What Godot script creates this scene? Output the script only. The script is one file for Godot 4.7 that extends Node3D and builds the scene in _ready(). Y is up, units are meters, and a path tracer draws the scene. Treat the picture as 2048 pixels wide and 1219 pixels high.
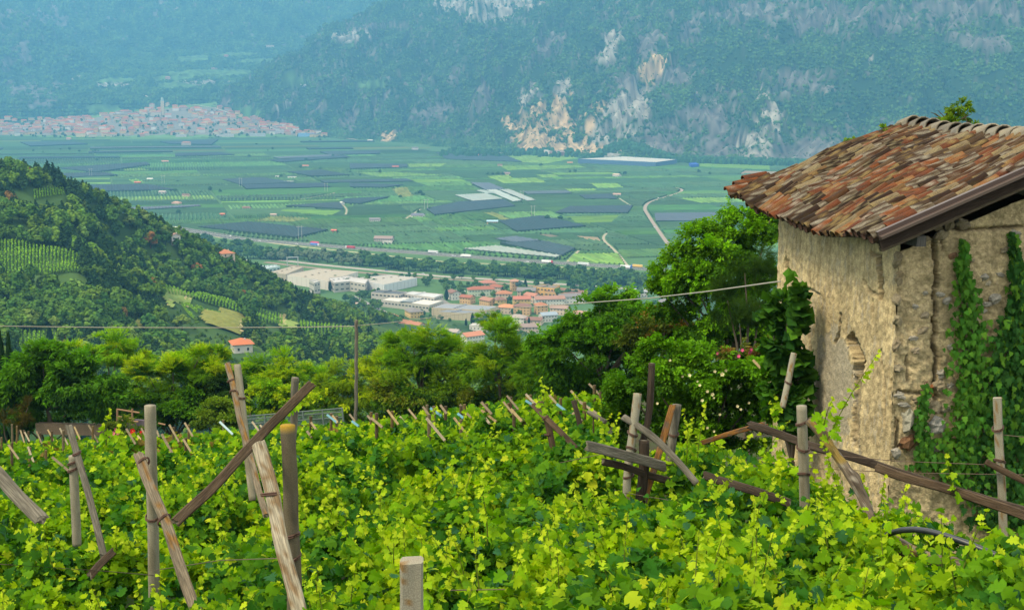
extends Node3D
# A hillside vineyard and an old stone house above a wide valley of orchards, with a town and mountains in the haze.

const FOCAL := 2813.0
const EYE := Vector3(0, 250, 0)
const TILT := 0.16469

var mats := {}
var noise_a := FastNoiseLite.new()
var noise_b := FastNoiseLite.new()
var noise_c := FastNoiseLite.new()
var noise_d := FastNoiseLite.new()
var rng := RandomNumberGenerator.new()
var used := {}


class Geo:
	var v := PackedVector3Array()
	var c := PackedColorArray()
	var i := PackedInt32Array()

	func vert(p: Vector3, col := Color.WHITE) -> int:
		v.append(p)
		c.append(col)
		return v.size() - 1

	func tri(a: Vector3, b: Vector3, d: Vector3, col := Color.WHITE) -> void:
		var n := v.size()
		v.append(a); v.append(b); v.append(d)
		c.append(col); c.append(col); c.append(col)
		i.append(n); i.append(n + 1); i.append(n + 2)

	func quad(a: Vector3, b: Vector3, d: Vector3, e: Vector3, col := Color.WHITE) -> void:
		var n := v.size()
		v.append(a); v.append(b); v.append(d); v.append(e)
		c.append(col); c.append(col); c.append(col); c.append(col)
		i.append_array([n, n + 1, n + 2, n, n + 2, n + 3])

	func box(xf: Transform3D, size: Vector3, col := Color.WHITE) -> void:
		var h := size * 0.5
		var p := []
		for k in 8:
			p.append(xf * Vector3(h.x if k & 1 else -h.x, h.y if k & 2 else -h.y, h.z if k & 4 else -h.z))
		quad(p[0], p[2], p[3], p[1], col); quad(p[5], p[7], p[6], p[4], col)
		quad(p[4], p[6], p[2], p[0], col); quad(p[1], p[3], p[7], p[5], col)
		quad(p[2], p[6], p[7], p[3], col); quad(p[4], p[0], p[1], p[5], col)

	func at_box(center: Vector3, size: Vector3, col := Color.WHITE, turn := 0.0) -> void:
		box(Transform3D(Basis(Vector3.UP, turn), center), size, col)

	func tube(pts: Array, radii: Array, sides: int, col := Color.WHITE, caps := true) -> void:
		var start := v.size()
		for k in pts.size():
			var t: Vector3 = (pts[mini(k + 1, pts.size() - 1)] - pts[maxi(k - 1, 0)]).normalized()
			var s := t.cross(Vector3.RIGHT if absf(t.x) < 0.8 else Vector3.FORWARD).normalized()
			var w := s.cross(t)
			for q in sides:
				var a := TAU * q / sides
				vert(pts[k] + (s * cos(a) + w * sin(a)) * radii[k], col)
		for k in pts.size() - 1:
			for q in sides:
				var a := start + k * sides + q
				var b := start + k * sides + (q + 1) % sides
				i.append_array([a, a + sides, b, b, a + sides, b + sides])
		if caps:
			for e in [0, pts.size() - 1]:
				var m := vert(pts[e], col)
				for q in sides:
					var a: int = start + e * sides + q
					var b: int = start + e * sides + (q + 1) % sides
					if e == 0:
						i.append_array([m, a, b])
					else:
						i.append_array([m, b, a])

	func add(o: Geo, xf: Transform3D, tint := Color.WHITE) -> void:
		var n := v.size()
		for k in o.v.size():
			v.append(xf * o.v[k])
			c.append(o.c[k] * tint)
		for k in o.i:
			i.append(k + n)

	func mesh(smooth := false, m: Material = null) -> ArrayMesh:
		var arr := []
		arr.resize(Mesh.ARRAY_MAX)
		arr[Mesh.ARRAY_VERTEX] = v
		arr[Mesh.ARRAY_COLOR] = c
		arr[Mesh.ARRAY_INDEX] = i
		if smooth:
			var n := PackedVector3Array()
			n.resize(v.size())
			for k in range(0, i.size(), 3):
				var a := v[i[k]]
				var f := (v[i[k + 2]] - a).cross(v[i[k + 1]] - a)
				n[i[k]] += f; n[i[k + 1]] += f; n[i[k + 2]] += f
			for k in n.size():
				n[k] = n[k].normalized() if n[k].length_squared() > 1e-16 else Vector3.UP
			arr[Mesh.ARRAY_NORMAL] = n
		var out := ArrayMesh.new()
		out.add_surface_from_arrays(Mesh.PRIMITIVE_TRIANGLES, arr)
		if m:
			out.surface_set_material(0, m)
		return out


# ---------------------------------------------------------------- helpers

func ray(px: float, py: float) -> Vector3:
	var x := (px - 1024.0) / FOCAL
	var y := (609.5 - py) / FOCAL
	return Vector3(x, y * cos(TILT) - sin(TILT), -y * sin(TILT) - cos(TILT))

func at(px: float, py: float, d: float) -> Vector3:
	var r := ray(px, py)
	return EYE + r * (d / -r.z)

func on_level(px: float, py: float, h := 0.0) -> Vector3:
	var r := ray(px, py)
	return EYE + r * ((h - EYE.y) / r.y)

func numbered(called: String) -> String:
	used[called] = used.get(called, -1) + 1
	return called if used[called] == 0 else "%s_%03d" % [called, used[called]]

func tag(o: Node3D, label: String, category := "", group := "", kind := "") -> Node3D:
	if label: o.set_meta("label", label)
	if category: o.set_meta("category", category)
	if group: o.set_meta("group", group)
	if kind: o.set_meta("kind", kind)
	return o

func obj(called: String, m: Mesh, material: Material, parent: Node = null, xf := Transform3D()) -> MeshInstance3D:
	var o := MeshInstance3D.new()
	o.mesh = m
	o.transform = xf
	if material:
		o.material_override = material
	if parent:
		o.name = called
		parent.add_child(o, true)
	else:
		o.name = numbered(called)
		add_child(o)
	return o

func thing(called: String, xf: Transform3D, label: String, category: String, group := "") -> Node3D:
	var o := Node3D.new()
	o.name = numbered(called)
	o.transform = xf
	add_child(o)
	tag(o, label, category, group)
	return o

func dup(o: Node3D, xf: Transform3D, label := "", group := "") -> Node3D:
	var r: Node3D = o.duplicate()
	r.name = numbered(str(o.name).rstrip("0123456789").trim_suffix("_"))
	r.transform = xf
	add_child(r)
	if label: r.set_meta("label", label)
	if group: r.set_meta("group", group)
	return r

func scatter(called: String, m: Mesh, material: Material, xfs: Array, cols: Array, parent: Node = null) -> MultiMeshInstance3D:
	var mm := MultiMesh.new()
	mm.transform_format = MultiMesh.TRANSFORM_3D
	mm.use_colors = true
	mm.mesh = m
	mm.instance_count = xfs.size()
	for k in xfs.size():
		mm.set_instance_transform(k, xfs[k])
		mm.set_instance_color(k, cols[k])
	var o := MultiMeshInstance3D.new()
	o.multimesh = mm
	o.material_override = material
	o.set_meta("kind", "stuff")
	if parent:
		o.name = called
		parent.add_child(o, true)
	else:
		o.name = numbered(called)
		add_child(o)
	return o

func mat(rough := 0.9, specular := 0.3, back := Color.BLACK) -> StandardMaterial3D:
	var m := StandardMaterial3D.new()
	m.vertex_color_use_as_albedo = true
	m.roughness = rough
	m.metallic_specular = specular
	if back != Color.BLACK:
		m.backlight_enabled = true
		m.backlight = back
	return m

func stand(p: Vector3, turn := 0.0, s := 1.0) -> Transform3D:
	return Transform3D(Basis(Vector3.UP, turn).scaled(Vector3.ONE * s), p)

func rnd(a: float, b: float) -> float:
	return rng.randf_range(a, b)

func grey(x: float) -> Color:
	return Color(x, x, x)

func vary(col: Color, amount: float) -> Color:
	var k := 1.0 + rnd(-amount, amount)
	return Color(col.r * k * (1.0 + rnd(-amount, amount) * 0.4), col.g * k, col.b * k * (1.0 + rnd(-amount, amount) * 0.4))

func inside(p: Vector2, poly: PackedVector2Array) -> bool:
	return Geometry2D.is_point_in_polygon(p, poly)

func flat(p: Vector3) -> Vector2:
	return Vector2(p.x, -p.z)

func curve_y(pts: Array, x: float) -> float:
	if x <= pts[0][0]: return pts[0][1]
	for k in pts.size() - 1:
		if x <= pts[k + 1][0]:
			return lerpf(pts[k][1], pts[k + 1][1], (x - pts[k][0]) / (pts[k + 1][0] - pts[k][0]))
	return pts[-1][1]


func _ready() -> void:
	var cam := Camera3D.new()
	cam.name = "camera"
	cam.fov = rad_to_deg(2.0 * atan(609.5 / FOCAL))
	cam.position = EYE
	cam.rotation.x = -TILT
	cam.near = 0.3
	cam.far = 20000.0
	add_child(cam)
	cam.current = true
	var e := Environment.new()
	e.background_mode = Environment.BG_SKY
	var sm := ProceduralSkyMaterial.new()
	sm.sky_top_color = Color(0.85, 0.84, 0.80)
	sm.sky_horizon_color = Color(0.88, 0.88, 0.84)
	sm.sky_curve = 0.3
	sm.ground_bottom_color = Color(0.35, 0.40, 0.32)
	sm.ground_horizon_color = Color(0.7, 0.74, 0.76)
	sm.sun_angle_max = 1.0
	e.sky = Sky.new()
	e.sky.sky_material = sm
	e.tonemap_mode = Environment.TONE_MAPPER_LINEAR
	e.tonemap_exposure = 2.85
	e.fog_enabled = true
	e.fog_density = 0.000112
	e.fog_light_color = Color(0.47, 0.78, 1.0)
	e.sdfgi_enabled = true
	e.ssao_enabled = true
	e.ssil_enabled = true
	var we := WorldEnvironment.new()
	we.name = "environment"
	we.environment = e
	add_child(we)
	var sun := DirectionalLight3D.new()
	sun.name = "sun"
	sun.light_energy = 0.5
	sun.light_angular_distance = 14.0
	sun.light_color = Color(1.0, 0.93, 0.80)
	sun.shadow_enabled = true
	sun.look_at_from_position(Vector3(-0.55, 0.85, 0.35), Vector3.ZERO)
	add_child(sun)

	noise_a.seed = 11; noise_a.noise_type = FastNoiseLite.TYPE_SIMPLEX; noise_a.frequency = 1.0; noise_a.fractal_type = FastNoiseLite.FRACTAL_FBM; noise_a.fractal_octaves = 4
	noise_b.seed = 23; noise_b.noise_type = FastNoiseLite.TYPE_SIMPLEX; noise_b.frequency = 1.0; noise_b.fractal_type = FastNoiseLite.FRACTAL_RIDGED; noise_b.fractal_octaves = 4
	noise_c.seed = 37; noise_c.noise_type = FastNoiseLite.TYPE_SIMPLEX; noise_c.frequency = 1.0; noise_c.fractal_type = FastNoiseLite.FRACTAL_NONE
	noise_d.seed = 41; noise_d.noise_type = FastNoiseLite.TYPE_CELLULAR; noise_d.frequency = 1.0; noise_d.fractal_type = FastNoiseLite.FRACTAL_NONE
	rng.seed = 20240611
	build_materials()
	build_mountains()
	build_hill_ground()
	build_fields()
	build_roads()
	build_town()
	build_village()
	build_hill_cover()
	build_valley_trees()
	build_near_ground()
	build_house()
	build_garden_trees()
	build_vineyard()
	build_posts()
	build_vine_canopy()

func build_materials() -> void:
	mats.ground = mat(0.95, 0.15)
	mats.rock = mat(0.9, 0.2)
	mats.far_leaf = mat(0.9, 0.12)
	mats.leaf = mat(0.7, 0.12, Color(0.85, 0.92, 0.20))
	mats.tree_leaf = mat(0.7, 0.12, Color(0.80, 0.88, 0.20))
	mats.bark = mat(0.92, 0.2)
	mats.wall = mat(0.92, 0.25)
	mats.roof = mat(0.85, 0.3)
	mats.metal = mat(0.45, 0.5)
	mats.paint = mat(0.4, 0.5)
	mats.asphalt = mat(0.9, 0.3)
	mats.wire = mat(0.6, 0.4)
	mats.glass = mat(0.12, 0.6)

# ---------------------------------------------------------------- mountains

var near_foot := PackedVector2Array([Vector2(-1750, 7700), Vector2(-1430, 6120), Vector2(-1020, 5720), Vector2(-620, 5330), Vector2(-250, 4830), Vector2(60, 4330), Vector2(360, 4150), Vector2(640, 3790), Vector2(1261, 3500), Vector2(2700, 3050)])
var far_foot := PackedVector2Array([Vector2(-4400, 5900), Vector2(-2900, 6350), Vector2(-2350, 6650), Vector2(-1900, 6800), Vector2(-1700, 7200), Vector2(-1750, 7900), Vector2(-1900, 8700), Vector2(-2400, 9500)])
var near_poly: PackedVector2Array
var far_poly: PackedVector2Array
var marks := []
var town_ground := PackedVector2Array()
const TOWN_TOP := [[-40, 243], [0, 239], [60, 238], [100, 239], [150, 237], [200, 232], [260, 222], [300, 219], [345, 214], [390, 212], [430, 213], [470, 224], [520, 240], [560, 249], [600, 257], [640, 264], [690, 274]]
const TOWN_LOW := [[-40, 272], [0, 272], [100, 272], [180, 274], [260, 273], [330, 271], [420, 272], [500, 270], [560, 270], [640, 274], [690, 277]]
const RISE := [[0, 0], [60, 22], [200, 112], [450, 275], [700, 425], [1200, 690], [2000, 1000], [4000, 1500]]

func foot_distance(q: Vector2, line: PackedVector2Array, poly: PackedVector2Array) -> Vector2:
	var best := 1e12
	var s := 0.0
	var along := 0.0
	for k in line.size() - 1:
		var a := line[k]
		var b := line[k + 1]
		var p := Geometry2D.get_closest_point_to_segment(q, a, b)
		var e := p.distance_squared_to(q)
		if e < best:
			best = e
			along = s + p.distance_to(a)
		s += a.distance_to(b)
	best = sqrt(best)
	return Vector2(best if Geometry2D.is_point_in_polygon(q, poly) else -best, along)

func near_height(q: Vector2) -> float:
	var f := foot_distance(q, near_foot, near_poly)
	var t := f.x + 40.0 * noise_c.get_noise_2d(q.x * 0.004, q.y * 0.004)
	if t < -80.0: return -30.0
	if t <= 0.0: return t * 0.35
	var h := curve_y(RISE, t)
	var k := clampf(t / 160.0, 0.0, 1.0)
	var w := q + Vector2(noise_c.get_noise_2d(q.x * 0.006, q.y * 0.006), noise_c.get_noise_2d(q.y * 0.006, 7.0 + q.x * 0.006)) * 60.0
	h += k * (52.0 * noise_b.get_noise_2d(w.x * 0.0021 + w.y * 0.0006, w.y * 0.0012) + 44.0 * noise_a.get_noise_2d(w.x * 0.009, w.y * 0.006))
	h += k * 14.0 * noise_b.get_noise_2d(w.x * 0.016 + w.y * 0.012, w.y * 0.010 - w.x * 0.004)
	return h

func fan_height(q: Vector2) -> float:
	return maxf(0.0, 112.0 - 0.105 * q.distance_to(Vector2(-1329, 6400)))

func far_height(q: Vector2) -> float:
	var t := foot_distance(q, far_foot, far_poly).x
	var h := -30.0
	if t > 0.0:
		h = curve_y(RISE, t) * 0.95 + clampf(t / 200.0, 0.0, 1.0) * (75.0 * noise_b.get_noise_2d(q.x * 0.0016, q.y * 0.0012) + 38.0 * noise_a.get_noise_2d(q.x * 0.006, q.y * 0.006))
	var ramp := 112.0 + (q.y - 6450.0) * 0.165 + maxf(0.0, q.y - 7900.0) * 0.5 + 26.0 * noise_a.get_noise_2d(q.x * 0.004, q.y * 0.004)
	if q.y < 6450.0: ramp = 112.0 - (6450.0 - q.y) * 1.2
	h = maxf(h, ramp)
	var fan := fan_height(q)
	if fan > 0.0: h = maxf(h, fan)
	return h

func land_height(q: Vector2) -> float:
	return maxf(0.0, maxf(near_height(q), far_height(q) if q.y > 5000.0 else 0.0))

func hit(px: float, py: float, from := 3300.0) -> Vector3:
	var r := ray(px, py)
	r /= -r.z
	var d := from
	while d < 11500.0:
		var p := EYE + r * d
		if land_height(Vector2(p.x, d)) >= p.y:
			var lo := d - 30.0
			for k in 6:
				var m := (lo + d) * 0.5
				p = EYE + r * m
				if land_height(Vector2(p.x, m)) >= p.y: d = m
				else: lo = m
			break
		d += 30.0
	return EYE + r * d

func mark(q: Vector3) -> Vector2:
	var best := 0.0
	var kind := -1.0
	for m in marks:
		var dy: float = (q.y - m[0].y)
		if absf(dy) > m[2] * 1.4: continue
		var dx: float = (q.x - m[0].x - dy * m[3])
		if absf(dx) > m[1] * 1.4: continue
		var w: float = 1.0 - (dx * dx / (m[1] * m[1]) + dy * dy / (m[2] * m[2])) * 0.5
		if w > best:
			best = w
			kind = m[4]
	return Vector2(best, kind)

const ROCKS := [Color(0.115, 0.11, 0.10), Color(0.36, 0.26, 0.145), Color(0.25, 0.235, 0.20), Color(0.075, 0.15, 0.045)]

func build_mountains() -> void:
	near_poly = near_foot.duplicate()
	near_poly.append_array([Vector2(6000, 3000), Vector2(6000, 12000), Vector2(-1750, 12000)])
	far_poly = far_foot.duplicate()
	far_poly.append_array([Vector2(-2600, 12500), Vector2(-8000, 12500), Vector2(-8000, 5900)])
	# rock faces (0 grey, 1 ochre, 2 pale), meadows (3): where they are seen, half width, half height in pixels, lean
	for m in [[1085, 258, 44, 36, 0.0, 1], [1118, 225, 15, 38, 0.3, 1], [1125, 180, 9, 32, 0.2, 2], [1240, 242, 34, 50, 0.75, 2], [1262, 205, 26, 26, 0.6, 2], [1200, 216, 13, 9, 0, 1], [1175, 250, 12, 16, 0, 1], [1150, 293, 62, 9, 0, 1], [1305, 140, 26, 20, 0.3, 1], [1245, 150, 26, 26, 0, 0],
			[1225, 90, 12, 26, 0.6, 2], [1290, 95, 12, 22, 0.5, 0], [1350, 152, 34, 14, 0, 0], [1545, 235, 15, 46, 0.3, 2], [1515, 298, 46, 22, 0.4, 2], [1440, 285, 40, 32, 0.3, 0], [1610, 300, 80, 26, 0, 0], [1590, 165, 60, 22, 0.5, 0], [965, 8, 75, 24, 0, 2], [700, 72, 34, 8, 0.5, 2], [770, 52, 34, 6, 0.8, 0],
			[1560, 18, 95, 20, 0, 0], [1690, 40, 70, 26, 0.4, 0], [1920, 25, 120, 24, 0, 0], [1743, 122, 8, 6, 0, 2], [1950, 85, 30, 14, 0, 0], [910, 150, 12, 12, 0.3, 0], [865, 228, 24, 16, 0.5, 0], [1052, 192, 14, 20, 0.3, 2], [960, 205, 14, 32, 0.3, 0], [780, 272, 14, 6, 0, 1], [1015, 246, 8, 8, 0, 1], [1400, 235, 34, 22, 0.4, 0], [1330, 270, 30, 30, 0, 0],
			[1470, 200, 26, 24, 0.4, 0], [1380, 60, 16, 20, 0.5, 0], [1100, 90, 18, 26, 0.5, 0], [700, 235, 14, 12, 0.5, 0], [640, 212, 12, 10, 0.4, 0], [557, 213, 6, 5, 0, 2], [575, 207, 5, 4, 0, 2],
			[20, 22, 16, 24, 0, 0], [52, 40, 9, 14, 0, 0], [10, 120, 26, 26, 0.4, 0], [40, 172, 32, 14, -0.5, 0], [95, 180, 30, 12, 0, 0], [85, 205, 20, 8, 0, 0], [318, 16, 7, 14, 0, 0], [352, 20, 5, 5, 0, 2], [45, 90, 12, 10, 0.4, 0], [155, 155, 10, 3, 0, 2], [225, 170, 30, 3, 0, 2], [455, 195, 8, 12, 0.6, 0],
			[385, 116, 22, 5, 0, 3], [430, 145, 60, 5, 0, 3], [350, 156, 30, 4, 0, 3], [520, 122, 34, 4, 0, 3], [480, 108, 26, 3, 0, 3], [350, 170, 30, 5, 0, 3], [240, 160, 26, 4, 0, 3], [585, 160, 18, 6, 0, 3], [735, 168, 30, 5, 0, 3], [490, 225, 26, 8, 0.3, 3], [210, 218, 30, 4, 0, 3], [420, 165, 50, 4, 0, 2]]:
		var p := hit(m[0], m[1])
		var s := -p.z / FOCAL
		marks.append([p, m[2] * s * 1.25, m[3] * s * 1.25, m[4], float(m[5])])
	for k in TOWN_TOP: town_ground.append(flat(hit(k[0], k[1] + 2, 4600.0)))
	for k in range(TOWN_LOW.size() - 1, -1, -1): town_ground.append(flat(hit(TOWN_LOW[k][0], TOWN_LOW[k][1] - 2, 4600.0)))
	land("mountain_slope", 7.5, Rect2(-1750, 3350, 3700, 3600), true)
	land("far_mountain_slope", 14.0, Rect2(-3900, 5200, 4500, 4900), false)

func land(called: String, step: float, area: Rect2, is_near: bool) -> void:
	var g := Geo.new()
	var nx := int(area.size.x / step)
	var ny := int(area.size.y / step)
	var ids := PackedInt32Array()
	ids.resize((nx + 1) * (ny + 1))
	ids.fill(-1)
	var lists := [[], [], []]
	var tints := [[], [], []]
	var soil := Color(0.026, 0.058, 0.022)
	for b in ny + 1:
		var d := area.position.y + b * step
		var half := d * 0.40 + 60.0
		for a in nx + 1:
			var x := area.position.x + a * step
			if absf(x) > half: continue
			var q := Vector2(x, d)
			var h := near_height(q) if is_near else far_height(q)
			if h < -20.0 or h > 250.0 + d * 0.085: continue
			var p := Vector3(x, h, -d)
			var m := mark(p)
			var n := 0.75 * noise_a.get_noise_3d(x * 0.011 + d * 0.004, h * 0.008, d * 0.003) + 0.30 * noise_c.get_noise_2d(x * 0.03 - h * 0.03, h * 0.012 + x * 0.01) + 0.52 * noise_c.get_noise_3d(x * 0.10 - h * 0.08, h * 0.04 + x * 0.02, d * 0.03)
			var rocky := 0.50 * m.x + n * 0.66 if m.y >= 0.0 and m.y < 3.0 else n * 0.60
			if is_near:
				rocky += 0.09 * clampf((h - 330.0) / 120.0, 0.0, 1.0) * (1.0 if x > 250.0 else 0.4) + 0.06 * clampf((260.0 - h) / 200.0, 0.0, 1.0)
				if x > 600.0 and h > 130.0 and h < 330.0: rocky -= 0.14
				if h < 14.0 and m.y < 1.0: rocky -= 0.3
			else:
				rocky -= 0.08
			var col := soil
			var bare := false
			if m.y == 3.0 and m.x > 0.3 - n * 0.3:
				col = ROCKS[3] * (0.9 + 0.5 * noise_c.get_noise_2d(x * 0.02, d * 0.02))
				bare = true
			elif rocky > 0.25:
				var shade := 0.92 + 0.42 * noise_c.get_noise_2d(x * 0.11 - h * 0.10, (x + h) * 0.014) + 0.75 * noise_a.get_noise_3d(x * 0.045 - h * 0.045, h * 0.014 + x * 0.01, d * 0.02)
				col = ROCKS[int(m.y)] if m.y >= 0.0 and m.x > 0.25 else ROCKS[0]
				col = (col * shade).lerp(soil, clampf((0.42 - rocky) / 0.17, 0.0, 1.0) * 0.8)
				bare = true
				p.y += 5.0 * noise_b.get_noise_3d(x * 0.035 + h * 0.03, h * 0.02, d * 0.02)
			elif not is_near and h < fan_height(q) + 1.0:
				col = Color(0.10, 0.19, 0.05) if not inside(q, town_ground) else Color(0.17, 0.16, 0.13)
				bare = true
			col.a = 1.0
			ids[b * (nx + 1) + a] = g.vert(p, col)
			var meadow := m.y == 3.0 and bare or not is_near and bare and rocky <= 0.25
			if not meadow and h > -8.0:
				for k in 2:
					if bare and rng.randf() < (0.30 if rocky < 0.36 else 0.66 if rocky < 0.55 else 0.9): continue
					var e := Vector3(x + rnd(-0.5, 0.5) * step, h + rnd(-0.8, 1.0), -d + rnd(-0.5, 0.5) * step)
					var r := rnd(0.36, 0.62) * step * (0.5 if bare else 1.0)
					var which := rng.randi() % 3
					lists[which].append(Transform3D(Basis(Vector3.UP, rnd(0, TAU)).scaled(Vector3(r, r * rnd(0.8, 1.35), r)), e))
					var f := 0.45 + 0.4 * noise_a.get_noise_2d(x * 0.006, d * 0.006) + 0.5 * noise_b.get_noise_2d(x * 0.006 + h * 0.004, h * 0.003 - x * 0.001)
					tints[which].append(vary(Color(0.018, 0.055, 0.018).lerp(Color(0.075, 0.150, 0.030), clampf(f + rnd(-0.35, 0.35), 0, 1)), 0.3))
	for b in ny:
		for a in nx:
			var k := b * (nx + 1) + a
			var p0 := ids[k]; var p1 := ids[k + 1]; var p2 := ids[k + nx + 1]; var p3 := ids[k + nx + 2]
			if p0 >= 0 and p1 >= 0 and p2 >= 0: g.i.append_array([p0, p1, p2])
			if p1 >= 0 and p2 >= 0 and p3 >= 0: g.i.append_array([p1, p3, p2])
	tag(obj(called, g.mesh(true), mats.rock), "steep rocky wooded mountain across the valley" if is_near else "far blue mountain behind the town", "", "", "structure")
	for w in 3:
		tag(scatter("mountain_forest" if is_near else "far_mountain_forest", clump_mesh(w), mats.far_leaf, lists[w], tints[w]), "wood covering the mountain across the valley" if is_near else "wood covering the far mountain behind the town", "forest")

func clump_mesh(k: int) -> ArrayMesh:
	# a small lumpy crown of the far woods
	var s := SphereMesh.new()
	s.radial_segments = 6
	s.rings = 3
	s.radius = 1.0
	s.height = 2.0
	var a := s.get_mesh_arrays()
	var g := Geo.new()
	g.v = a[Mesh.ARRAY_VERTEX]
	g.i = a[Mesh.ARRAY_INDEX]
	for n in g.v.size():
		var p := g.v[n]
		var r := 1.0 + 0.42 * noise_c.get_noise_3d(p.x * 1.3 + k * 9.0, p.y * 1.3, p.z * 1.3)
		g.v[n] = Vector3(p.x * r, p.y * r * (1.0 if k else 1.3), p.z * r)
		g.c.append(Color.WHITE)
	return g.mesh(false)

# ---------------------------------------------------------------- valley floor: fields, nets, roads

const CROPS := {
	"orchard": Color(0.052, 0.122, 0.044), "bright": Color(0.135, 0.250, 0.048), "dark": Color(0.040, 0.060, 0.066), "grey": Color(0.085, 0.105, 0.125),
	"white": Color(0.27, 0.31, 0.28), "tan": Color(0.28, 0.23, 0.14), "yellow": Color(0.17, 0.21, 0.06), "green": Color(0.078, 0.172, 0.048),
}

func build_fields() -> void:
	var g := Geo.new()
	g.quad(Vector3(-6000, 0, 500), Vector3(6000, 0, 500), Vector3(6000, 0, -12000), Vector3(-6000, 0, -12000), Color(0.066, 0.130, 0.044))
	tag(obj("valley_floor", g.mesh(), mats.ground), "flat green valley floor", "", "", "structure")
	# the fields that stand out: crop, then the corners as they are seen
	var told := [
		["white", [910, 393, 972, 389.5, 1008, 400.7, 946, 405]], ["white", [952, 384, 965, 382.5, 996, 389, 975, 390]], ["white", [973, 382.8, 993, 381.8, 1044, 404, 1026, 406]], ["white", [1000, 382.3, 1019, 381.4, 1072, 403.3, 1055, 404.7]],
		["dark", [853, 419.7, 921, 406.5, 1009, 402.5, 1031, 415, 869, 432.6]], ["dark", [998, 445, 1082, 434.5, 1172, 455, 1034, 465.5]], ["dark", [1140, 416, 1266, 414, 1256, 428.5, 1110, 428.5]], ["dark", [1159, 393, 1222, 390.6, 1234, 400, 1171, 400]],
		["grey", [941, 367.4, 980, 368.6, 1010, 381, 971, 382]], ["grey", [1046, 385.7, 1134, 384, 1144, 389, 1056, 391]], ["dark", [1000, 489, 1089, 486, 1151, 500, 1124, 515]], ["white", [927, 501.7, 993, 495.5, 1122, 515.5, 1113, 519]], ["grey", [989.6, 481, 1031, 476.5, 1082, 484.5, 1031, 489]],
		["dark", [396, 457, 497, 447, 656, 462.7, 591, 478]], ["grey", [235, 419, 398, 412.5, 402, 415.4, 240, 425]], ["dark", [155, 373, 293, 371, 350, 381.5, 181, 385]], ["dark", [112, 338, 293, 326, 300, 331, 190, 346]], ["dark", [445, 361, 522, 357, 591, 368, 479, 371]], ["dark", [574, 345.5, 643, 342, 700, 352, 625, 354]],
		["dark", [320, 284, 436, 280, 422, 290, 340, 288.5]], ["dark", [350, 308, 440, 306, 470, 311, 350, 314]], ["dark", [872, 306.6, 1010, 312, 1044, 325.5, 893, 320]], ["dark", [700, 329, 814, 330.6, 814, 336, 700, 339]], ["dark", [700, 368.5, 807, 372, 769, 377, 700, 376]], ["dark", [690, 400, 779, 396, 720, 410, 680, 408]],
		["bright", [973, 353, 1017, 350, 1027, 357, 1071, 356.4, 1098, 366, 1007, 368]], ["bright", [1068, 350, 1110, 349, 1120, 355, 1085, 356]], ["bright", [1005, 312, 1154, 310, 1154, 317, 1095, 328, 1037, 325]], ["bright", [998, 332, 1156, 331, 1176, 336, 1015, 342]], ["bright", [1178, 367, 1234, 367, 1249, 376, 1195, 377]], ["bright", [1129, 378, 1190, 378, 1195, 382, 1139, 383]],
		["bright", [1132, 434.5, 1242, 431, 1222, 445.5, 1154, 448]], ["yellow", [966, 427, 988, 426, 1022, 440, 1007, 442.6]], ["yellow", [783, 377, 814, 375.5, 827, 393, 800, 396]], ["bright", [1142, 516, 1150, 508, 1236, 507, 1250, 529, 1135, 523]], ["tan", [1068, 468, 1100, 468, 1127, 474, 1100, 477]], ["tan", [1144, 470.6, 1196, 474, 1203, 482.7, 1162, 477.5]],
		["bright", [566, 419, 684, 422, 664, 432, 560, 424]], ["yellow", [507, 443, 546, 433, 625, 438, 585, 445]], ["dark", [571, 414, 680, 407, 686, 421, 640, 418]], ["bright", [1400, 322, 1540, 330, 1540, 340, 1400, 334]], ["tan", [1490, 341, 1600, 344, 1590, 352, 1480, 347]], ["grey", [1310, 430, 1480, 428, 1470, 445, 1312, 445]],
		["green", [848, 432, 905, 428, 960, 448, 880, 452]], ["dark", [110, 350, 205, 347, 235, 352, 140, 357]], ["bright", [245, 338, 285, 336, 300, 341, 250, 342]], ["bright", [252, 359, 275, 358, 292, 366, 270, 369]], ["dark", [540, 322, 690, 312, 700, 316, 560, 326]], ["grey", [545, 316, 660, 311, 690, 313, 560, 319]],
		["bright", [710, 345, 790, 344, 900, 351, 760, 355]], ["bright", [815, 328, 895, 327, 880, 334, 818, 335]], ["dark", [40, 285, 150, 285, 175, 289, 60, 293]], ["dark", [640, 305, 760, 303, 760, 308, 660, 311]]]
	var polys := []
	var lows := Rect2(-4000, 1500, 8000, 6000)
	for t in told:
		var poly := PackedVector2Array()
		for k in range(0, t[1].size(), 2):
			poly.append(flat(on_level(t[1][k], t[1][k + 1])))
		polys.append(poly)
		field(poly, t[0], 0.02)
	for t in farm_tracks():
		if t[0].begins_with("farm"):
			var w := PackedVector2Array()
			for q in track(t[3]): w.append(flat(q))
			polys.append_array(Geometry2D.offset_polyline(w, t[1] * 0.5 + 2.5))
	var band := PackedVector2Array()
	for k in 40: band.append(Vector2(-1400.0 + 60.0 * k, motorway_depth(-1400.0 + 60.0 * k) + 24.0))
	band.append(Vector2(1000, 1200)); band.append(Vector2(-1400, 1200))
	polys.append(band)
	# the rest of the plain, cut into strips of farmland
	var axis_v := Vector2(-0.27, 0.963)
	var axis_u := Vector2(0.985, 0.173)
	var cells := []
	var todo := [Rect2(-2400, -1150, 1500, 1500), Rect2(-900, -1150, 900, 1500), Rect2(0, -1150, 900, 1500), Rect2(900, -1150, 1100, 1500), Rect2(-3000, 350, 1700, 1500), Rect2(-1300, 350, 1000, 1500), Rect2(-300, 350, 900, 1500), Rect2(600, 350, 1200, 1500), Rect2(-3400, 1850, 1700, 1600), Rect2(-1700, 1850, 1300, 1600), Rect2(-400, 1850, 1400, 1600)]
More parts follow.
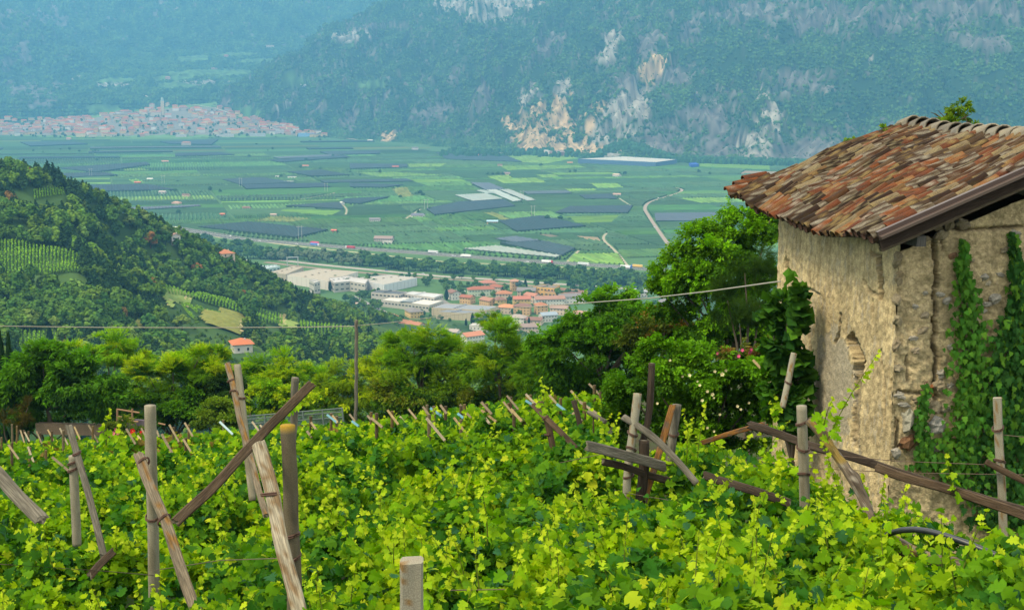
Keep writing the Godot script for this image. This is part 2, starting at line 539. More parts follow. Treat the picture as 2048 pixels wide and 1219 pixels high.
	while todo.size():
		var c: Rect2 = todo.pop_back()
		var far := c.position.y > 900.0
		var wu := rnd(130, 330) * (1.5 if far else 1.0)
		var wv := rnd(50, 150)
		if c.size.x > wu * 1.5 and (c.size.x / wu > c.size.y / wv):
			var w := c.size.x * rnd(0.35, 0.65)
			todo.append(Rect2(c.position, Vector2(w, c.size.y)))
			todo.append(Rect2(c.position + Vector2(w, 0), Vector2(c.size.x - w, c.size.y)))
		elif c.size.y > wv * 1.5:
			var w := c.size.y * rnd(0.35, 0.65)
			todo.append(Rect2(c.position, Vector2(c.size.x, w)))
			todo.append(Rect2(c.position + Vector2(0, w), Vector2(c.size.x, c.size.y - w)))
		else:
			cells.append(c)
	var origin := Vector2(0, 2750)
	var kinds := ["orchard", "orchard", "orchard", "orchard", "orchard", "green", "green", "dark", "dark", "bright", "bright", "yellow", "orchard", "grey", "orchard", "green"]
	for c in cells:
		var gap := rnd(1.5, 4.0)
		var poly := PackedVector2Array()
		for q in [c.position + Vector2(gap, gap), Vector2(c.end.x - gap, c.position.y + gap), c.end - Vector2(gap, gap), Vector2(c.position.x + gap, c.end.y - gap)]:
			var w: Vector2 = origin + axis_u * q.x + axis_v * q.y
			w.y += 26.0 * sin(w.x * 0.0021 + 1.0)
			poly.append(w)
		var mid := (poly[0] + poly[2]) * 0.5
		if absf(mid.x) > mid.y * 0.40 + 120.0: continue
		var road := motorway_depth(mid.x)
		if mid.y < road + 20.0: continue
		if land_height(mid) > 1.5 or land_height(poly[2]) > 14.0: continue
		var taken := false
		for other in polys:
			if inside(mid, other) or not Geometry2D.intersect_polygons(poly, other).is_empty():
				taken = true
				break
		var kind: String = kinds[rng.randi() % kinds.size()]
		if kind in ["bright", "yellow"] and (mid.y < 2350.0 or mid.x > 500.0): kind = "green"
		if kind in ["dark", "grey"] and (mid.x > 250.0 or rng.randf() < 0.35): kind = "orchard"
		if taken:
			kind = "orchard" if rng.randf() < 0.7 else "green"
			var left := [poly]
			for other in polys:
				var next := []
				for piece in left:
					for cut in Geometry2D.clip_polygons(piece, other):
						if not Geometry2D.is_polygon_clockwise(cut) or true:
							next.append(cut)
				left = next
			for piece in left:
				if piece.size() >= 3 and absf(area_of(piece)) > 500.0: field(piece, kind, 0.0)
			continue
		field(poly, kind, 0.0)

func area_of(p: PackedVector2Array) -> float:
	var s := 0.0
	for k in p.size():
		s += p[k].cross(p[(k + 1) % p.size()])
	return s * 0.5

func motorway_depth(x: float) -> float:
	return curve_y([[-1300, 2560], [-563, 2280], [-404, 2105], [-231, 2002], [-99, 1927], [23, 1858], [112, 1817], [178, 1780], [600, 1570]], x)

func field(poly: PackedVector2Array, kind: String, up: float) -> void:
	var g := Geo.new()
	var col := vary(CROPS[kind], 0.30 if kind in ["orchard", "green"] else 0.14)
	var tris := Geometry2D.triangulate_polygon(poly)
	var netted := kind in ["dark", "grey", "white"]
	var top := 3.6 if netted else 0.05
	var mid := Vector2.ZERO
	for p in poly: mid += p / poly.size()
	for k in range(0, tris.size(), 3):
		var a := poly[tris[k]]; var b := poly[tris[k + 1]]; var c := poly[tris[k + 2]]
		var base := col if not netted else col
		g.tri(Vector3(a.x, top + up, -a.y), Vector3(b.x, top + up, -b.y), Vector3(c.x, top + up, -c.y), base * (1.0 if netted else [0.55, 0.8, 0.62][int(absf(mid.x)) % 3]))
	if netted:
		for k in poly.size():
			var a := poly[k]; var b := poly[(k + 1) % poly.size()]
			g.quad(Vector3(a.x, 0, -a.y), Vector3(a.x, top, -a.y), Vector3(b.x, top, -b.y), Vector3(b.x, 0, -b.y), Color(0.03, 0.055, 0.03) if kind != "white" else Color(0.05, 0.09, 0.04))
	if mid.y < 4300.0 and kind != "tan":
		# rows of trees, vines or the ridges of the nets
		var lean := rnd(-0.06, 0.06)
		var dir := Vector2(-0.27 + lean, 0.963).normalized() if rng.randf() < 0.62 else Vector2(0.985, 0.173 + lean).normalized()
		if kind in ["dark", "grey", "white"]: dir = Vector2(-0.27, 0.963)
		var side := Vector2(-dir.y, dir.x)
		var step: float = [3.6, 5.5, 7.0][int(absf(mid.y)) % 3] if mid.y < 2700.0 else 7.0
		if netted: step = 6.0
		var lo := 1e9; var hi := -1e9; var l0 := 1e9; var l1 := -1e9
		for p in poly:
			lo = minf(lo, p.dot(side)); hi = maxf(hi, p.dot(side))
			l0 = minf(l0, p.dot(dir)); l1 = maxf(l1, p.dot(dir))
		var s := lo + step * 0.7
		while s < hi - step * 0.4:
			var line := PackedVector2Array([side * s + dir * (l0 - 10.0), side * s + dir * (l1 + 10.0)])
			for part in Geometry2D.intersect_polyline_with_polygon(line, poly):
				var a: Vector2 = part[0]
				var b: Vector2 = part[part.size() - 1]
				var n := maxi(1, int(a.distance_to(b) / 28.0))
				for k in n:
					var p := a.lerp(b, float(k) / n)
					var q := a.lerp(b, float(k + 1) / n)
					if netted:
						ridge(g, p, q, side, 0.28 * step, top + up + 0.02, 0.8, vary(col, 0.10))
					elif rng.randf() > 0.03:
						var f := vary(col, 0.22)
						if kind == "orchard": f = f.lerp(Color(0.09, 0.14, 0.08), 0.30)
						ridge(g, p, q, side, rnd(0.22, 0.34) * step, 0.05, rnd(2.0, 2.9) if kind != "bright" else 1.7, f)
			s += step
	var names := {"orchard": "orchard_field", "green": "orchard_field", "bright": "vineyard_field", "yellow": "meadow_field", "tan": "bare_field", "dark": "netted_field", "grey": "netted_field", "white": "covered_field"}
	tag(obj(names[kind], g.mesh(), mats.ground), "", "", "", "structure")

func ridge(g: Geo, p: Vector2, q: Vector2, side: Vector2, w: float, y: float, h: float, col: Color) -> void:
	var s := Vector3(side.x, 0, -side.y) * w
	var a := Vector3(p.x, y, -p.y); var b := Vector3(q.x, y, -q.y)
	var t := Vector3(0, h, 0)
	g.quad(a - s, b - s, b + t - s * 0.3, a + t - s * 0.3, col)
	g.quad(a + s, a + t + s * 0.3, b + t + s * 0.3, b + s, col)
	g.quad(a + t - s * 0.3, b + t - s * 0.3, b + t + s * 0.3, a + t + s * 0.3, col)

func ribbon(g: Geo, pts: Array, from: float, to: float, y: float, col: Color) -> void:
	for k in pts.size() - 1:
		var a: Vector3 = pts[k]; var b: Vector3 = pts[k + 1]
		var pa: Vector3 = pts[maxi(k - 1, 0)]; var nb: Vector3 = pts[mini(k + 2, pts.size() - 1)]
		var sa := (b - pa).cross(Vector3.UP).normalized(); var sb := (nb - a).cross(Vector3.UP).normalized()
		g.quad(a + sa * from + Vector3.UP * y, a + sa * to + Vector3.UP * y, b + sb * to + Vector3.UP * y, b + sb * from + Vector3.UP * y, col)

func track(pixels: Array, h := 0.0, sub := 4) -> Array:
	var c := Curve3D.new()
	var w := []
	for k in range(0, pixels.size(), 2): w.append(on_level(pixels[k], pixels[k + 1], h))
	for k in w.size():
		var t: Vector3 = (w[mini(k + 1, w.size() - 1)] - w[maxi(k - 1, 0)]) / 6.0
		c.add_point(w[k], -t, t)
	var out := []
	for k in w.size() - 1:
		for j in sub: out.append(c.sample(k, float(j) / sub))
	out.append(w[-1])
	return out

func motorway_line() -> Array:
	var out := []
	for k in 46:
		var x := -1300.0 + 1900.0 * k / 45.0
		out.append(Vector3(x, 0, -motorway_depth(x)))
	return out

func farm_tracks() -> Array:
	var pale := Color(0.30, 0.26, 0.18)
	return [["farm_road", 6.0, Color(0.27, 0.21, 0.17), [1345, 500, 1335, 486, 1318, 462, 1298, 432, 1290, 416, 1300, 404, 1330, 394, 1358, 385, 1364, 379, 1350, 375]], ["farm_track", 4.0, pale, [1256, 532, 1240, 512, 1225, 496, 1209, 481, 1208, 472, 1214, 466]], ["farm_track", 4.0, pale, [810, 438, 822, 430, 838, 420, 842, 418]],
			["farm_track", 3.0, pale, [678, 404, 688, 412, 693, 420, 690, 431]], ["farm_track", 4.0, pale, [960, 344.5, 1060, 342.5, 1165, 340.5]], ["farm_track", 3.5, pale, [1010, 369, 1098, 367, 1165, 366]], ["farm_track", 4.0, pale, [1135, 523, 1150, 508, 1158, 501]], ["farm_track", 4.0, pale, [1300, 341, 1400, 346, 1560, 354]],
			["farm_track", 3.5, pale, [600, 398, 650, 390, 684, 381]], ["farm_track", 4.0, pale, [872, 434, 895, 444, 915, 451]], ["farm_track", 3.5, pale, [1238, 396, 1256, 408, 1268, 413]], ["farm_road", 7.0, Color(0.45, 0.42, 0.38), [1395, 329, 1470, 337, 1560, 341, 1660, 347]],
			["service_track", 4.0, Color(0.50, 0.43, 0.26), [430, 474, 480, 478, 560, 488, 640, 497, 700, 503, 800, 514, 900, 524, 1000, 528, 1100, 533, 1180, 537, 1250, 541]], ["main_road", 11.0, Color(0.30, 0.27, 0.24), [560, 520, 640, 529, 740, 539, 880, 552, 940, 556, 1000, 559, 1080, 565, 1180, 572, 1300, 580]],
			["railway_bed", 9.0, Color(0.26, 0.19, 0.15), [530, 524, 640, 537, 760, 548, 860, 556, 960, 562, 1060, 571, 1200, 583]], ["street", 7.0, Color(0.2, 0.19, 0.18), [880, 598, 905, 612, 940, 624, 1000, 640, 1060, 652]], ["street", 7.0, Color(0.22, 0.21, 0.2), [700, 590, 735, 607, 800, 640, 850, 662, 900, 672]]]

func build_roads() -> void:
	var line := motorway_line()
	var g := Geo.new()
	ribbon(g, line, -15.5, -13.0, 0.06, Color(0.10, 0.17, 0.05))
	ribbon(g, line, 13.0, 17.0, 0.06, Color(0.12, 0.19, 0.06))
	ribbon(g, line, -13.0, -1.3, 0.25, Color(0.055, 0.055, 0.058))
	ribbon(g, line, 1.3, 13.0, 0.25, Color(0.055, 0.055, 0.058))
	ribbon(g, line, -1.3, 1.3, 0.25, Color(0.16, 0.17, 0.10))
	for s in [-12.3, -8.9, -5.2, -1.7, 1.5, 5.0, 8.7, 12.1]:
		ribbon(g, line, s, s + 0.22, 0.26, Color(0.7, 0.7, 0.68))
	tag(obj("motorway", g.mesh(), mats.asphalt), "two grey carriageways crossing the valley", "", "", "structure")
	for s in [-13.2, -0.9, 0.9, 13.2]:
		var r := Geo.new()
		ribbon_wall(r, line, s, 0.55, 0.9, Color(0.27, 0.28, 0.285))
		for k in range(0, line.size() - 1):
			for j in 3:
				var p: Vector3 = line[k].lerp(line[k + 1], j / 3.0)
				var n: Vector3 = (line[k + 1] - line[k]).cross(Vector3.UP).normalized()
				r.at_box(p + n * s + Vector3(0, 0.5, 0), Vector3(0.15, 0.6, 0.15), Color(0.35, 0.36, 0.37))
		tag(obj("guard_rail", r.mesh(), mats.metal), {-13.2: "steel guard rail on the field side of the motorway", -0.9: "central steel guard rail beside the far carriageway", 0.9: "central steel guard rail beside the near carriageway", 13.2: "steel guard rail on the river side of the motorway"}[s], "guard rail")
	for t in farm_tracks():
		var r := Geo.new()
		ribbon(r, track(t[3]), -t[1] * 0.5, t[1] * 0.5, 0.10, t[2])
		if t[0] == "railway_bed":
			for s in [-2.7, -1.3, 1.3, 2.7]: ribbon(r, track(t[3]), s, s + 0.2, 0.2, Color(0.12, 0.08, 0.06))
		if t[0] == "main_road":
			for s in [-5.0, -0.1, 4.8]: ribbon(r, track(t[3]), s, s + 0.2, 0.11, Color(0.7, 0.7, 0.68))
		tag(obj(t[0], r.mesh(), mats.asphalt), "", "", "", "structure")
	build_traffic(line)

func ribbon_wall(g: Geo, pts: Array, s: float, y0: float, y1: float, col: Color) -> void:
	for k in pts.size() - 1:
		var a: Vector3 = pts[k]; var b: Vector3 = pts[k + 1]
		var n := (b - a).cross(Vector3.UP).normalized() * s
		var w := n.normalized() * 0.06
		g.quad(a + n - w + Vector3.UP * y0, a + n - w + Vector3.UP * y1, b + n - w + Vector3.UP * y1, b + n - w + Vector3.UP * y0, col)
		g.quad(a + n + w + Vector3.UP * y0, b + n + w + Vector3.UP * y0, b + n + w + Vector3.UP * y1, a + n + w + Vector3.UP * y1, col)
		g.quad(a + n - w + Vector3.UP * y1, a + n + w + Vector3.UP * y1, b + n + w + Vector3.UP * y1, b + n - w + Vector3.UP * y1, col)

# ---------------------------------------------------------------- traffic

func wheel_mesh(r: float, w: float) -> ArrayMesh:
	var g := Geo.new()
	g.tube([Vector3(-w / 2, 0, 0), Vector3(-w * 0.4, 0, 0), Vector3(w * 0.4, 0, 0), Vector3(w / 2, 0, 0)], [r * 0.9, r, r, r * 0.9], 12, Color(0.02, 0.02, 0.02))
	g.tube([Vector3(-w * 0.52, 0, 0), Vector3(w * 0.52, 0, 0)], [r * 0.5, r * 0.5], 10, Color(0.3, 0.3, 0.31))
	return g.mesh()

func truck(p: Vector3, dir: Vector3, cab: Color, cargo: Color, label: String) -> void:
	# a lorry with its cab at -z
	var t := thing("lorry", Transform3D(Basis.looking_at(dir, Vector3.UP), p), label, "lorry", "lorries on the motorway")
	var g := Geo.new()
	g.at_box(Vector3(0, 1.9, -6.9), Vector3(2.45, 2.6, 2.0), cab)
	g.at_box(Vector3(0, 3.3, -6.6), Vector3(2.3, 0.5, 1.5), cab)
	g.at_box(Vector3(0, 0.8, -6.9), Vector3(2.35, 0.55, 2.1), cab * 0.5)
	obj("cab", g.mesh(), mats.paint, t)
	g = Geo.new()
	g.at_box(Vector3(0, 2.35, -7.91), Vector3(2.2, 0.95, 0.04), Color(0.03, 0.04, 0.05))
	for s in [-1, 1]: g.at_box(Vector3(s * 1.235, 2.35, -7.2), Vector3(0.04, 0.8, 0.8), Color(0.03, 0.04, 0.05))
	obj("windows", g.mesh(), mats.glass, t)
	g = Geo.new()
	g.at_box(Vector3(0, 2.55, 1.1), Vector3(2.5, 2.75, 13.4), cargo)
	for k in 7: g.at_box(Vector3(0, 2.55, -5.2 + k * 2.1), Vector3(2.56, 2.7, 0.08), cargo * 0.85)
	obj("trailer_box", g.mesh(), mats.paint, t)
	g = Geo.new()
	g.at_box(Vector3(0, 1.02, 0), Vector3(1.0, 0.3, 15.0), Color(0.05, 0.05, 0.05))
	for s in [-1, 1]: g.at_box(Vector3(s * 1.15, 0.8, 0.0), Vector3(0.08, 0.6, 5.0), Color(0.16, 0.16, 0.17))
	obj("chassis", g.mesh(), mats.metal, t)
	var w := wheel_mesh(0.5, 0.35)
	for s in [-1, 1]:
		for z in [-6.8, -3.6, 4.0, 5.3, 6.6]:
			obj("wheel", w, mats.paint, t, Transform3D(Basis(), Vector3(s * 1.05, 0.5, z)))

func car(p: Vector3, dir: Vector3, col: Color, label: String, group := "cars on the valley roads") -> void:
	var t := thing("car", Transform3D(Basis.looking_at(dir, Vector3.UP), p), label, "car", group)
	var g := Geo.new()
	var prof := [Vector2(-2.1, 0.35), Vector2(-2.15, 0.7), Vector2(-1.0, 0.92), Vector2(-0.4, 1.42), Vector2(1.1, 1.45), Vector2(1.9, 0.98), Vector2(2.15, 0.9), Vector2(2.15, 0.35)]
	for k in prof.size() - 1:
		var a: Vector2 = prof[k]; var b: Vector2 = prof[k + 1]
		var wa := 0.87 if a.y < 1.0 else 0.7
		var wb := 0.87 if b.y < 1.0 else 0.7
		g.quad(Vector3(-wa, a.y, a.x), Vector3(wa, a.y, a.x), Vector3(wb, b.y, b.x), Vector3(-wb, b.y, b.x), col)
		for s in [-1, 1]:
			g.quad(Vector3(s * wa, a.y, a.x), Vector3(s * wb, b.y, b.x), Vector3(s * wb, 0.35, b.x), Vector3(s * wa, 0.35, a.x), col)
	obj("body", g.mesh(), mats.paint, t)
	g = Geo.new()
	g.quad(Vector3(-0.72, 0.98, -0.97), Vector3(0.72, 0.98, -0.97), Vector3(0.64, 1.4, -0.45), Vector3(-0.64, 1.4, -0.45), Color(0.03, 0.04, 0.05))
	for s in [-1, 1]: g.quad(Vector3(s * 0.84, 1.0, -0.6), Vector3(s * 0.73, 1.38, -0.3), Vector3(s * 0.73, 1.38, 1.0), Vector3(s * 0.84, 1.0, 1.5), Color(0.03, 0.04, 0.05))
	obj("windows", g.mesh(), mats.glass, t)
	var w := wheel_mesh(0.33, 0.22)
	for s in [-1, 1]:
		for z in [-1.35, 1.3]: obj("wheel", w, mats.paint, t, Transform3D(Basis(), Vector3(s * 0.8, 0.33, z)))

func on_road(px: float, lane: float) -> Array:
	# the point of a lane that is seen at this column, and the way the motorway runs there
	var x := 0.0
	for k in 12: x = (px - 1024.0) / FOCAL * motorway_depth(x) * 0.985
	var a := Vector3(x, 0.26, -motorway_depth(x))
	var dir := (Vector3(x + 20.0, 0.26, -motorway_depth(x + 20.0)) - a).normalized()
	return [a + dir.cross(Vector3.UP) * lane, dir]

func build_traffic(_line: Array) -> void:
	for t in [[347, 7.0, -1, Color(0.75, 0.74, 0.70), Color(0.78, 0.75, 0.64), "cream lorry, farthest left on the motorway"], [614, -7.0, -1, Color(0.55, 0.03, 0.07), Color(0.62, 0.03, 0.10), "all red lorry on the far carriageway"], [627, 7.0, 1, Color(0.75, 0.76, 0.78), Color(0.10, 0.22, 0.55), "lorry with a blue trailer and white cab beside the red one"],
			[699, 7.0, -1, Color(0.8, 0.8, 0.8), Color(0.45, 0.04, 0.06), "lorry with a dark red trailer and white cab"], [857, -7.0, 1, Color(0.72, 0.73, 0.74), Color(0.62, 0.64, 0.66), "silver grey lorry behind the riverside trees"], [934, 6.0, -1, Color(0.8, 0.8, 0.8), Color(0.82, 0.82, 0.80), "short white lorry below the long pale net"], [1100, 6.0, 1, Color(0.55, 0.03, 0.08), Color(0.80, 0.80, 0.80), "white lorry with a red cab"],
			[1175, 7.0, 1, Color(0.75, 0.75, 0.75), Color(0.60, 0.64, 0.66), "pale grey lorry with a white cab, left of the white and blue pair"], [1263, 7.0, 1, Color(0.08, 0.16, 0.42), Color(0.82, 0.83, 0.84), "white lorry with a blue cab at the end of the farm track"], [1276, -6.0, -1, Color(0.06, 0.14, 0.40), Color(0.70, 0.45, 0.10), "blue lorry carrying an orange yellow load"]]:
		var o := on_road(t[0], t[1])
		truck(o[0], o[1] * t[2], t[3], t[4], t[5])
	for t in [[442, -5.0, -1, Color(0.7, 0.7, 0.7), "white car at the left end of the motorway"], [513, 6.0, 1, Color(0.72, 0.72, 0.72), "white car before the dark netted orchard"], [590, 7.0, 1, Color(0.75, 0.75, 0.75), "white car left of the red lorry"], [905, 4.0, 1, Color(0.66, 0.67, 0.7), "pale car between the two lorries below the long pale net"], [912, 8.0, 1, Color(0.5, 0.52, 0.55), "grey car just right of the pale car"], [1061, 9.0, 1, Color(0.7, 0.7, 0.68), "white car beside the riverside bushes"]]:
		var o := on_road(t[0], t[1])
		car(o[0], o[1] * t[2], t[3], t[4])
	car(on_level(1317, 396, 0.15), Vector3(0.9, 0, -0.4).normalized(), Color(0.8, 0.8, 0.8), "white car on the curving farm road")
	car(on_level(1309, 455, 0.15), Vector3(0.3, 0, 0.95).normalized(), Color(0.5, 0.55, 0.62), "blue grey car lower on the farm road")
	car(on_level(773, 541, 0.15), Vector3(0.95, 0, 0.3).normalized(), Color(0.06, 0.12, 0.35), "dark blue car on the main road")
	car(on_level(845, 548, 0.15), Vector3(-0.95, 0, -0.3).normalized(), Color(0.6, 0.62, 0.66), "silver car on the main road behind the trees")
	car(on_level(928, 583, 0.15), Vector3(0.7, 0, 0.7).normalized(), Color(0.8, 0.8, 0.8), "white car parked by the village trees")

# ---------------------------------------------------------------- buildings

func house_mesh(w: float, l: float, h: float, roof: String, wall: Color, tile: Color, windows := true, over := 0.6) -> Array:
	# walls, roof and windows as three meshes; the base is at y 0, the long side along z
	var g := Geo.new()
	g.at_box(Vector3(0, h / 2 - 1.0, 0), Vector3(w, h + 2.0, l), wall)
	var r := Geo.new()
	var rise := w * 0.22
	var a := w / 2 + over
	var b := l / 2 + over
	if roof == "gable":
		for s in [-1, 1]:
			g.tri(Vector3(-w / 2, h, s * l / 2), Vector3(0, h + rise * w / (w + 2 * over), s * l / 2), Vector3(w / 2, h, s * l / 2), wall)
		var e := h - rise * over / a * 0.4
		for t in [0.0, 0.25]:
			r.quad(Vector3(-a, e + t, -b), Vector3(0, h + rise + t, -b), Vector3(0, h + rise + t, b), Vector3(-a, e + t, b), tile * (1.0 if t > 0.0 else 0.5))
			r.quad(Vector3(0, h + rise + t, -b), Vector3(a, e + t, -b), Vector3(a, e + t, b), Vector3(0, h + rise + t, b), tile * (1.0 if t > 0.0 else 0.5))
		for s in [-1, 1]:
			r.quad(Vector3(s * a, e, -b), Vector3(s * a, e + 0.25, -b), Vector3(s * a, e + 0.25, b), Vector3(s * a, e, b), tile * 0.6)
			for q in [-1, 1]: r.quad(Vector3(0, h + rise, s * b), Vector3(0, h + rise + 0.25, s * b), Vector3(q * a, e + 0.25, s * b), Vector3(q * a, e, s * b), tile * 0.6)
		r.at_box(Vector3(w * 0.18, h + rise * 0.8, l * 0.2), Vector3(0.7, 1.6, 0.7), wall * 0.8)
	elif roof == "hip":
		var k := maxf(b - a, 0.4)
		var top := h + rise + 0.2
		r.quad(Vector3(-a, h, -b), Vector3(0, top, -k), Vector3(0, top, k), Vector3(-a, h, b), tile)
		r.quad(Vector3(a, h, b), Vector3(0, top, k), Vector3(0, top, -k), Vector3(a, h, -b), tile)
		r.tri(Vector3(-a, h, b), Vector3(0, top, k), Vector3(a, h, b), tile)
		r.tri(Vector3(a, h, -b), Vector3(0, top, -k), Vector3(-a, h, -b), tile)
		r.quad(Vector3(-a, h - 0.02, -b), Vector3(-a, h - 0.02, b), Vector3(a, h - 0.02, b), Vector3(a, h - 0.02, -b), wall * 0.7)
		r.at_box(Vector3(w * 0.16, h + rise * 0.7, l * 0.1), Vector3(0.7, 1.8, 0.7), wall * 0.8)
	else:
		r.at_box(Vector3(0, h + 0.15, 0), Vector3(w + 0.3, 0.3, l + 0.3), tile)
		for s in [-1, 1]:
			r.at_box(Vector3(s * w / 2, h + 0.5, 0), Vector3(0.35, 0.5, l + 0.35), wall)
			r.at_box(Vector3(0, h + 0.5, s * l / 2), Vector3(w - 0.36, 0.5, 0.35), wall)
		var n := int(l / 9.0)
		for k in n:
			r.at_box(Vector3(0, h + 0.55, -l / 2 + (k + 0.5) * l / n), Vector3(w * 0.72, 0.5, 1.4), tile.lerp(Color(0.35, 0.38, 0.40), 0.5))
	var win := Geo.new()
	if windows:
		var floors := maxi(1, int(h / 2.9))
		for f in floors:
			var y := (f + 0.55) * h / floors
			for s in [-1, 1]:
				var n := maxi(2, int(l / 3.2))
				for k in n: win.at_box(Vector3(s * w / 2, y, -l / 2 + (k + 0.5) * l / n), Vector3(0.1, 1.35, 1.0), Color(0.045, 0.05, 0.055))
				n = maxi(2, int(w / 3.2))
				for k in n: win.at_box(Vector3(-w / 2 + (k + 0.5) * w / n, y, s * l / 2), Vector3(1.0, 1.35, 0.1), Color(0.045, 0.05, 0.055))
	return [g.mesh(), r.mesh(), win.mesh() if windows else null]

func house(called: String, p: Vector3, turn: float, m: Array, label: String, category: String, group := "") -> Node3D:
	var t := thing(called, stand(p, turn), label, category, group)
	obj("wall", m[0], mats.wall, t)
	obj("roof", m[1], mats.roof, t)
	if m[2]: obj("windows", m[2], mats.glass, t)
	return t

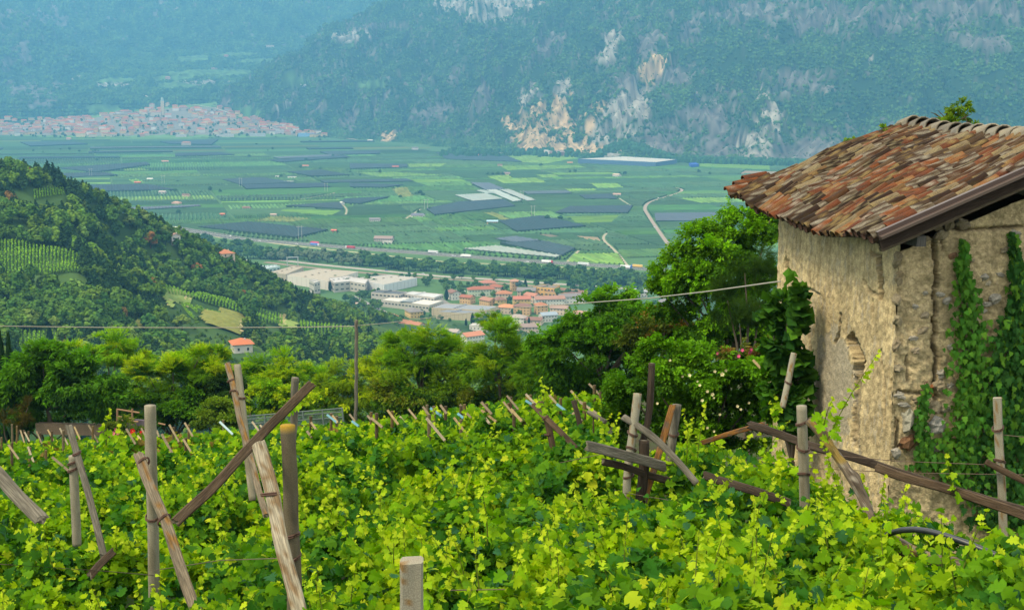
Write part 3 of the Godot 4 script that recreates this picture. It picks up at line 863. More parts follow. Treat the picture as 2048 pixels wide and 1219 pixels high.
func build_town() -> void:
	var walls := [Color(0.48, 0.42, 0.32), Color(0.50, 0.37, 0.18), Color(0.56, 0.53, 0.47), Color(0.46, 0.30, 0.20), Color(0.36, 0.32, 0.27), Color(0.54, 0.45, 0.28)]
	var tiles := [Color(0.36, 0.10, 0.05), Color(0.30, 0.095, 0.06), Color(0.40, 0.14, 0.07), Color(0.25, 0.11, 0.08), Color(0.15, 0.13, 0.12)]
	var kinds := []
	for k in 14:
		var wall: Color = walls[k % walls.size()]
		var tile: Color = tiles[[0, 1, 2, 0, 3, 1, 2, 0, 4, 1, 3, 2, 0, 4][k]]
		kinds.append(house_mesh(rnd(12, 18), rnd(18, 42), rnd(8, 13), "hip" if k % 3 == 0 else "gable", wall, tile, false))
	var top := TOWN_TOP
	var low := TOWN_LOW
	var placed := []
	var tries := 0
	while placed.size() < 300 and tries < 4000:
		tries += 1
		var px := rnd(-30, 560) if rng.randf() < 0.92 else rnd(560, 650)
		var py := rnd(curve_y(top, px), curve_y(low, px))
		if px > 410 and px < 480 and py > 257 and py < 263: continue
		var p := hit(px, py, 4600.0)
		var ok := true
		for q in placed:
			if Vector2(q.x - p.x, q.z - p.z).length_squared() < 430.0:
				ok = false
				break
		if not ok: continue
		placed.append(p)
		var k := rng.randi() % kinds.size()
		house("town_house", p, 0.2 + rnd(-0.3, 0.3) + (PI / 2 if rng.randf() < 0.8 else 0.0), kinds[k], "%s walled house with %s roof in the %s of the far town" % [["cream", "ochre", "white", "pinkish", "beige", "yellow"][k % 6], "a grey" if [0, 1, 2, 0, 3, 1, 2, 0, 4, 1, 3, 2, 0, 4][k] == 4 else "a brown" if [0, 1, 2, 0, 3, 1, 2, 0, 4, 1, 3, 2, 0, 4][k] == 3 else "a red tiled", "left third" if px < 190 else "middle" if px < 390 else "right third"], "house", "houses of the far town")
	# the bell tower, the church, and the few buildings that stand out in the town
	var p := hit(325, 230, 5000.0)
	var t := thing("bell_tower", stand(p, 0.15, 1.35), "tall pale bell tower with a domed cap above the far town", "tower")
	var g := Geo.new()
	g.at_box(Vector3(0, 21, 0), Vector3(10, 44, 10), Color(0.48, 0.41, 0.28))
	g.at_box(Vector3(0, 36, 0), Vector3(9.8, 1.0, 9.8), Color(0.5, 0.45, 0.34))
	g.at_box(Vector3(0, 43.3, 0), Vector3(10.2, 1.2, 10.2), Color(0.5, 0.45, 0.34))
	obj("shaft", g.mesh(), mats.wall, t)
	g = Geo.new()
	for s in [-1, 1]:
		g.at_box(Vector3(s * 4.55, 39.6, 0), Vector3(0.2, 4.5, 3.0), Color(0.07, 0.07, 0.07))
		g.at_box(Vector3(0, 39.6, s * 4.55), Vector3(3.0, 4.5, 0.2), Color(0.07, 0.07, 0.07))
	obj("belfry_opening", g.mesh(), mats.glass, t)
	g = Geo.new()
	var pts := []
	var radii := []
	for k in 9:
		pts.append(Vector3(0, 43.8 + 1.5 * k, 0))
		radii.append(4.6 * sqrt(maxf(0.0, 1.0 - pow(k / 8.0, 2.0))) + 0.15)
	g.tube(pts, radii, 10, Color(0.30, 0.38, 0.34))
	obj("dome", g.mesh(), mats.roof, t)
	house("church", hit(312, 232, 5000.0), 1.6, house_mesh(18, 42, 17, "gable", Color(0.45, 0.40, 0.31), Color(0.30, 0.14, 0.09), false), "long pale church at the foot of the bell tower", "church")
	house("manor", hit(304, 218, 5000.0), 1.5, house_mesh(15, 22, 22, "hip", Color(0.46, 0.38, 0.30), Color(0.32, 0.14, 0.09)), "tall pale manor left of the bell tower, on the wooded edge", "house")
	house("manor", hit(335, 212, 5000.0), 1.5, house_mesh(14, 18, 13, "hip", Color(0.46, 0.36, 0.22), Color(0.34, 0.2, 0.1)), "ochre manor just right of the bell tower", "house")
	house("bell_tower", hit(386, 222, 5000.0), 0.1, house_mesh(6, 6, 20, "hip", Color(0.46, 0.40, 0.30), Color(0.3, 0.2, 0.14)), "short slim tower in the right half of the far town", "tower")
	for b in [[372, 290, 32, 14, 9, "hip", Color(0.48, 0.42, 0.36), Color(0.36, 0.17, 0.12), "lone pinkish farmhouse in the fields below the far town"], [412, 310, 34, 10, 6, "gable", Color(0.3, 0.27, 0.24), Color(0.25, 0.2, 0.18), "long low brown barn in the fields below the far town"],
			[612, 273, 62, 24, 13, "flat", Color(0.24, 0.42, 0.66), Color(0.34, 0.46, 0.6), "blue flat roofed factory at the right end of the far town"], [565, 266, 80, 24, 10, "flat", Color(0.48, 0.48, 0.46), Color(0.5, 0.48, 0.45), "long white hall left of the blue factory"], [515, 272, 60, 20, 10, "flat", Color(0.44, 0.45, 0.44), Color(0.42, 0.41, 0.38), "pale grey workshop hall at the edge of the far town"],
			[450, 273, 66, 16, 8, "flat", Color(0.5, 0.48, 0.45), Color(0.44, 0.42, 0.4), "long white row building in front of the far town"], [362, 273, 40, 16, 8, "flat", Color(0.48, 0.47, 0.44), Color(0.42, 0.42, 0.42), "white workshop left of the long row building"], [585, 258, 60, 22, 12, "flat", Color(0.5, 0.48, 0.43), Color(0.45, 0.42, 0.36), "cream hall above the long white hall"],
			[10, 252, 60, 16, 12, "hip", Color(0.46, 0.36, 0.17), Color(0.30, 0.13, 0.08), "long yellow block at the left edge of the far town"], [155, 259, 30, 14, 13, "hip", Color(0.48, 0.42, 0.24), Color(0.26, 0.14, 0.1), "yellow apartment block in the far town"], [172, 258, 28, 14, 14, "hip", Color(0.5, 0.48, 0.45), Color(0.26, 0.16, 0.12), "white apartment block beside the yellow block in the far town"],
			[452, 114, 24, 14, 10, "hip", Color(0.42, 0.2, 0.16), Color(0.36, 0.15, 0.12), "red house on the terrace above the far town"], [335, 158, 26, 12, 10, "hip", Color(0.46, 0.3, 0.24), Color(0.36, 0.18, 0.13), "pink farm on the meadow above the far town"], [430, 139, 40, 12, 7, "gable", Color(0.34, 0.26, 0.22), Color(0.3, 0.16, 0.12), "long brown farm among trees above the far town"], [540, 94, 44, 12, 8, "gable", Color(0.45, 0.4, 0.33), Color(0.34, 0.24, 0.18), "row of pale houses highest above the far town"],
			[600, 145, 12, 9, 7, "gable", Color(0.48, 0.45, 0.4), Color(0.34, 0.24, 0.18), "small pale house on the slope right of the terrace"], [608, 172, 30, 8, 6, "gable", Color(0.5, 0.5, 0.48), Color(0.4, 0.38, 0.35), "white shed on the wooded slope above the far town"]]:
		house("far_house" if b[4] < 11 else "far_hall", hit(b[0], b[1], 4600.0), PI / 2 + 0.15, house_mesh(b[3], b[2], b[4], b[5], b[6], b[7]), b[8], "house" if b[4] < 11 else "building")
	for s in [[[262, 178, 275, 184, 285, 188, 300, 198], 9.0], [[345, 131, 380, 127, 430, 122, 480, 115, 520, 111, 552, 107], 8.0], [[362, 208, 400, 212, 430, 217, 470, 231, 510, 240], 8.0], [[640, 272, 680, 276, 720, 281], 12.0]]:
		var r := Geo.new()
		var line := []
		for k in range(0, s[0].size() - 2, 2):
			for j in 6: line.append(hit(lerpf(s[0][k], s[0][k + 2], j / 6.0), lerpf(s[0][k + 1], s[0][k + 3], j / 6.0), 4600.0) + Vector3(0, 2.5, 0))
		ribbon(r, line, -s[1] * 0.5, s[1] * 0.5, 0.0, Color(0.42, 0.37, 0.29))
		tag(obj("mountain_road", r.mesh(), mats.asphalt), "", "", "", "structure")
	var xfs := []
	var cols := []
	for k in 420:
		var px := rnd(-20, 720)
		var py := rnd(curve_y(top, px) + 1.0, curve_y(low, px) + 1.5)
		var q := hit(px, py, 4600.0)
		var r := rnd(3.0, 6.0)
		xfs.append(Transform3D(Basis(Vector3.UP, rnd(0, TAU)).scaled(Vector3(r, r * rnd(0.9, 1.5), r)), q + Vector3(0, r * 0.7, 0)))
		cols.append(vary(Color(0.04, 0.085, 0.03), 0.3))
	tag(scatter("town_trees", clump_mesh(1), mats.far_leaf, xfs, cols), "small trees between the houses of the far town", "trees")

# ---------------------------------------------------------------- village, factories, farm buildings

func hall(called: String, px: Array, h: float, wall: Color, roof: Color, label: String, stripes := 6.0, win := true, skylights := 0) -> Node3D:
	# a flat roofed hall; px are the corners of its roof as they are seen
	var c := []
	for k in range(0, px.size(), 2): c.append(on_level(px[k], px[k + 1], h))
	var mid := Vector3.ZERO
	for p in c: mid += p / c.size()
	mid.y = 0.0
	var t := thing(called, Transform3D(Basis(), mid), label, "building" if called != "warehouse" else "warehouse")
	var g := Geo.new()
	var w := Geo.new()
	for k in c.size():
		var a: Vector3 = c[k] - mid
		var b: Vector3 = c[(k + 1) % c.size()] - mid
		var lo_a := Vector3(a.x, -1, a.z); var lo_b := Vector3(b.x, -1, b.z)
		g.quad(lo_a, a + Vector3(0, 0.7, 0), b + Vector3(0, 0.7, 0), lo_b, wall)
		var n := int(a.distance_to(b) / stripes)
		var out := (b - a).cross(Vector3.UP).normalized()
		if out.dot(a + b) < 0.0: out = -out
		for j in n:
			var p := a.lerp(b, (j + 0.5) / n)
			if win:
				for f in maxi(1, int(h / 4.5)):
					var y := (f + 0.6) * h / maxi(1, int(h / 4.5))
					var xf := Transform3D(Basis(Vector3.UP, atan2(-(b - a).z, (b - a).x)), Vector3(p.x, y, p.z) + out * 0.04)
					w.box(xf, Vector3(stripes * 0.62, 1.5, 0.1), Color(0.05, 0.06, 0.065))
			else:
				var xf := Transform3D(Basis(Vector3.UP, atan2(-(b - a).z, (b - a).x)), Vector3(p.x, h * 0.5, p.z) + out * 0.03)
				w.box(xf, Vector3(0.35, h * 0.92, 0.2), wall * 0.7)
	obj("wall", g.mesh(), mats.wall, t)
	if w.v.size(): obj("windows" if win else "pilasters", w.mesh(), mats.glass if win else mats.wall, t)
	var r := Geo.new()
	var poly := PackedVector2Array()
	for p in c: poly.append(Vector2(p.x - mid.x, p.z - mid.z))
	var tr := Geometry2D.triangulate_polygon(poly)
	for k in range(0, tr.size(), 3):
		r.tri(Vector3(poly[tr[k]].x, h + 0.1, poly[tr[k]].y), Vector3(poly[tr[k + 1]].x, h + 0.1, poly[tr[k + 1]].y), Vector3(poly[tr[k + 2]].x, h + 0.1, poly[tr[k + 2]].y), roof)
	for k in 14:
		# joints and small boxes on the roof
		var q := poly[0].lerp(poly[1], (k + 0.5) / 14.0)
		var e := poly[poly.size() - 1].lerp(poly[2], (k + 0.5) / 14.0)
		var v := e - q
		r.box(Transform3D(Basis(Vector3.UP, atan2(-v.y, v.x)), Vector3((q.x + e.x) / 2, h + 0.16, (q.y + e.y) / 2)), Vector3(v.length() * 0.96, 0.12, 0.25), roof * 0.8)
		if k % 3 == 1: r.at_box(Vector3(q.lerp(e, 0.4).x, h + 0.7, q.lerp(e, 0.4).y), Vector3(2.2, 1.2, 2.2), roof * 0.85, 0.3)
	obj("roof", r.mesh(), mats.roof, t)
	if skylights:
		var s := Geo.new()
		for k in skylights:
			var q := poly[0].lerp(poly[poly.size() - 1], 0.5).lerp(poly[1].lerp(poly[2], 0.5), (k + 0.5) / skylights)
			var d3 := (poly[1] - poly[0]).normalized()
			s.box(Transform3D(Basis(Vector3.UP, atan2(-d3.y, d3.x)) * Basis(Vector3.FORWARD, 0.14), Vector3(q.x, h + 1.0, q.y)), Vector3(9.0, 0.3, 13.0), Color(0.16, 0.22, 0.28))
			s.box(Transform3D(Basis(Vector3.UP, atan2(-d3.y, d3.x)), Vector3(q.x, h + 0.6, q.y) + Vector3(d3.x, 0, d3.y) * 4.0), Vector3(2.0, 1.4, 13.5), roof)
		obj("skylights", s.mesh(), mats.paint, t)
	return t

func build_village() -> void:
	var white := Color(0.38, 0.36, 0.325)
	hall("factory_hall", [534, 546, 585, 532, 607, 534.5, 572, 549], 11, Color(0.34, 0.30, 0.235), Color(0.33, 0.29, 0.225), "long cream factory hall nearest the wooded hill", 8.0, false)
	hall("factory_hall", [570, 550, 633, 538, 716, 544, 656, 563], 10, Color(0.52, 0.49, 0.44), Color(0.34, 0.305, 0.245), "largest pale flat roofed factory hall, with lines of vents", 8.0, false)
	hall("factory_office", [657, 557, 692, 552, 736, 559, 730, 568, 700, 563, 668, 566], 11, white, Color(0.40, 0.39, 0.38), "white factory office with rows of windows behind green trees")
	hall("factory_hall", [702, 557, 777, 550, 834, 556, 768, 570], 9, Color(0.50, 0.52, 0.54), Color(0.35, 0.33, 0.295), "white factory hall at the right, beside the railway", 7.0, false)
	hall("factory_shed", [461, 514, 494, 520, 490, 525, 458, 520], 6, white, Color(0.52, 0.48, 0.42), "small white shed peeping out behind the wooded hill")
	hall("factory_shed", [484, 525, 513, 530, 528, 537, 500, 538], 6, white, Color(0.55, 0.50, 0.43), "low cream shed behind the wooded hill")
	hall("factory_shed", [516, 532, 548, 530, 560, 533, 530, 538], 6, Color(0.36, 0.45, 0.44), Color(0.38, 0.45, 0.46), "grey green shed between the cream sheds")
	hall("factory_tower", [618, 561, 629, 559, 640, 563, 628, 566], 13, white, Color(0.55, 0.54, 0.52), "white block at the foot of the largest factory hall", 5.0)
	hall("office_building", [742, 585, 760, 580, 814, 584, 797, 589], 11, white, Color(0.13, 0.15, 0.17), "back wing of the white office building, with a dark roof", 4.5)
	hall("office_building", [803, 587, 825, 583, 887, 589, 868, 596], 10, white, Color(0.50, 0.51, 0.52), "right back wing of the white office building, with a pale roof", 4.5)
	hall("office_building", [762, 600, 786, 593, 887, 602, 858, 611], 7, white, Color(0.56, 0.54, 0.50), "front wing of the white office building, with four glass skylights", 4.5, true, 4)
	hall("workshop_hall", [863, 616, 889, 607, 997, 613, 972, 621], 8, Color(0.42, 0.36, 0.25), Color(0.27, 0.29, 0.32), "long grey roofed beige workshop in the village", 4.0, false)
	hall("workshop_hall", [872, 624, 900, 618.5, 968, 621, 946, 628], 7, Color(0.42, 0.36, 0.25), Color(0.25, 0.27, 0.30), "lower front wing of the grey roofed workshop", 4.0, false)
	hall("school", [1067, 574, 1082, 569, 1120, 571, 1108, 577], 10, Color(0.55, 0.33, 0.10), Color(0.24, 0.21, 0.18), "orange ochre school building with a flat grey roof", 4.0)
	hall("sports_hall", [1089, 583, 1113, 576, 1176, 583, 1166, 591], 7, Color(0.46, 0.29, 0.13), Color(0.22, 0.13, 0.11), "low hall with a wide brown roof beside the ochre school", 5.0)
	hall("warehouse", [1156, 317.5, 1247, 312.8, 1354, 318.8, 1312, 324.5], 13, Color(0.08, 0.14, 0.22), Color(0.40, 0.40, 0.36), "huge blue warehouse with a white roof at the foot of the cliffs", 9.0, false)
	hall("quarry_plant", [1062, 298, 1098, 293, 1106, 296, 1100, 302], 12, Color(0.45, 0.43, 0.38), Color(0.48, 0.46, 0.42), "whitish quarry plant below the ochre cliff", 9.0, false)
	hall("brick_hall", [1099, 302, 1124, 300, 1131, 304, 1106, 305], 12, Color(0.28, 0.17, 0.13), Color(0.24, 0.19, 0.17), "brick red hall right of the quarry plant", 6.0, false)
	hall("blue_shed", [1378, 326, 1392, 325, 1398, 328, 1383, 329], 9, Color(0.04, 0.10, 0.42), Color(0.04, 0.10, 0.40), "bright blue shed right of the huge warehouse", 9.0, false)
	# houses of the village: column, row of the foot, width, length, height, roof, walls, tiles, turn, label
	var y := Color(0.55, 0.38, 0.15); var o := Color(0.52, 0.33, 0.17); var p := Color(0.52, 0.40, 0.31); var w := Color(0.55, 0.53, 0.48); var gr := Color(0.46, 0.50, 0.38)
	var red := Color(0.27, 0.10, 0.06); var brown := Color(0.19, 0.105, 0.08); var orange := Color(0.32, 0.14, 0.07); var slate := Color(0.17, 0.16, 0.16)
	for h in [[783, 650, 16, 18, 8.5, "hip", p, orange, 0.5, "three storey pinkish house with an orange hipped roof, left of the red roofed farm"], [828, 634, 14, 18, 7, "hip", y, slate, 0.4, "yellow house with a slate grey roof below the white offices"], [824, 665, 15, 26, 8, "gable", p, Color(0.33, 0.15, 0.09), 0.9, "farm house with a big reddish brown roof above the acacias"], [803, 672, 12, 18, 7, "hip", Color(0.30, 0.06, 0.05), red, 0.6, "dark red walled annexe of the farm, with white posts"], [812, 660, 10, 15, 8, "gable", p, Color(0.40, 0.10, 0.05), 0.9, "bright red tiled wing behind the farm house"],
			[846, 676, 11, 13, 8, "hip", y, orange, 0.3, "yellow house half hidden by acacia leaves, right of the farm"], [943, 684, 13, 20, 7, "gable", w, Color(0.40, 0.17, 0.10), 2.2, "red roof showing between the acacia crowns"], [962, 591, 13, 30, 8, "hip", gr, red, 1.75, "long pale green house with a red roof"], [975, 576, 12, 18, 7, "hip", p, Color(0.33, 0.14, 0.10), 1.7, "reddish roofed house behind the pale green one"], [908, 598, 11, 16, 8, "gable", w, brown, 0.4, "brown roofed house left of the dark trees"],
			[977, 610, 12, 17, 6, "gable", o, Color(0.30, 0.15, 0.10), 0.7, "low house with a broad brown roof before the pale green house"], [1008, 598, 13, 17, 7, "hip", p, orange, 1.5, "house with a wide orange roof in the middle of the village"], [1043, 611, 12, 18, 8, "gable", y, Color(0.36, 0.13, 0.09), 1.7, "bright yellow house with a red brown gable roof"], [1053, 592, 14, 20, 7, "gable", p, slate, 1.5, "house with a broad slate roof left of the ochre school"], [1082, 626, 12, 14, 9, "hip", o, orange, 0.2, "tall ochre house with an orange pyramid roof"], [1045, 628, 12, 17, 9, "hip", o, brown, 1.4, "ochre house with a dark brown roof below the bright yellow one"],
			[1014, 626, 12, 18, 7, "hip", p, Color(0.46, 0.2, 0.1), 1.4, "low orange roofed house beside the workshop"], [1098, 611, 13, 32, 8, "gable", w, Color(0.29, 0.16, 0.12), 1.75, "long white house with a brown roof below the sports hall"], [1120, 628, 12, 18, 7, "gable", p, Color(0.28, 0.19, 0.15), 1.2, "brown gabled house at the edge of the big dark tree"], [1096, 642, 11, 16, 7, "gable", w, Color(0.24, 0.29, 0.34), 1.9, "white house with a blue grey roof"], [1055, 664, 12, 20, 6, "gable", p, Color(0.23, 0.17, 0.15), 1.7, "pinkish house with a dark roof, lowest of the village"], [1143, 606, 12, 28, 8, "gable", w, slate, 1.75, "long white house with dormers under a grey roof"],
			[1030, 580, 10, 12, 11, "hip", o, Color(0.33, 0.19, 0.13), 0.2, "tower like ochre house left of the tall dark cypress"], [1070, 648, 11, 15, 5, "gable", p, brown, 1.3, "low brown roofed cottage left of the blue grey roof"], [1035, 645, 12, 18, 6, "hip", w, Color(0.3, 0.25, 0.22), 1.2, "white walled cottage among bushes"], [1165, 640, 12, 18, 7, "gable", p, Color(0.34, 0.2, 0.15), 1.1, "house almost hidden behind the big dark tree"], [1275, 592, 12, 22, 6, "gable", w, Color(0.30, 0.31, 0.33), 1.5, "grey roofed house right of the big dark tree"], [1330, 616, 11, 14, 7, "gable", Color(0.62, 0.6, 0.56), slate, 0.1, "white gabled house seen through the tall tree"], [1250, 640, 12, 26, 6, "gable", p, Color(0.36, 0.27, 0.24), 1.4, "pale roofed row behind the big dark tree"],
			[722, 616, 9, 12, 5, "flat", Color(0.5, 0.33, 0.25), Color(0.56, 0.57, 0.58), 0.4, "small brick hut with a white roof at the foot of the hill"], [990, 584, 12, 16, 7, "hip", p, red, 1.3, "red roofed house below the railway"], [935, 606, 10, 14, 7, "gable", o, red, 1.0, "small red roofed house between dark trees"], [1000, 612, 11, 14, 8, "hip", y, brown, 0.3, "yellow walled house behind the low broad roof"], [1065, 604, 11, 16, 8, "gable", p, Color(0.34, 0.15, 0.1), 0.8, "reddish gable between the yellow house and the long white one"], [905, 672, 10, 14, 5, "gable", w, Color(0.32, 0.27, 0.24), 1.1, "low grey roofed house above the acacias"], [960, 660, 12, 18, 5, "flat", w, Color(0.42, 0.40, 0.37), 1.3, "flat pale garage block below the cypress"]]:
		house("village_house", on_level(h[0], h[1], 0.0), h[8], house_mesh(h[2], h[3], h[4], h[5], h[6], h[7], true, 0.9), h[9], "house")
	# farm buildings on the plain
	for h in [[750, 444, 11, 17, 5, "gable", w, slate, 1.5, "white farmhouse with a dark roof in the middle of the orchards"], [768, 484, 15, 27, 6, "gable", Color(0.36, 0.33, 0.29), Color(0.24, 0.18, 0.16), 1.4, "large brown roofed barn beside the motorway"], [775, 487, 6, 14, 3, "flat", w, Color(0.5, 0.46, 0.4), 1.4, "low white shed in front of the large barn"], [836, 434, 12, 22, 4, "gable", w, Color(0.13, 0.13, 0.17), 1.2, "dark roofed farm at the end of a short track"], [985, 447, 9, 18, 4, "gable", o, Color(0.30, 0.45, 0.55), 1.5, "shed with a pale blue roof left of a black net"], [353, 410, 10, 16, 5, "hip", p, Color(0.42, 0.25, 0.18), 1.2, "pinkish farmhouse above the grey nets"],
			[372, 393, 8, 15, 4, "gable", p, brown, 1.3, "small brown roofed barn, upper left orchards"], [325, 387, 9, 14, 4, "gable", w, Color(0.4, 0.33, 0.3), 1.3, "pale barn at the end of a dark net, left orchards"], [330, 325, 9, 18, 4, "gable", p, Color(0.46, 0.25, 0.18), 1.5, "pink roofed barn in the far left orchards"], [275, 367, 8, 14, 3, "gable", red, Color(0.5, 0.14, 0.09), 1.4, "red roofed hut in a bright green plot"], [300, 360, 8, 13, 3, "gable", w, w, 1.4, "white hut beside the bright green plot"], [611, 334, 8, 16, 4, "gable", p, Color(0.5, 0.17, 0.1), 1.5, "red roofed barn in the middle of the far orchards"], [584, 356, 9, 20, 3, "flat", w, Color(0.56, 0.55, 0.52), 1.5, "long white shed above the dark nets"], [577, 365, 7, 22, 3, "flat", w, Color(0.5, 0.5, 0.47), 1.5, "narrow white shed below the long white shed"],
			[554, 354, 6, 8, 3, "flat", w, Color(0.55, 0.55, 0.52), 1.5, "tiny white shed left of a dark tree"], [791, 336, 8, 16, 4, "gable", p, Color(0.52, 0.15, 0.09), 1.5, "red roofed barn left of the pale field"], [830, 299, 12, 20, 6, "gable", w, slate, 1.5, "white farmhouse under the near mountain"], [945, 313, 12, 38, 5, "gable", p, Color(0.5, 0.2, 0.13), 1.5, "long red roofed barn under the near mountain"], [957, 303, 18, 34, 8, "flat", w, Color(0.56, 0.5, 0.4), 1.5, "cream roofed hall under the near mountain"], [998, 311, 12, 20, 6, "gable", w, slate, 1.5, "grey roofed house left of the quarry"], [1011, 350, 10, 22, 5, "gable", p, Color(0.24, 0.17, 0.17), 1.5, "brown roofed barn beside a hedge, centre of the plain"], [1000, 333, 8, 12, 5, "gable", p, brown, 1.5, "small brown hut before the bright fields"],
			[1234, 354, 11, 18, 6, "gable", w, Color(0.46, 0.36, 0.26), 0.8, "cream farmhouse with two dark trees, right part of the plain"], [1234, 392, 9, 15, 4, "gable", w, Color(0.42, 0.26, 0.2), 1.4, "pink roofed hut at the corner of a black net"], [493, 418, 9, 13, 3, "gable", p, brown, 1.4, "brown hut at the corner of a bright field"], [547, 432, 7, 10, 3, "gable", w, Color(0.42, 0.3, 0.24), 1.4, "pale hut on the yellow field"], [445, 431, 6, 8, 3, "gable", red, Color(0.52, 0.17, 0.08), 1.4, "tiny orange hut above the motorway"], [668, 464, 6, 8, 3, "gable", red, Color(0.52, 0.14, 0.1), 1.4, "tiny red hut beside the motorway"], [684, 409, 7, 8, 4, "gable", w, w, 0.6, "white gabled hut where a track bends"], [137, 279, 10, 16, 5, "gable", p, Color(0.44, 0.2, 0.15), 1.5, "red roofed barn left below the far town"], [1140, 327, 8, 14, 3, "gable", o, Color(0.5, 0.22, 0.12), 1.5, "orange roofed hut left of the huge warehouse"], [695, 277, 12, 26, 6, "gable", w, Color(0.4, 0.37, 0.34), 1.5, "pale roadside house right of the far town"], [740, 283, 10, 18, 5, "gable", w, Color(0.5, 0.46, 0.4), 1.5, "white roadside shed right of the far town"]]:
		house("farm_building", on_level(h[0], h[1], 0.0), h[8], house_mesh(h[2], h[3], h[4], h[5], h[6], h[7], h[2] > 8.0, 0.8), h[9], "barn" if "barn" in h[9] or "shed" in h[9] or "hut" in h[9] else "house")
	# poles of the power line and the steel gantry
	for q in [[1066, 434, "twin pole pylon before the big black net"], [852, 420, "twin pole pylon left of the black net below the white covers"], [481, 374, "twin pole pylon in the dark net left of centre"], [181, 354, "twin pole pylon in the far left orchards"], [326, 368, "twin pole pylon beside the red roofed hut"], [652, 385, "twin pole pylon in the middle orchards"], [1044, 402, "single pylon among the white covers"], [600, 478, "slim pylon by the dark netted orchard"]]:
		var base := on_level(q[0], q[1], 0.0)
		var t := thing("pylon", stand(base, 0.2), q[2], "pylon")
		var g := Geo.new()
		for s in [-1, 1]:
			g = Geo.new()
			g.tube([Vector3(s * 2.6, 0, 0), Vector3(s * 2.6, 21, 0)], [0.35, 0.2], 6, Color(0.42, 0.40, 0.36))
			obj("pole", g.mesh(), mats.metal, t)
		g = Geo.new()
		g.at_box(Vector3(0, 19, 0), Vector3(11, 0.4, 0.4), Color(0.40, 0.38, 0.35))
		obj("crossbar", g.mesh(), mats.metal, t)
	var base := on_level(585, 531, 0.0)
	var t := thing("railway_gantry", stand(base, 0.3), "steel railway gantry behind the factory halls", "gantry")
	var g := Geo.new()
	for s in [-1, 1]:
		g = Geo.new()
		g.at_box(Vector3(s * 7.0, 5.5, 0), Vector3(1.0, 11, 1.0), Color(0.33, 0.35, 0.35))
		obj("leg", g.mesh(), mats.metal, t)
	g = Geo.new()
	g.at_box(Vector3(0, 11, 0), Vector3(15.5, 1.1, 0.9), Color(0.36, 0.38, 0.38))
	obj("beam", g.mesh(), mats.metal, t)

# ---------------------------------------------------------------- trees of the valley floor

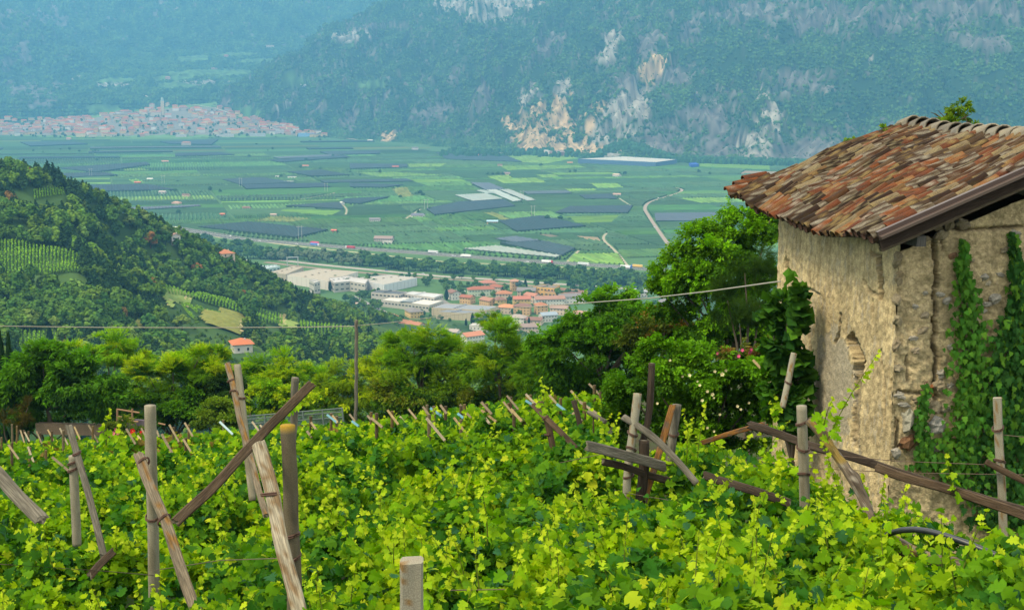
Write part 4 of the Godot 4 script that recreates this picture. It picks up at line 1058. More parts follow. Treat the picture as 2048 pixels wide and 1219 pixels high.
func build_valley_trees() -> void:
	var up := [[380, 470], [480, 487], [600, 502], [700, 512], [850, 524], [1000, 536], [1150, 544], [1300, 552]]
	var low := [[380, 505], [480, 519], [560, 522], [640, 528], [740, 537], [880, 549], [1000, 555], [1180, 568], [1300, 577]]
	var meshes := []
	for k in 5:
		for c in [Color(0.050, 0.115, 0.026), Color(0.070, 0.140, 0.024), Color(0.034, 0.088, 0.026), Color(0.110, 0.155, 0.085)]:
			var m: ArrayMesh = tree_kinds[k]
			var material: StandardMaterial3D = mats.far_leaf.duplicate()
			material.albedo_color = c.linear_to_srgb()
			meshes.append([m, material])
	var n := 0
	while n < 255:
		var px := rnd(385, 1310)
		var a := curve_y(up, px) + 9.0
		var b := curve_y(low, px) - 1.0
		if a >= b: continue
		var py := rnd(a, b) if rng.randf() < 0.75 else b - rnd(0, 4)
		if px < 560 and py > 522: continue
		var pale := px > 540 and px < 720 and py > 512
		var k := rng.randi() % 5
		var m: Array = meshes[k * 4 + (3 if pale and rng.randf() < 0.7 else rng.randi() % 3)]
		var o := obj("riverside_tree", m[0], m[1])
		var s := rnd(11.5, 17.0)
		o.transform = Transform3D(Basis(Vector3.UP, rnd(0, TAU)).scaled(Vector3(s * 1.2, s, s * 1.2)), on_level(px, py, -0.3))
		tag(o, "greyish willow of the wood between motorway and road" if m[1] == meshes[3][1] or m[1] == meshes[7][1] or m[1] == meshes[11][1] or m[1] == meshes[15][1] or m[1] == meshes[19][1] else "green tree of the riverside wood, %s" % ["below the dark netted orchard", "behind the factory halls", "below the long pale net", "near the white lorry at the farm track"][clampi(int((px - 385) / 232.0), 0, 3)], "tree", "trees of the riverside wood")
		n += 1
	# thickets between the tracks, gardens of the village
	var spots := []
	for z in [[700, 1010, 557, 563, 26, 5.0, 8.0, "along the tracks behind the factory halls"], [1090, 1310, 556, 602, 70, 8.0, 12.0, "in the dense wood right of the ochre school"], [840, 960, 566, 582, 22, 6.0, 9.0, "between the railway and the village roofs"], [660, 740, 566, 580, 22, 8.0, 11.0, "in front of the white factory office"], [690, 758, 590, 640, 46, 6.0, 9.0, "left of the white office building with skylights"], [700, 768, 650, 690, 34, 6.0, 8.0, "around the red roofed farm"], [840, 905, 612, 642, 14, 4.0, 6.0, "below the grey roofed workshop"], [890, 1160, 574, 606, 34, 5.0, 9.0, "between the upper houses of the village"], [870, 1130, 640, 684, 62, 3.6, 6.0, "in the lowest gardens of the village"], [740, 900, 566, 582, 18, 6.0, 9.0, "in the meadow above the white office building"], [960, 1120, 600, 640, 30, 4.0, 6.5, "between the houses in the middle of the village"], [1230, 1340, 600, 660, 30, 6.0, 10.0, "behind the big dark tree in the middle"]]:
		for k in int(z[4] * 0.7): spots.append([rnd(z[0], z[1]), rnd(z[2], z[3]), rnd(z[5], z[6]) * 1.2, z[7]])
	for s in spots:
		var m: Array = meshes[(rng.randi() % 5) * 4 + rng.randi() % 3]
		var o := obj("garden_tree", m[0], m[1])
		var p := on_level(s[0], s[1], -0.3)
		o.transform = Transform3D(Basis(Vector3.UP, rnd(0, TAU)).scaled(Vector3(s[2] * 1.15, s[2], s[2] * 1.15)), p)
		tag(o, "green tree standing " + s[3], "tree", "trees " + s[3])
	for q in [[1051, 583, 14, 2.2, "tall dark cypress rising beside the ochre school"], [945, 652, 13, 2.0, "dark cypress in front of the grey roofed workshop"], [932, 653, 8, 1.3, "small cypress left of the dark one by the workshop"], [893, 600, 12, 2.4, "dark conifer at the right end of the white offices"], [660, 582, 11, 2.0, "dark cypress beside the white factory office"], [799, 672, 9, 1.6, "dark conifer before the red walled annexe"], [1058, 652, 9, 1.4, "slim cypress left of the blue grey roof"]]:
		cypress(on_level(q[0], q[1], 0.0), q[2], q[3], q[4])
	var blue: StandardMaterial3D = mats.far_leaf.duplicate()
	blue.albedo_color = Color(0.07, 0.12, 0.115).linear_to_srgb()
	var o := obj("cedar", tree_kinds[2], blue, null, stand(on_level(1038, 582, 0.0), 0.4, 13.0))
	tag(o, "blue grey cedar left of the tall dark cypress", "tree")
	# single trees and bushes in the fields
	for k in [[158, 305], [190, 303], [185, 305], [196, 304], [85, 305], [138, 301], [193, 322], [415, 326], [402, 325], [512, 290], [498, 315], [562, 355], [355, 365], [357, 428], [350, 384], [1150, 346], [1140, 346], [1082, 334], [1250, 350], [1240, 349], [975, 350], [985, 351], [995, 350], [1005, 352], [837, 427], [840, 389], [832, 391], [846, 393], [800, 398], [1094, 441], [1120, 442], [1140, 441], [420, 381], [440, 386], [600, 337], [640, 340], [665, 314], [612, 322], [545, 300], [535, 302], [860, 421], [720, 352], [760, 347], [700, 346], [620, 284], [640, 282], [655, 283], [700, 285], [66, 303], [120, 301], [1398, 346], [1420, 350], [1340, 352], [1460, 400], [1380, 470]]:
		var p := on_level(k[0], k[1], -0.3)
		var m: Array = meshes[(rng.randi() % 5) * 4 + [0, 2][rng.randi() % 2]]
		var s := rnd(6.0, 11.0)
		var b := obj("field_tree", m[0], m[1], null, Transform3D(Basis(Vector3.UP, rnd(0, TAU)).scaled(Vector3(s * 1.3, s, s * 1.3)), p))
		tag(b, "dark bushy tree alone in the %s of the plain" % ["left fields", "middle fields", "right fields"][clampi(int(k[0] / 500.0), 0, 2)], "tree", "single trees in the fields")
	# the dark wood in front of the cliffs
	var xfs := []
	var cols := []
	for k in 900:
		var px := rnd(1160, 1620) if k < 700 else rnd(880, 1160)
		var top := 318.0 - 30.0 * exp(-pow((px - 1255.0) / 62.0, 2.0)) if px > 1160 else 303.0
		var p := hit(px, rnd(top, top + 12.0) if px < 1340 else rnd(319, 326) + (px - 1340) * 0.03, 3300.0)
		var r := rnd(5.0, 8.0)
		var lift := 20.0 * exp(-pow((px - 1255.0) / 62.0, 2.0)) if px > 1160 else 0.0
		xfs.append(Transform3D(Basis(Vector3.UP, rnd(0, TAU)).scaled(Vector3(r, r * 1.2, r)), p + Vector3(0, r * 0.6, 0)))
		cols.append(vary(Color(0.030, 0.085, 0.030), 0.3))
	tag(scatter("cliff_foot_wood", clump_mesh(0), mats.far_leaf, xfs, cols), "dark wood along the foot of the cliffs", "wood")

# ---------------------------------------------------------------- the wooded hill on the left and the ground between

const HILL := [
	# column, row and distance at which its ground is seen
	[-250, 345, 860], [-120, 338, 870], [0, 342, 880], [60, 352, 890], [130, 384, 910], [200, 420, 930], [260, 452, 960], [330, 484, 1000], [400, 520, 1040], [470, 556, 1090], [560, 604, 1160], [640, 640, 1230], [720, 664, 1290],
	[-200, 430, 780], [0, 430, 790], [100, 440, 800], [60, 505, 740], [0, 488, 750], [150, 535, 720], [0, 560, 690], [-200, 560, 680], [250, 520, 850], [180, 600, 700], [0, 640, 640], [100, 640, 650], [-200, 660, 600], [60, 690, 590], [0, 700, 585], [150, 690, 600],
	[330, 580, 862], [300, 640, 720], [400, 640, 836], [450, 600, 884], [400, 590, 876], [560, 650, 900], [500, 630, 890], [460, 670, 815], [640, 665, 935], [600, 690, 850], [700, 672, 1080], [483, 708, 665], [380, 700, 660], [560, 720, 660], [650, 720, 700], [300, 700, 640], [700, 720, 800]]

var hill_points := []

func ready_hill() -> void:
	for k in HILL: hill_points.append(at(k[0], k[1], k[2]))
	# behind the ridge the ground drops out of sight
	for k in 13:
		var p := at(HILL[k][0], HILL[k][1], HILL[k][2])
		hill_points.append(Vector3(p.x * 1.06 + 30.0, maxf(0.0, p.y * 0.62 - 10.0), p.z - 110.0))
		hill_points.append(Vector3(p.x * 1.1 + 60.0, maxf(-2.0, p.y * 0.2 - 10.0), p.z - 260.0))
	for k in 10:
		hill_points.append(Vector3(-20.0 + 40.0 * (k % 3), -4.0, -820.0 - 70.0 * k))
		hill_points.append(Vector3(-620.0 + 50.0 * k, 60.0 - 4.0 * k, -400.0))

func hill_height(x: float, d: float) -> float:
	var s := 0.0
	var w := 0.0
	for p in hill_points:
		var e: float = (p.x - x) * (p.x - x) + (p.z + d) * (p.z + d) + 90.0
		var k: float = 1.0 / (e * e)
		s += k * p.y
		w += k
	return s / w

func slope_height(x: float, d: float) -> float:
	# our own hillside, falling from the vineyard to the valley floor
	var y := 250.0 - (1.78 + 0.191 * minf(d, 75.0) - 0.12 * clampf(x, -35.0, 25.0)) - 2.2
	if d > 75.0: y -= 0.30 * (d - 75.0)
	return y

func ground_height(x: float, d: float) -> float:
	var h := maxf(0.0, slope_height(x, d))
	if d > 300.0: h = maxf(h, minf(hill_height(x, d), 200.0))
	return h

func on_ground(px: float, py: float, from := 300.0, to := 1500.0) -> Vector3:
	var r := ray(px, py)
	r /= -r.z
	var d := from
	while d < to:
		var p := EYE + r * d
		if ground_height(p.x, d) >= p.y: break
		d += 6.0
	return EYE + r * d

func build_hill_ground() -> void:
	ready_hill()
	var g := Geo.new()
	var step := 9.0
	var nx := 130
	var ny := 158
	for b in ny + 1:
		for a in nx + 1:
			var d := 84.0 + b * step
			var x := -640.0 + a * step
			var h := maxf(slope_height(x, d), -3.0)
			if d > 300.0: h = maxf(h, hill_height(x, d))
			var n := noise_a.get_noise_2d(x * 0.012, d * 0.012)
			g.vert(Vector3(x, h + n * 0.8, -d), Color(0.025, 0.055, 0.018).lerp(Color(0.06, 0.11, 0.03), clampf(0.5 + n, 0, 1)))
	for b in ny:
		for a in nx:
			var k := b * (nx + 1) + a
			g.i.append_array([k, k + 1, k + nx + 1, k + 1, k + nx + 2, k + nx + 1])
	tag(obj("hillside", g.mesh(true), mats.ground), "green hillside falling to the valley", "", "", "structure")

func far_tree_mesh(k: int, conifer := false) -> ArrayMesh:
	# a tree of unit height for the middle distance: lumpy crown of leaf clumps on a short trunk
	var r := RandomNumberGenerator.new()
	r.seed = 300 + k * 7 + (50 if conifer else 0)
	var g := Geo.new()
	g.tube([Vector3.ZERO, Vector3(0, 0.35, 0)], [0.035, 0.022], 5, Color(0.35, 0.30, 0.22))
	var clumps := 15
	for n in clumps:
		var c: Vector3
		var size: float
		if conifer:
			var t := (n + 0.5) / clumps
			var a := n * 2.4
			c = Vector3(cos(a), 0, sin(a)) * 0.20 * (1.0 - t) + Vector3(0, 0.16 + 0.80 * t, 0)
			size = 0.17 * (1.05 - t * 0.85)
		else:
			var a := r.randf() * TAU
			var t := r.randf_range(-0.75, 1.0)
			c = Vector3(cos(a) * sqrt(1.0 - t * t), t, sin(a) * sqrt(1.0 - t * t)) * Vector3(0.30, 0.30, 0.30) * r.randf_range(0.55, 1.0) + Vector3(0, 0.60, 0)
			size = r.randf_range(0.11, 0.19)
		var shade := r.randf_range(0.75, 1.25)
		var leaves := 26
		for q in leaves:
			var dir := Vector3(r.randf_range(-1, 1), r.randf_range(-0.6, 1), r.randf_range(-1, 1)).normalized()
			var p := c + dir * size * r.randf_range(0.7, 1.1)
			var out := (dir + Vector3(r.randf_range(-0.5, 0.5), r.randf_range(-0.2, 0.7), r.randf_range(-0.5, 0.5))).normalized()
			var u := out.cross(Vector3(r.randf_range(-1, 1), r.randf_range(-1, 1), r.randf_range(-1, 1))).normalized() * size * r.randf_range(0.35, 0.62)
			var w := out.cross(u).normalized() * u.length()
			var s := shade * r.randf_range(0.8, 1.2)
			g.quad(p - u, p + w * 0.9, p + u, p - w * 0.9, Color(s, s, s * 0.9))
		# an inner lump keeps the crown from being see-through
		var start := g.v.size()
		for q in 6: g.vert(c + [Vector3.RIGHT, Vector3.UP, Vector3.FORWARD, Vector3.LEFT, Vector3.DOWN, Vector3.BACK][q] * size * 0.85, grey(shade * 0.8))
		for f in [[0, 1, 2], [2, 1, 3], [3, 1, 5], [5, 1, 0], [0, 2, 4], [2, 3, 4], [3, 5, 4], [5, 0, 4]]: g.i.append_array([start + f[0], start + f[1], start + f[2]])
	return g.mesh()

var tree_kinds := []
var conifer_kinds := []

func spot(poly: Array, px: float, py: float) -> bool:
	var p := PackedVector2Array()
	for k in range(0, poly.size(), 2): p.append(Vector2(poly[k], poly[k + 1]))
	return inside(Vector2(px, py), p)

func vineyard_rows(called: String, corners: Array, rows: int, label: String, swap := false, height := 1.9) -> PackedVector2Array:
	# rows of vines between two edges: corners a, b (where the rows begin) and d, c (where they end)
	var q := []
	for k in range(0, 8, 2): q.append(on_ground(corners[k], corners[k + 1]))
	var g := Geo.new()
	var poly := PackedVector2Array([flat(q[0]), flat(q[1]), flat(q[2]), flat(q[3])])
	for k in rows:
		var t := (k + 0.5) / rows
		var a: Vector3 = q[0].lerp(q[1], t)
		var b: Vector3 = q[3].lerp(q[2], t)
		var n := maxi(3, int(a.distance_to(b) / 2.2))
		for j in n:
			var p := a.lerp(b, float(j) / n)
			var e := a.lerp(b, float(j + 1) / n)
			p.y = ground_height(p.x, -p.z) + 0.3
			e.y = ground_height(e.x, -e.z) + 0.3
			var s := (e - p).cross(Vector3.UP).normalized()
			for leaf in 7:
				var c := p.lerp(e, rng.randf()) + s * rnd(-0.5, 0.5) + Vector3(0, rnd(0.3, height), 0)
				var u := Vector3(rnd(-1, 1), rnd(-0.3, 0.6), rnd(-1, 1)).normalized() * rnd(0.3, 0.5)
				var w := Vector3(rnd(-1, 1), rnd(0.2, 1), rnd(-1, 1)).normalized() * rnd(0.25, 0.45)
				g.quad(c - u, c + w, c + u, c - w, vary(Color(0.185, 0.36, 0.018), 0.2))
			var up := Vector3(0, height * 0.85, 0)
			g.quad(p - s * 0.4, e - s * 0.4, e + up, p + up, Color(0.10, 0.21, 0.02))
			g.quad(p + s * 0.4, p + up, e + up, e + s * 0.4, Color(0.10, 0.21, 0.02))
	tag(obj(called, g.mesh(), mats.far_leaf), label, "vineyard", "", "stuff")
	return poly

func build_hill_cover() -> void:
	for k in 5: tree_kinds.append(far_tree_mesh(k))
	for k in 3: conifer_kinds.append(far_tree_mesh(k, true))
	var open := []
	open.append(vineyard_rows("hill_vineyard", [-8, 484, 165, 519, 160, 556, -8, 556], 24, "vine rows in the clearing of the wooded hill, at the left edge"))
	open.append(vineyard_rows("hill_vineyard", [66, 394, 128, 390, 132, 408, 66, 408], 12, "tiny bright vineyard high on the wooded hill", true))
	open.append(vineyard_rows("hill_vineyard", [392, 590, 483, 612, 482, 631, 380, 606], 15, "upper terrace of vine rows on the bare shoulder of the hill"))
	open.append(vineyard_rows("hill_vineyard", [362, 622, 402, 606, 442, 622, 385, 646], 9, "darker vine rows below the upper terrace, above the yellow meadow"))
	open.append(vineyard_rows("hill_vineyard", [512, 618, 566, 630, 566, 651, 508, 651], 9, "vine rows right of the meadow track, beside two dark cypresses"))
	open.append(vineyard_rows("hill_vineyard", [596, 644, 662, 652, 660, 678, 600, 672], 9, "vine rows just left of the utility pole"))
	open.append(vineyard_rows("hill_vineyard", [664, 653, 700, 656, 700, 668, 662, 672], 5, "faint vine rows behind the utility pole"))
	open.append(vineyard_rows("hill_vineyard", [28, 672, 135, 672, 130, 700, 28, 700], 12, "flat green vineyard behind the lone cypress at the far left"))
	open.append(vineyard_rows("hill_vineyard", [690, 622, 740, 632, 740, 640, 690, 630], 8, "small bright vineyard at the foot of the hill, above the utility pole"))
	open.append(vineyard_rows("hill_vineyard", [318, 568, 390, 590, 384, 602, 330, 590], 9, "scattered vine rows at the top of the bare shoulder"))
	# the dry meadow and its track
	for m in [["meadow", [400, 640, 440, 624, 482, 634, 496, 645, 480, 672, 455, 668, 410, 652], Color(0.16, 0.17, 0.045), ""], ["meadow", [240, 650, 300, 650, 290, 660, 240, 660], Color(0.15, 0.17, 0.045), ""], ["meadow", [318, 575, 395, 592, 380, 612, 345, 625, 325, 600], Color(0.16, 0.22, 0.06), ""], ["hill_track", [497, 632, 503, 634, 503, 650, 484, 672, 478, 670, 496, 648], Color(0.36, 0.30, 0.16), ""], ["hill_track", [335, 616, 372, 601, 384, 606, 376, 611, 338, 620], Color(0.38, 0.31, 0.15), ""], ["meadow", [570, 640, 596, 650, 590, 672, 520, 664, 508, 655, 560, 655], Color(0.17, 0.23, 0.06), ""], ["meadow", [560, 632, 572, 632, 570, 652, 562, 652], Color(0.30, 0.27, 0.12), ""]]:
		var g := Geo.new()
		var pts := PackedVector2Array()
		for k in range(0, m[1].size(), 2): pts.append(flat(on_ground(m[1][k], m[1][k + 1])))
		open.append(pts)
		# fine cells that follow the ground
		var box := Rect2(pts[0], Vector2.ZERO)
		for p in pts: box = box.expand(p)
		var cell := 1.8
		for a in int(box.size.x / cell) + 1:
			for b in int(box.size.y / cell) + 1:
				var o := box.position + Vector2(a, b) * cell
				if not inside(o + Vector2(0.9, 0.9), pts): continue
				var v := []
				for e in [Vector2(0, 0), Vector2(cell, 0), Vector2(cell, cell), Vector2(0, cell)]:
					var w: Vector2 = o + e
					v.append(Vector3(w.x, ground_height(w.x, w.y) + 0.85 + 0.5 * noise_a.get_noise_2d(w.x * 0.05, w.y * 0.05), -w.y))
				g.quad(v[0], v[1], v[2], v[3], vary(m[2], 0.12))
		tag(obj(m[0], g.mesh(), mats.ground), "", "", "", "structure")
	var hp := flat(on_ground(483, 706))
	open.append(PackedVector2Array([hp + Vector2(-13, -13), hp + Vector2(13, -13), hp + Vector2(13, 9), hp + Vector2(-13, 9)]))
	# the wood
	var lists := []
	var tints := []
	for k in 8:
		lists.append([])
		tints.append([])
	var singles := 0
	var n := 0
	while n < 21000:
		n += 1
		var d := rnd(330, 1420)
		var half := d * 0.39
		var x := rnd(-half, 120.0)
		var q := Vector2(x, d)
		var h := ground_height(x, d)
		var sl := slope_height(x, d)
		if h < 1.0: continue
		if h <= sl + 1.0 and (d > 620.0 or x > -30.0) and rng.randf() < 0.4: continue
		if h <= sl + 1.0 and x > -0.12 * d: continue
		if x > -108.0 and d > 880.0: continue
		var clear := false
		var low := false
		for oi in open.size():
			var o: PackedVector2Array = open[oi]
			for ahead in [0.0, 7.0, 14.0] if oi < 2 else [0.0, 9.0, 20.0, 40.0, 60.0, 80.0, 110.0, 140.0, 180.0, 220.0] if oi == 7 else [0.0, 8.0, 20.0, 32.0, 44.0, 58.0, 72.0, 86.0]:
				if inside(q * (1.0 + ahead / d), o):
					if ahead < 10.0: clear = true
					low = true
					break
			if clear: break
		if clear: continue
		var f := noise_a.get_noise_2d(x * 0.008, d * 0.008)
		var con := f > 0.12 and rng.randf() < 0.75
		var tall := rnd(6.5, 11.0) if not con else rnd(7.5, 12.0)
		if d < 560.0: tall *= 0.8
		if low: tall = rnd(1.4, 2.8)
		var which := rng.randi() % 5 if not con else 5 + rng.randi() % 3
		var wide := rnd(0.85, 1.25)
		lists[which].append(Transform3D(Basis(Vector3.UP, rnd(0, TAU)).scaled(Vector3(tall * wide, tall, tall * wide)), Vector3(x, h - 0.4, -d)))
		var col := Color(0.040, 0.102, 0.018).lerp(Color(0.098, 0.180, 0.018), clampf(rng.randf() + f * 0.5, 0, 1)) if not con else Color(0.024, 0.060, 0.020)
		if rng.randf() < 0.004: col = Color(0.19, 0.10, 0.03)
		elif rng.randf() < 0.05: col = Color(0.115, 0.19, 0.035)
		tints[which].append(vary(col, 0.25))
	for k in 8:
		tag(scatter("hill_wood", (tree_kinds + conifer_kinds)[k], mats.far_leaf, lists[k], tints[k]), "dense mixed wood covering the hill on the left", "wood")
	# trees that stand out of the wood
	for t in [[395, 540, 0, 11, Color(0.24, 0.11, 0.03), "rust orange tree standing in the dark wood of the hill"], [410, 566, 0, 8, Color(0.17, 0.11, 0.03), "small brownish tree below the rust orange one"], [22, 400, 0, 10, Color(0.17, 0.10, 0.03), "brown crowned tree at the left edge of the wooded hill"],
			[95, 345, 1, 13, Color(0.016, 0.045, 0.022), "dark conifer on the ridge, upper left of a close pair"], [106, 350, 1, 13, Color(0.015, 0.042, 0.022), "dark conifer on the ridge, lower right of a close pair"], [118, 362, 1, 14, Color(0.015, 0.042, 0.022), "bushy dark conifer standing above the ridge line"], [215, 412, 1, 14, Color(0.016, 0.045, 0.022), "dark conifer halfway down the ridge"], [278, 440, 1, 12, Color(0.016, 0.045, 0.022), "dark conifer low on the ridge, over the dark fields"],
			[100, 470, 0, 9, Color(0.10, 0.18, 0.04), "light green round tree above the hill vineyard"], [440, 560, 0, 10, Color(0.10, 0.17, 0.035), "light green tree above the bare shoulder of the hill"], [243, 630, 0, 8, Color(0.17, 0.11, 0.03), "brownish tree low in the wood left of the meadow"]]:
		var p := on_ground(t[0], t[1] + 14)
		var o := thing("hill_tree", stand(p, rnd(0, TAU), t[3]), t[5], "tree")
		var tint: StandardMaterial3D = mats.far_leaf.duplicate()
		tint.albedo_color = t[4].linear_to_srgb()
		obj("crown", (tree_kinds if t[2] == 0 else conifer_kinds)[rng.randi() % 3], tint, o)
	for t in [[100, 700, 13, "lone cypress before the flat vineyard at the far left"], [507, 672, 8, "left one of two slim dark cypresses beside the meadow track"], [513, 671, 9, "right one of two slim dark cypresses beside the meadow track"]]:
		var p := on_ground(t[0], t[1])
		cypress(p, t[2] * 0.8, t[2] * 0.11, t[3])
	# the white house under the hill and the two roofs in the wood
	var hm := house_mesh(9.0, 11.0, 5.4, "hip", Color(0.55, 0.53, 0.50), Color(0.40, 0.13, 0.06), true, 1.0)
	house("white_house", on_ground(483, 706), 0.35, hm, "small white house with an orange hipped roof below the hill", "house")
	house("hill_house", on_ground(452, 533) + Vector3(0, 4, 0), 0.5, house_mesh(9, 13, 6, "hip", Color(0.5, 0.42, 0.34), Color(0.34, 0.14, 0.08)), "house whose orange roof peeps over the wooded ridge", "house")
	house("hill_house", on_ground(349, 492) + Vector3(0, 3, 0), 0.5, house_mesh(6, 8, 4.5, "gable", Color(0.5, 0.48, 0.46), Color(0.4, 0.25, 0.2)), "pale hut half hidden in trees near the ridge", "house")

func cypress(p: Vector3, tall: float, wide: float, label: String) -> void:
	var o := thing("cypress", Transform3D(Basis().scaled(Vector3(wide, tall, wide)), p), label, "tree")
	var g := Geo.new()
	var r := RandomNumberGenerator.new()
	r.seed = int(tall * 100)
	for k in 700:
		var t := pow(r.randf(), 0.8)
		var a := r.randf() * TAU
		var s := sin(pow(t, 0.75) * PI * 0.95 + 0.12) * r.randf_range(0.8, 1.08)
		var c := Vector3(cos(a) * s, 0.03 + t * 0.97, sin(a) * s)
		var out := Vector3(cos(a), 0.0, sin(a))
		var u := out.cross(Vector3.UP) * r.randf_range(0.16, 0.32)
		var up := Vector3(0, r.randf_range(0.03, 0.06), 0) + out * 0.10
		g.tri(c - u, c + up * 1.8, c + u, vary(Color(0.018, 0.046, 0.020), 0.35))
		g.tri(c - u, c + u, c - up, vary(Color(0.018, 0.046, 0.020), 0.35))
	obj("crown", g.mesh(), mats.far_leaf, o)
	g = Geo.new()
	g.tube([Vector3.ZERO, Vector3(0, 0.3, 0), Vector3(0, 0.9, 0)], [0.22, 0.2, 0.05], 6, Color(0.10, 0.08, 0.06))
	obj("trunk", g.mesh(), mats.bark, o)

# ---------------------------------------------------------------- near ground and the old stone house

func grain(freq: float, lo: float, hi: float, sd: int, kind := FastNoiseLite.TYPE_SIMPLEX, size := 256) -> NoiseTexture2D:
	var n := FastNoiseLite.new()
	n.seed = sd
	n.noise_type = kind
	n.frequency = freq
	n.fractal_octaves = 4
	var t := NoiseTexture2D.new()
	t.width = size
	t.height = size
	t.seamless = true
	t.noise = n
	var g := Gradient.new()
	g.set_color(0, grey(lo))
	g.set_color(1, grey(hi))
	t.color_ramp = g
	return t

func surfaced(rough: float, scale: Vector3, lo: float, hi: float, freq: float, bump: float, sd: int, kind := FastNoiseLite.TYPE_SIMPLEX) -> StandardMaterial3D:
	var m := mat(rough, 0.25)
	m.uv1_triplanar = true
	m.uv1_scale = scale
	m.albedo_texture = grain(freq, lo, hi, sd, kind)
	if bump > 0.0:
		m.heightmap_enabled = true
		m.heightmap_scale = bump
		m.heightmap_texture = grain(freq * 1.5, 0.0, 1.0, sd + 5, kind)
	return m

func build_near_ground() -> void:
	mats.wood = surfaced(0.85, Vector3(14, 0.7, 14), 0.62, 1.0, 0.02, 0.5, 61)
	mats.concrete = surfaced(0.9, Vector3(5, 5, 5), 0.75, 1.0, 0.06, 0.25, 71)
	mats.plaster = surfaced(0.95, Vector3(2.3, 2.3, 2.3), 0.74, 1.0, 0.035, 0.9, 81)
	mats.tile = surfaced(0.85, Vector3(6, 6, 6), 0.55, 1.0, 0.03, 0.25, 91)
	mats.stone = surfaced(0.9, Vector3(5, 5, 5), 0.7, 1.0, 0.03, 0.5, 95)
	var g := Geo.new()
	var nx := 100
	var ny := 112
	for b in ny + 1:
		for a in nx + 1:
			var d := -18.0 + b
			var x := -50.0 + a
			var n := noise_a.get_noise_2d(x * 0.12, d * 0.12)
			g.vert(Vector3(x, slope_height(x, d) + n * 0.18, -d), Color(0.05, 0.045, 0.03).lerp(Color(0.05, 0.085, 0.025), clampf(0.5 + n, 0, 1)))
	for b in ny:
		for a in nx:
			var k := b * (nx + 1) + a
			g.i.append_array([k, k + 1, k + nx + 1, k + 1, k + nx + 2, k + nx + 1])
	tag(obj("vineyard_ground", g.mesh(true), mats.ground), "dark earth under the vines", "", "", "structure")

var E1 := Vector3(4.72, 247.854, -18.0)
var E0 := Vector3(3.956, 247.854, -24.66)
var R0 := Vector3(6.94, 249.06, -25.0)
var R1 := Vector3(7.71, 249.06, -18.6)
var W1 := Vector3(5.13, 0, -18.48)
var W0 := Vector3(4.52, 0, -23.7)
const FOOT := 242.6

func roof_point(a: float, b: float) -> Vector3:
	# a from the near verge to the far one, b from the eave to the ridge
	var p := E1.lerp(E0, a).lerp(R1.lerp(R0, a), b)
	p.y -= 0.11 * sin(PI * clampf(a, 0, 1)) * (1.0 - 0.5 * b) - 0.05 * sin(PI * b)
	p.y += 0.05 * noise_c.get_noise_2d(a * 3.0, b * 2.0)
	return p

func roof_frame(a: float, b: float) -> Transform3D:
	var up := (roof_point(a, b + 0.05) - roof_point(a, b - 0.05)).normalized()
	var along := (roof_point(a + 0.05, b) - roof_point(a - 0.05, b)).normalized()
	var n := up.cross(along).normalized()
	if n.y < 0.0: n = -n
	along = n.cross(up).normalized()
	# x along the eave, y out of the roof, z down the slope
	return Transform3D(Basis(along, n, -up).orthonormalized(), roof_point(a, b))

func barrel(r0: float, r1: float, l: float, thick: float, col: Color, spots: Color, sd: float) -> Geo:
	# a half round clay tile: r0 at the lower end (z +), r1 at the upper end
	var g := Geo.new()
	var seg := 7
	var rows := 4
	for side in 2:
		for k in rows + 1:
			var t := float(k) / rows
			var r := lerpf(r1, r0, t) - thick * side
			for q in seg + 1:
				var a := PI * q / seg
				var p := Vector3(cos(a) * r, sin(a) * r * 1.02 - 0.01, (t - 0.5) * l)
				var n := noise_a.get_noise_3d(p.x * 9.0 + sd, p.y * 9.0, p.z * 6.0)
				var c := col * (1.0 + 0.5 * n)
				c = c.lerp(spots, clampf((noise_a.get_noise_3d(p.x * 14.0 - sd, p.y * 14.0, p.z * 10.0) - 0.12) * 4.0, 0.0, 0.8))
				g.vert(p, c)
	var w := seg + 1
	for k in rows:
		for q in seg:
			var a := k * w + q
			g.i.append_array([a, a + 1, a + w, a + 1, a + w + 1, a + w])
			var b := (rows + 1) * w + a
			g.i.append_array([b, b + w, b + 1, b + 1, b + w, b + w + 1])
	for q in seg:
		var a := rows * w + q
		var b := (rows + 1) * w + a
		g.i.append_array([a, a + 1, b, a + 1, b + 1, b])
	return g

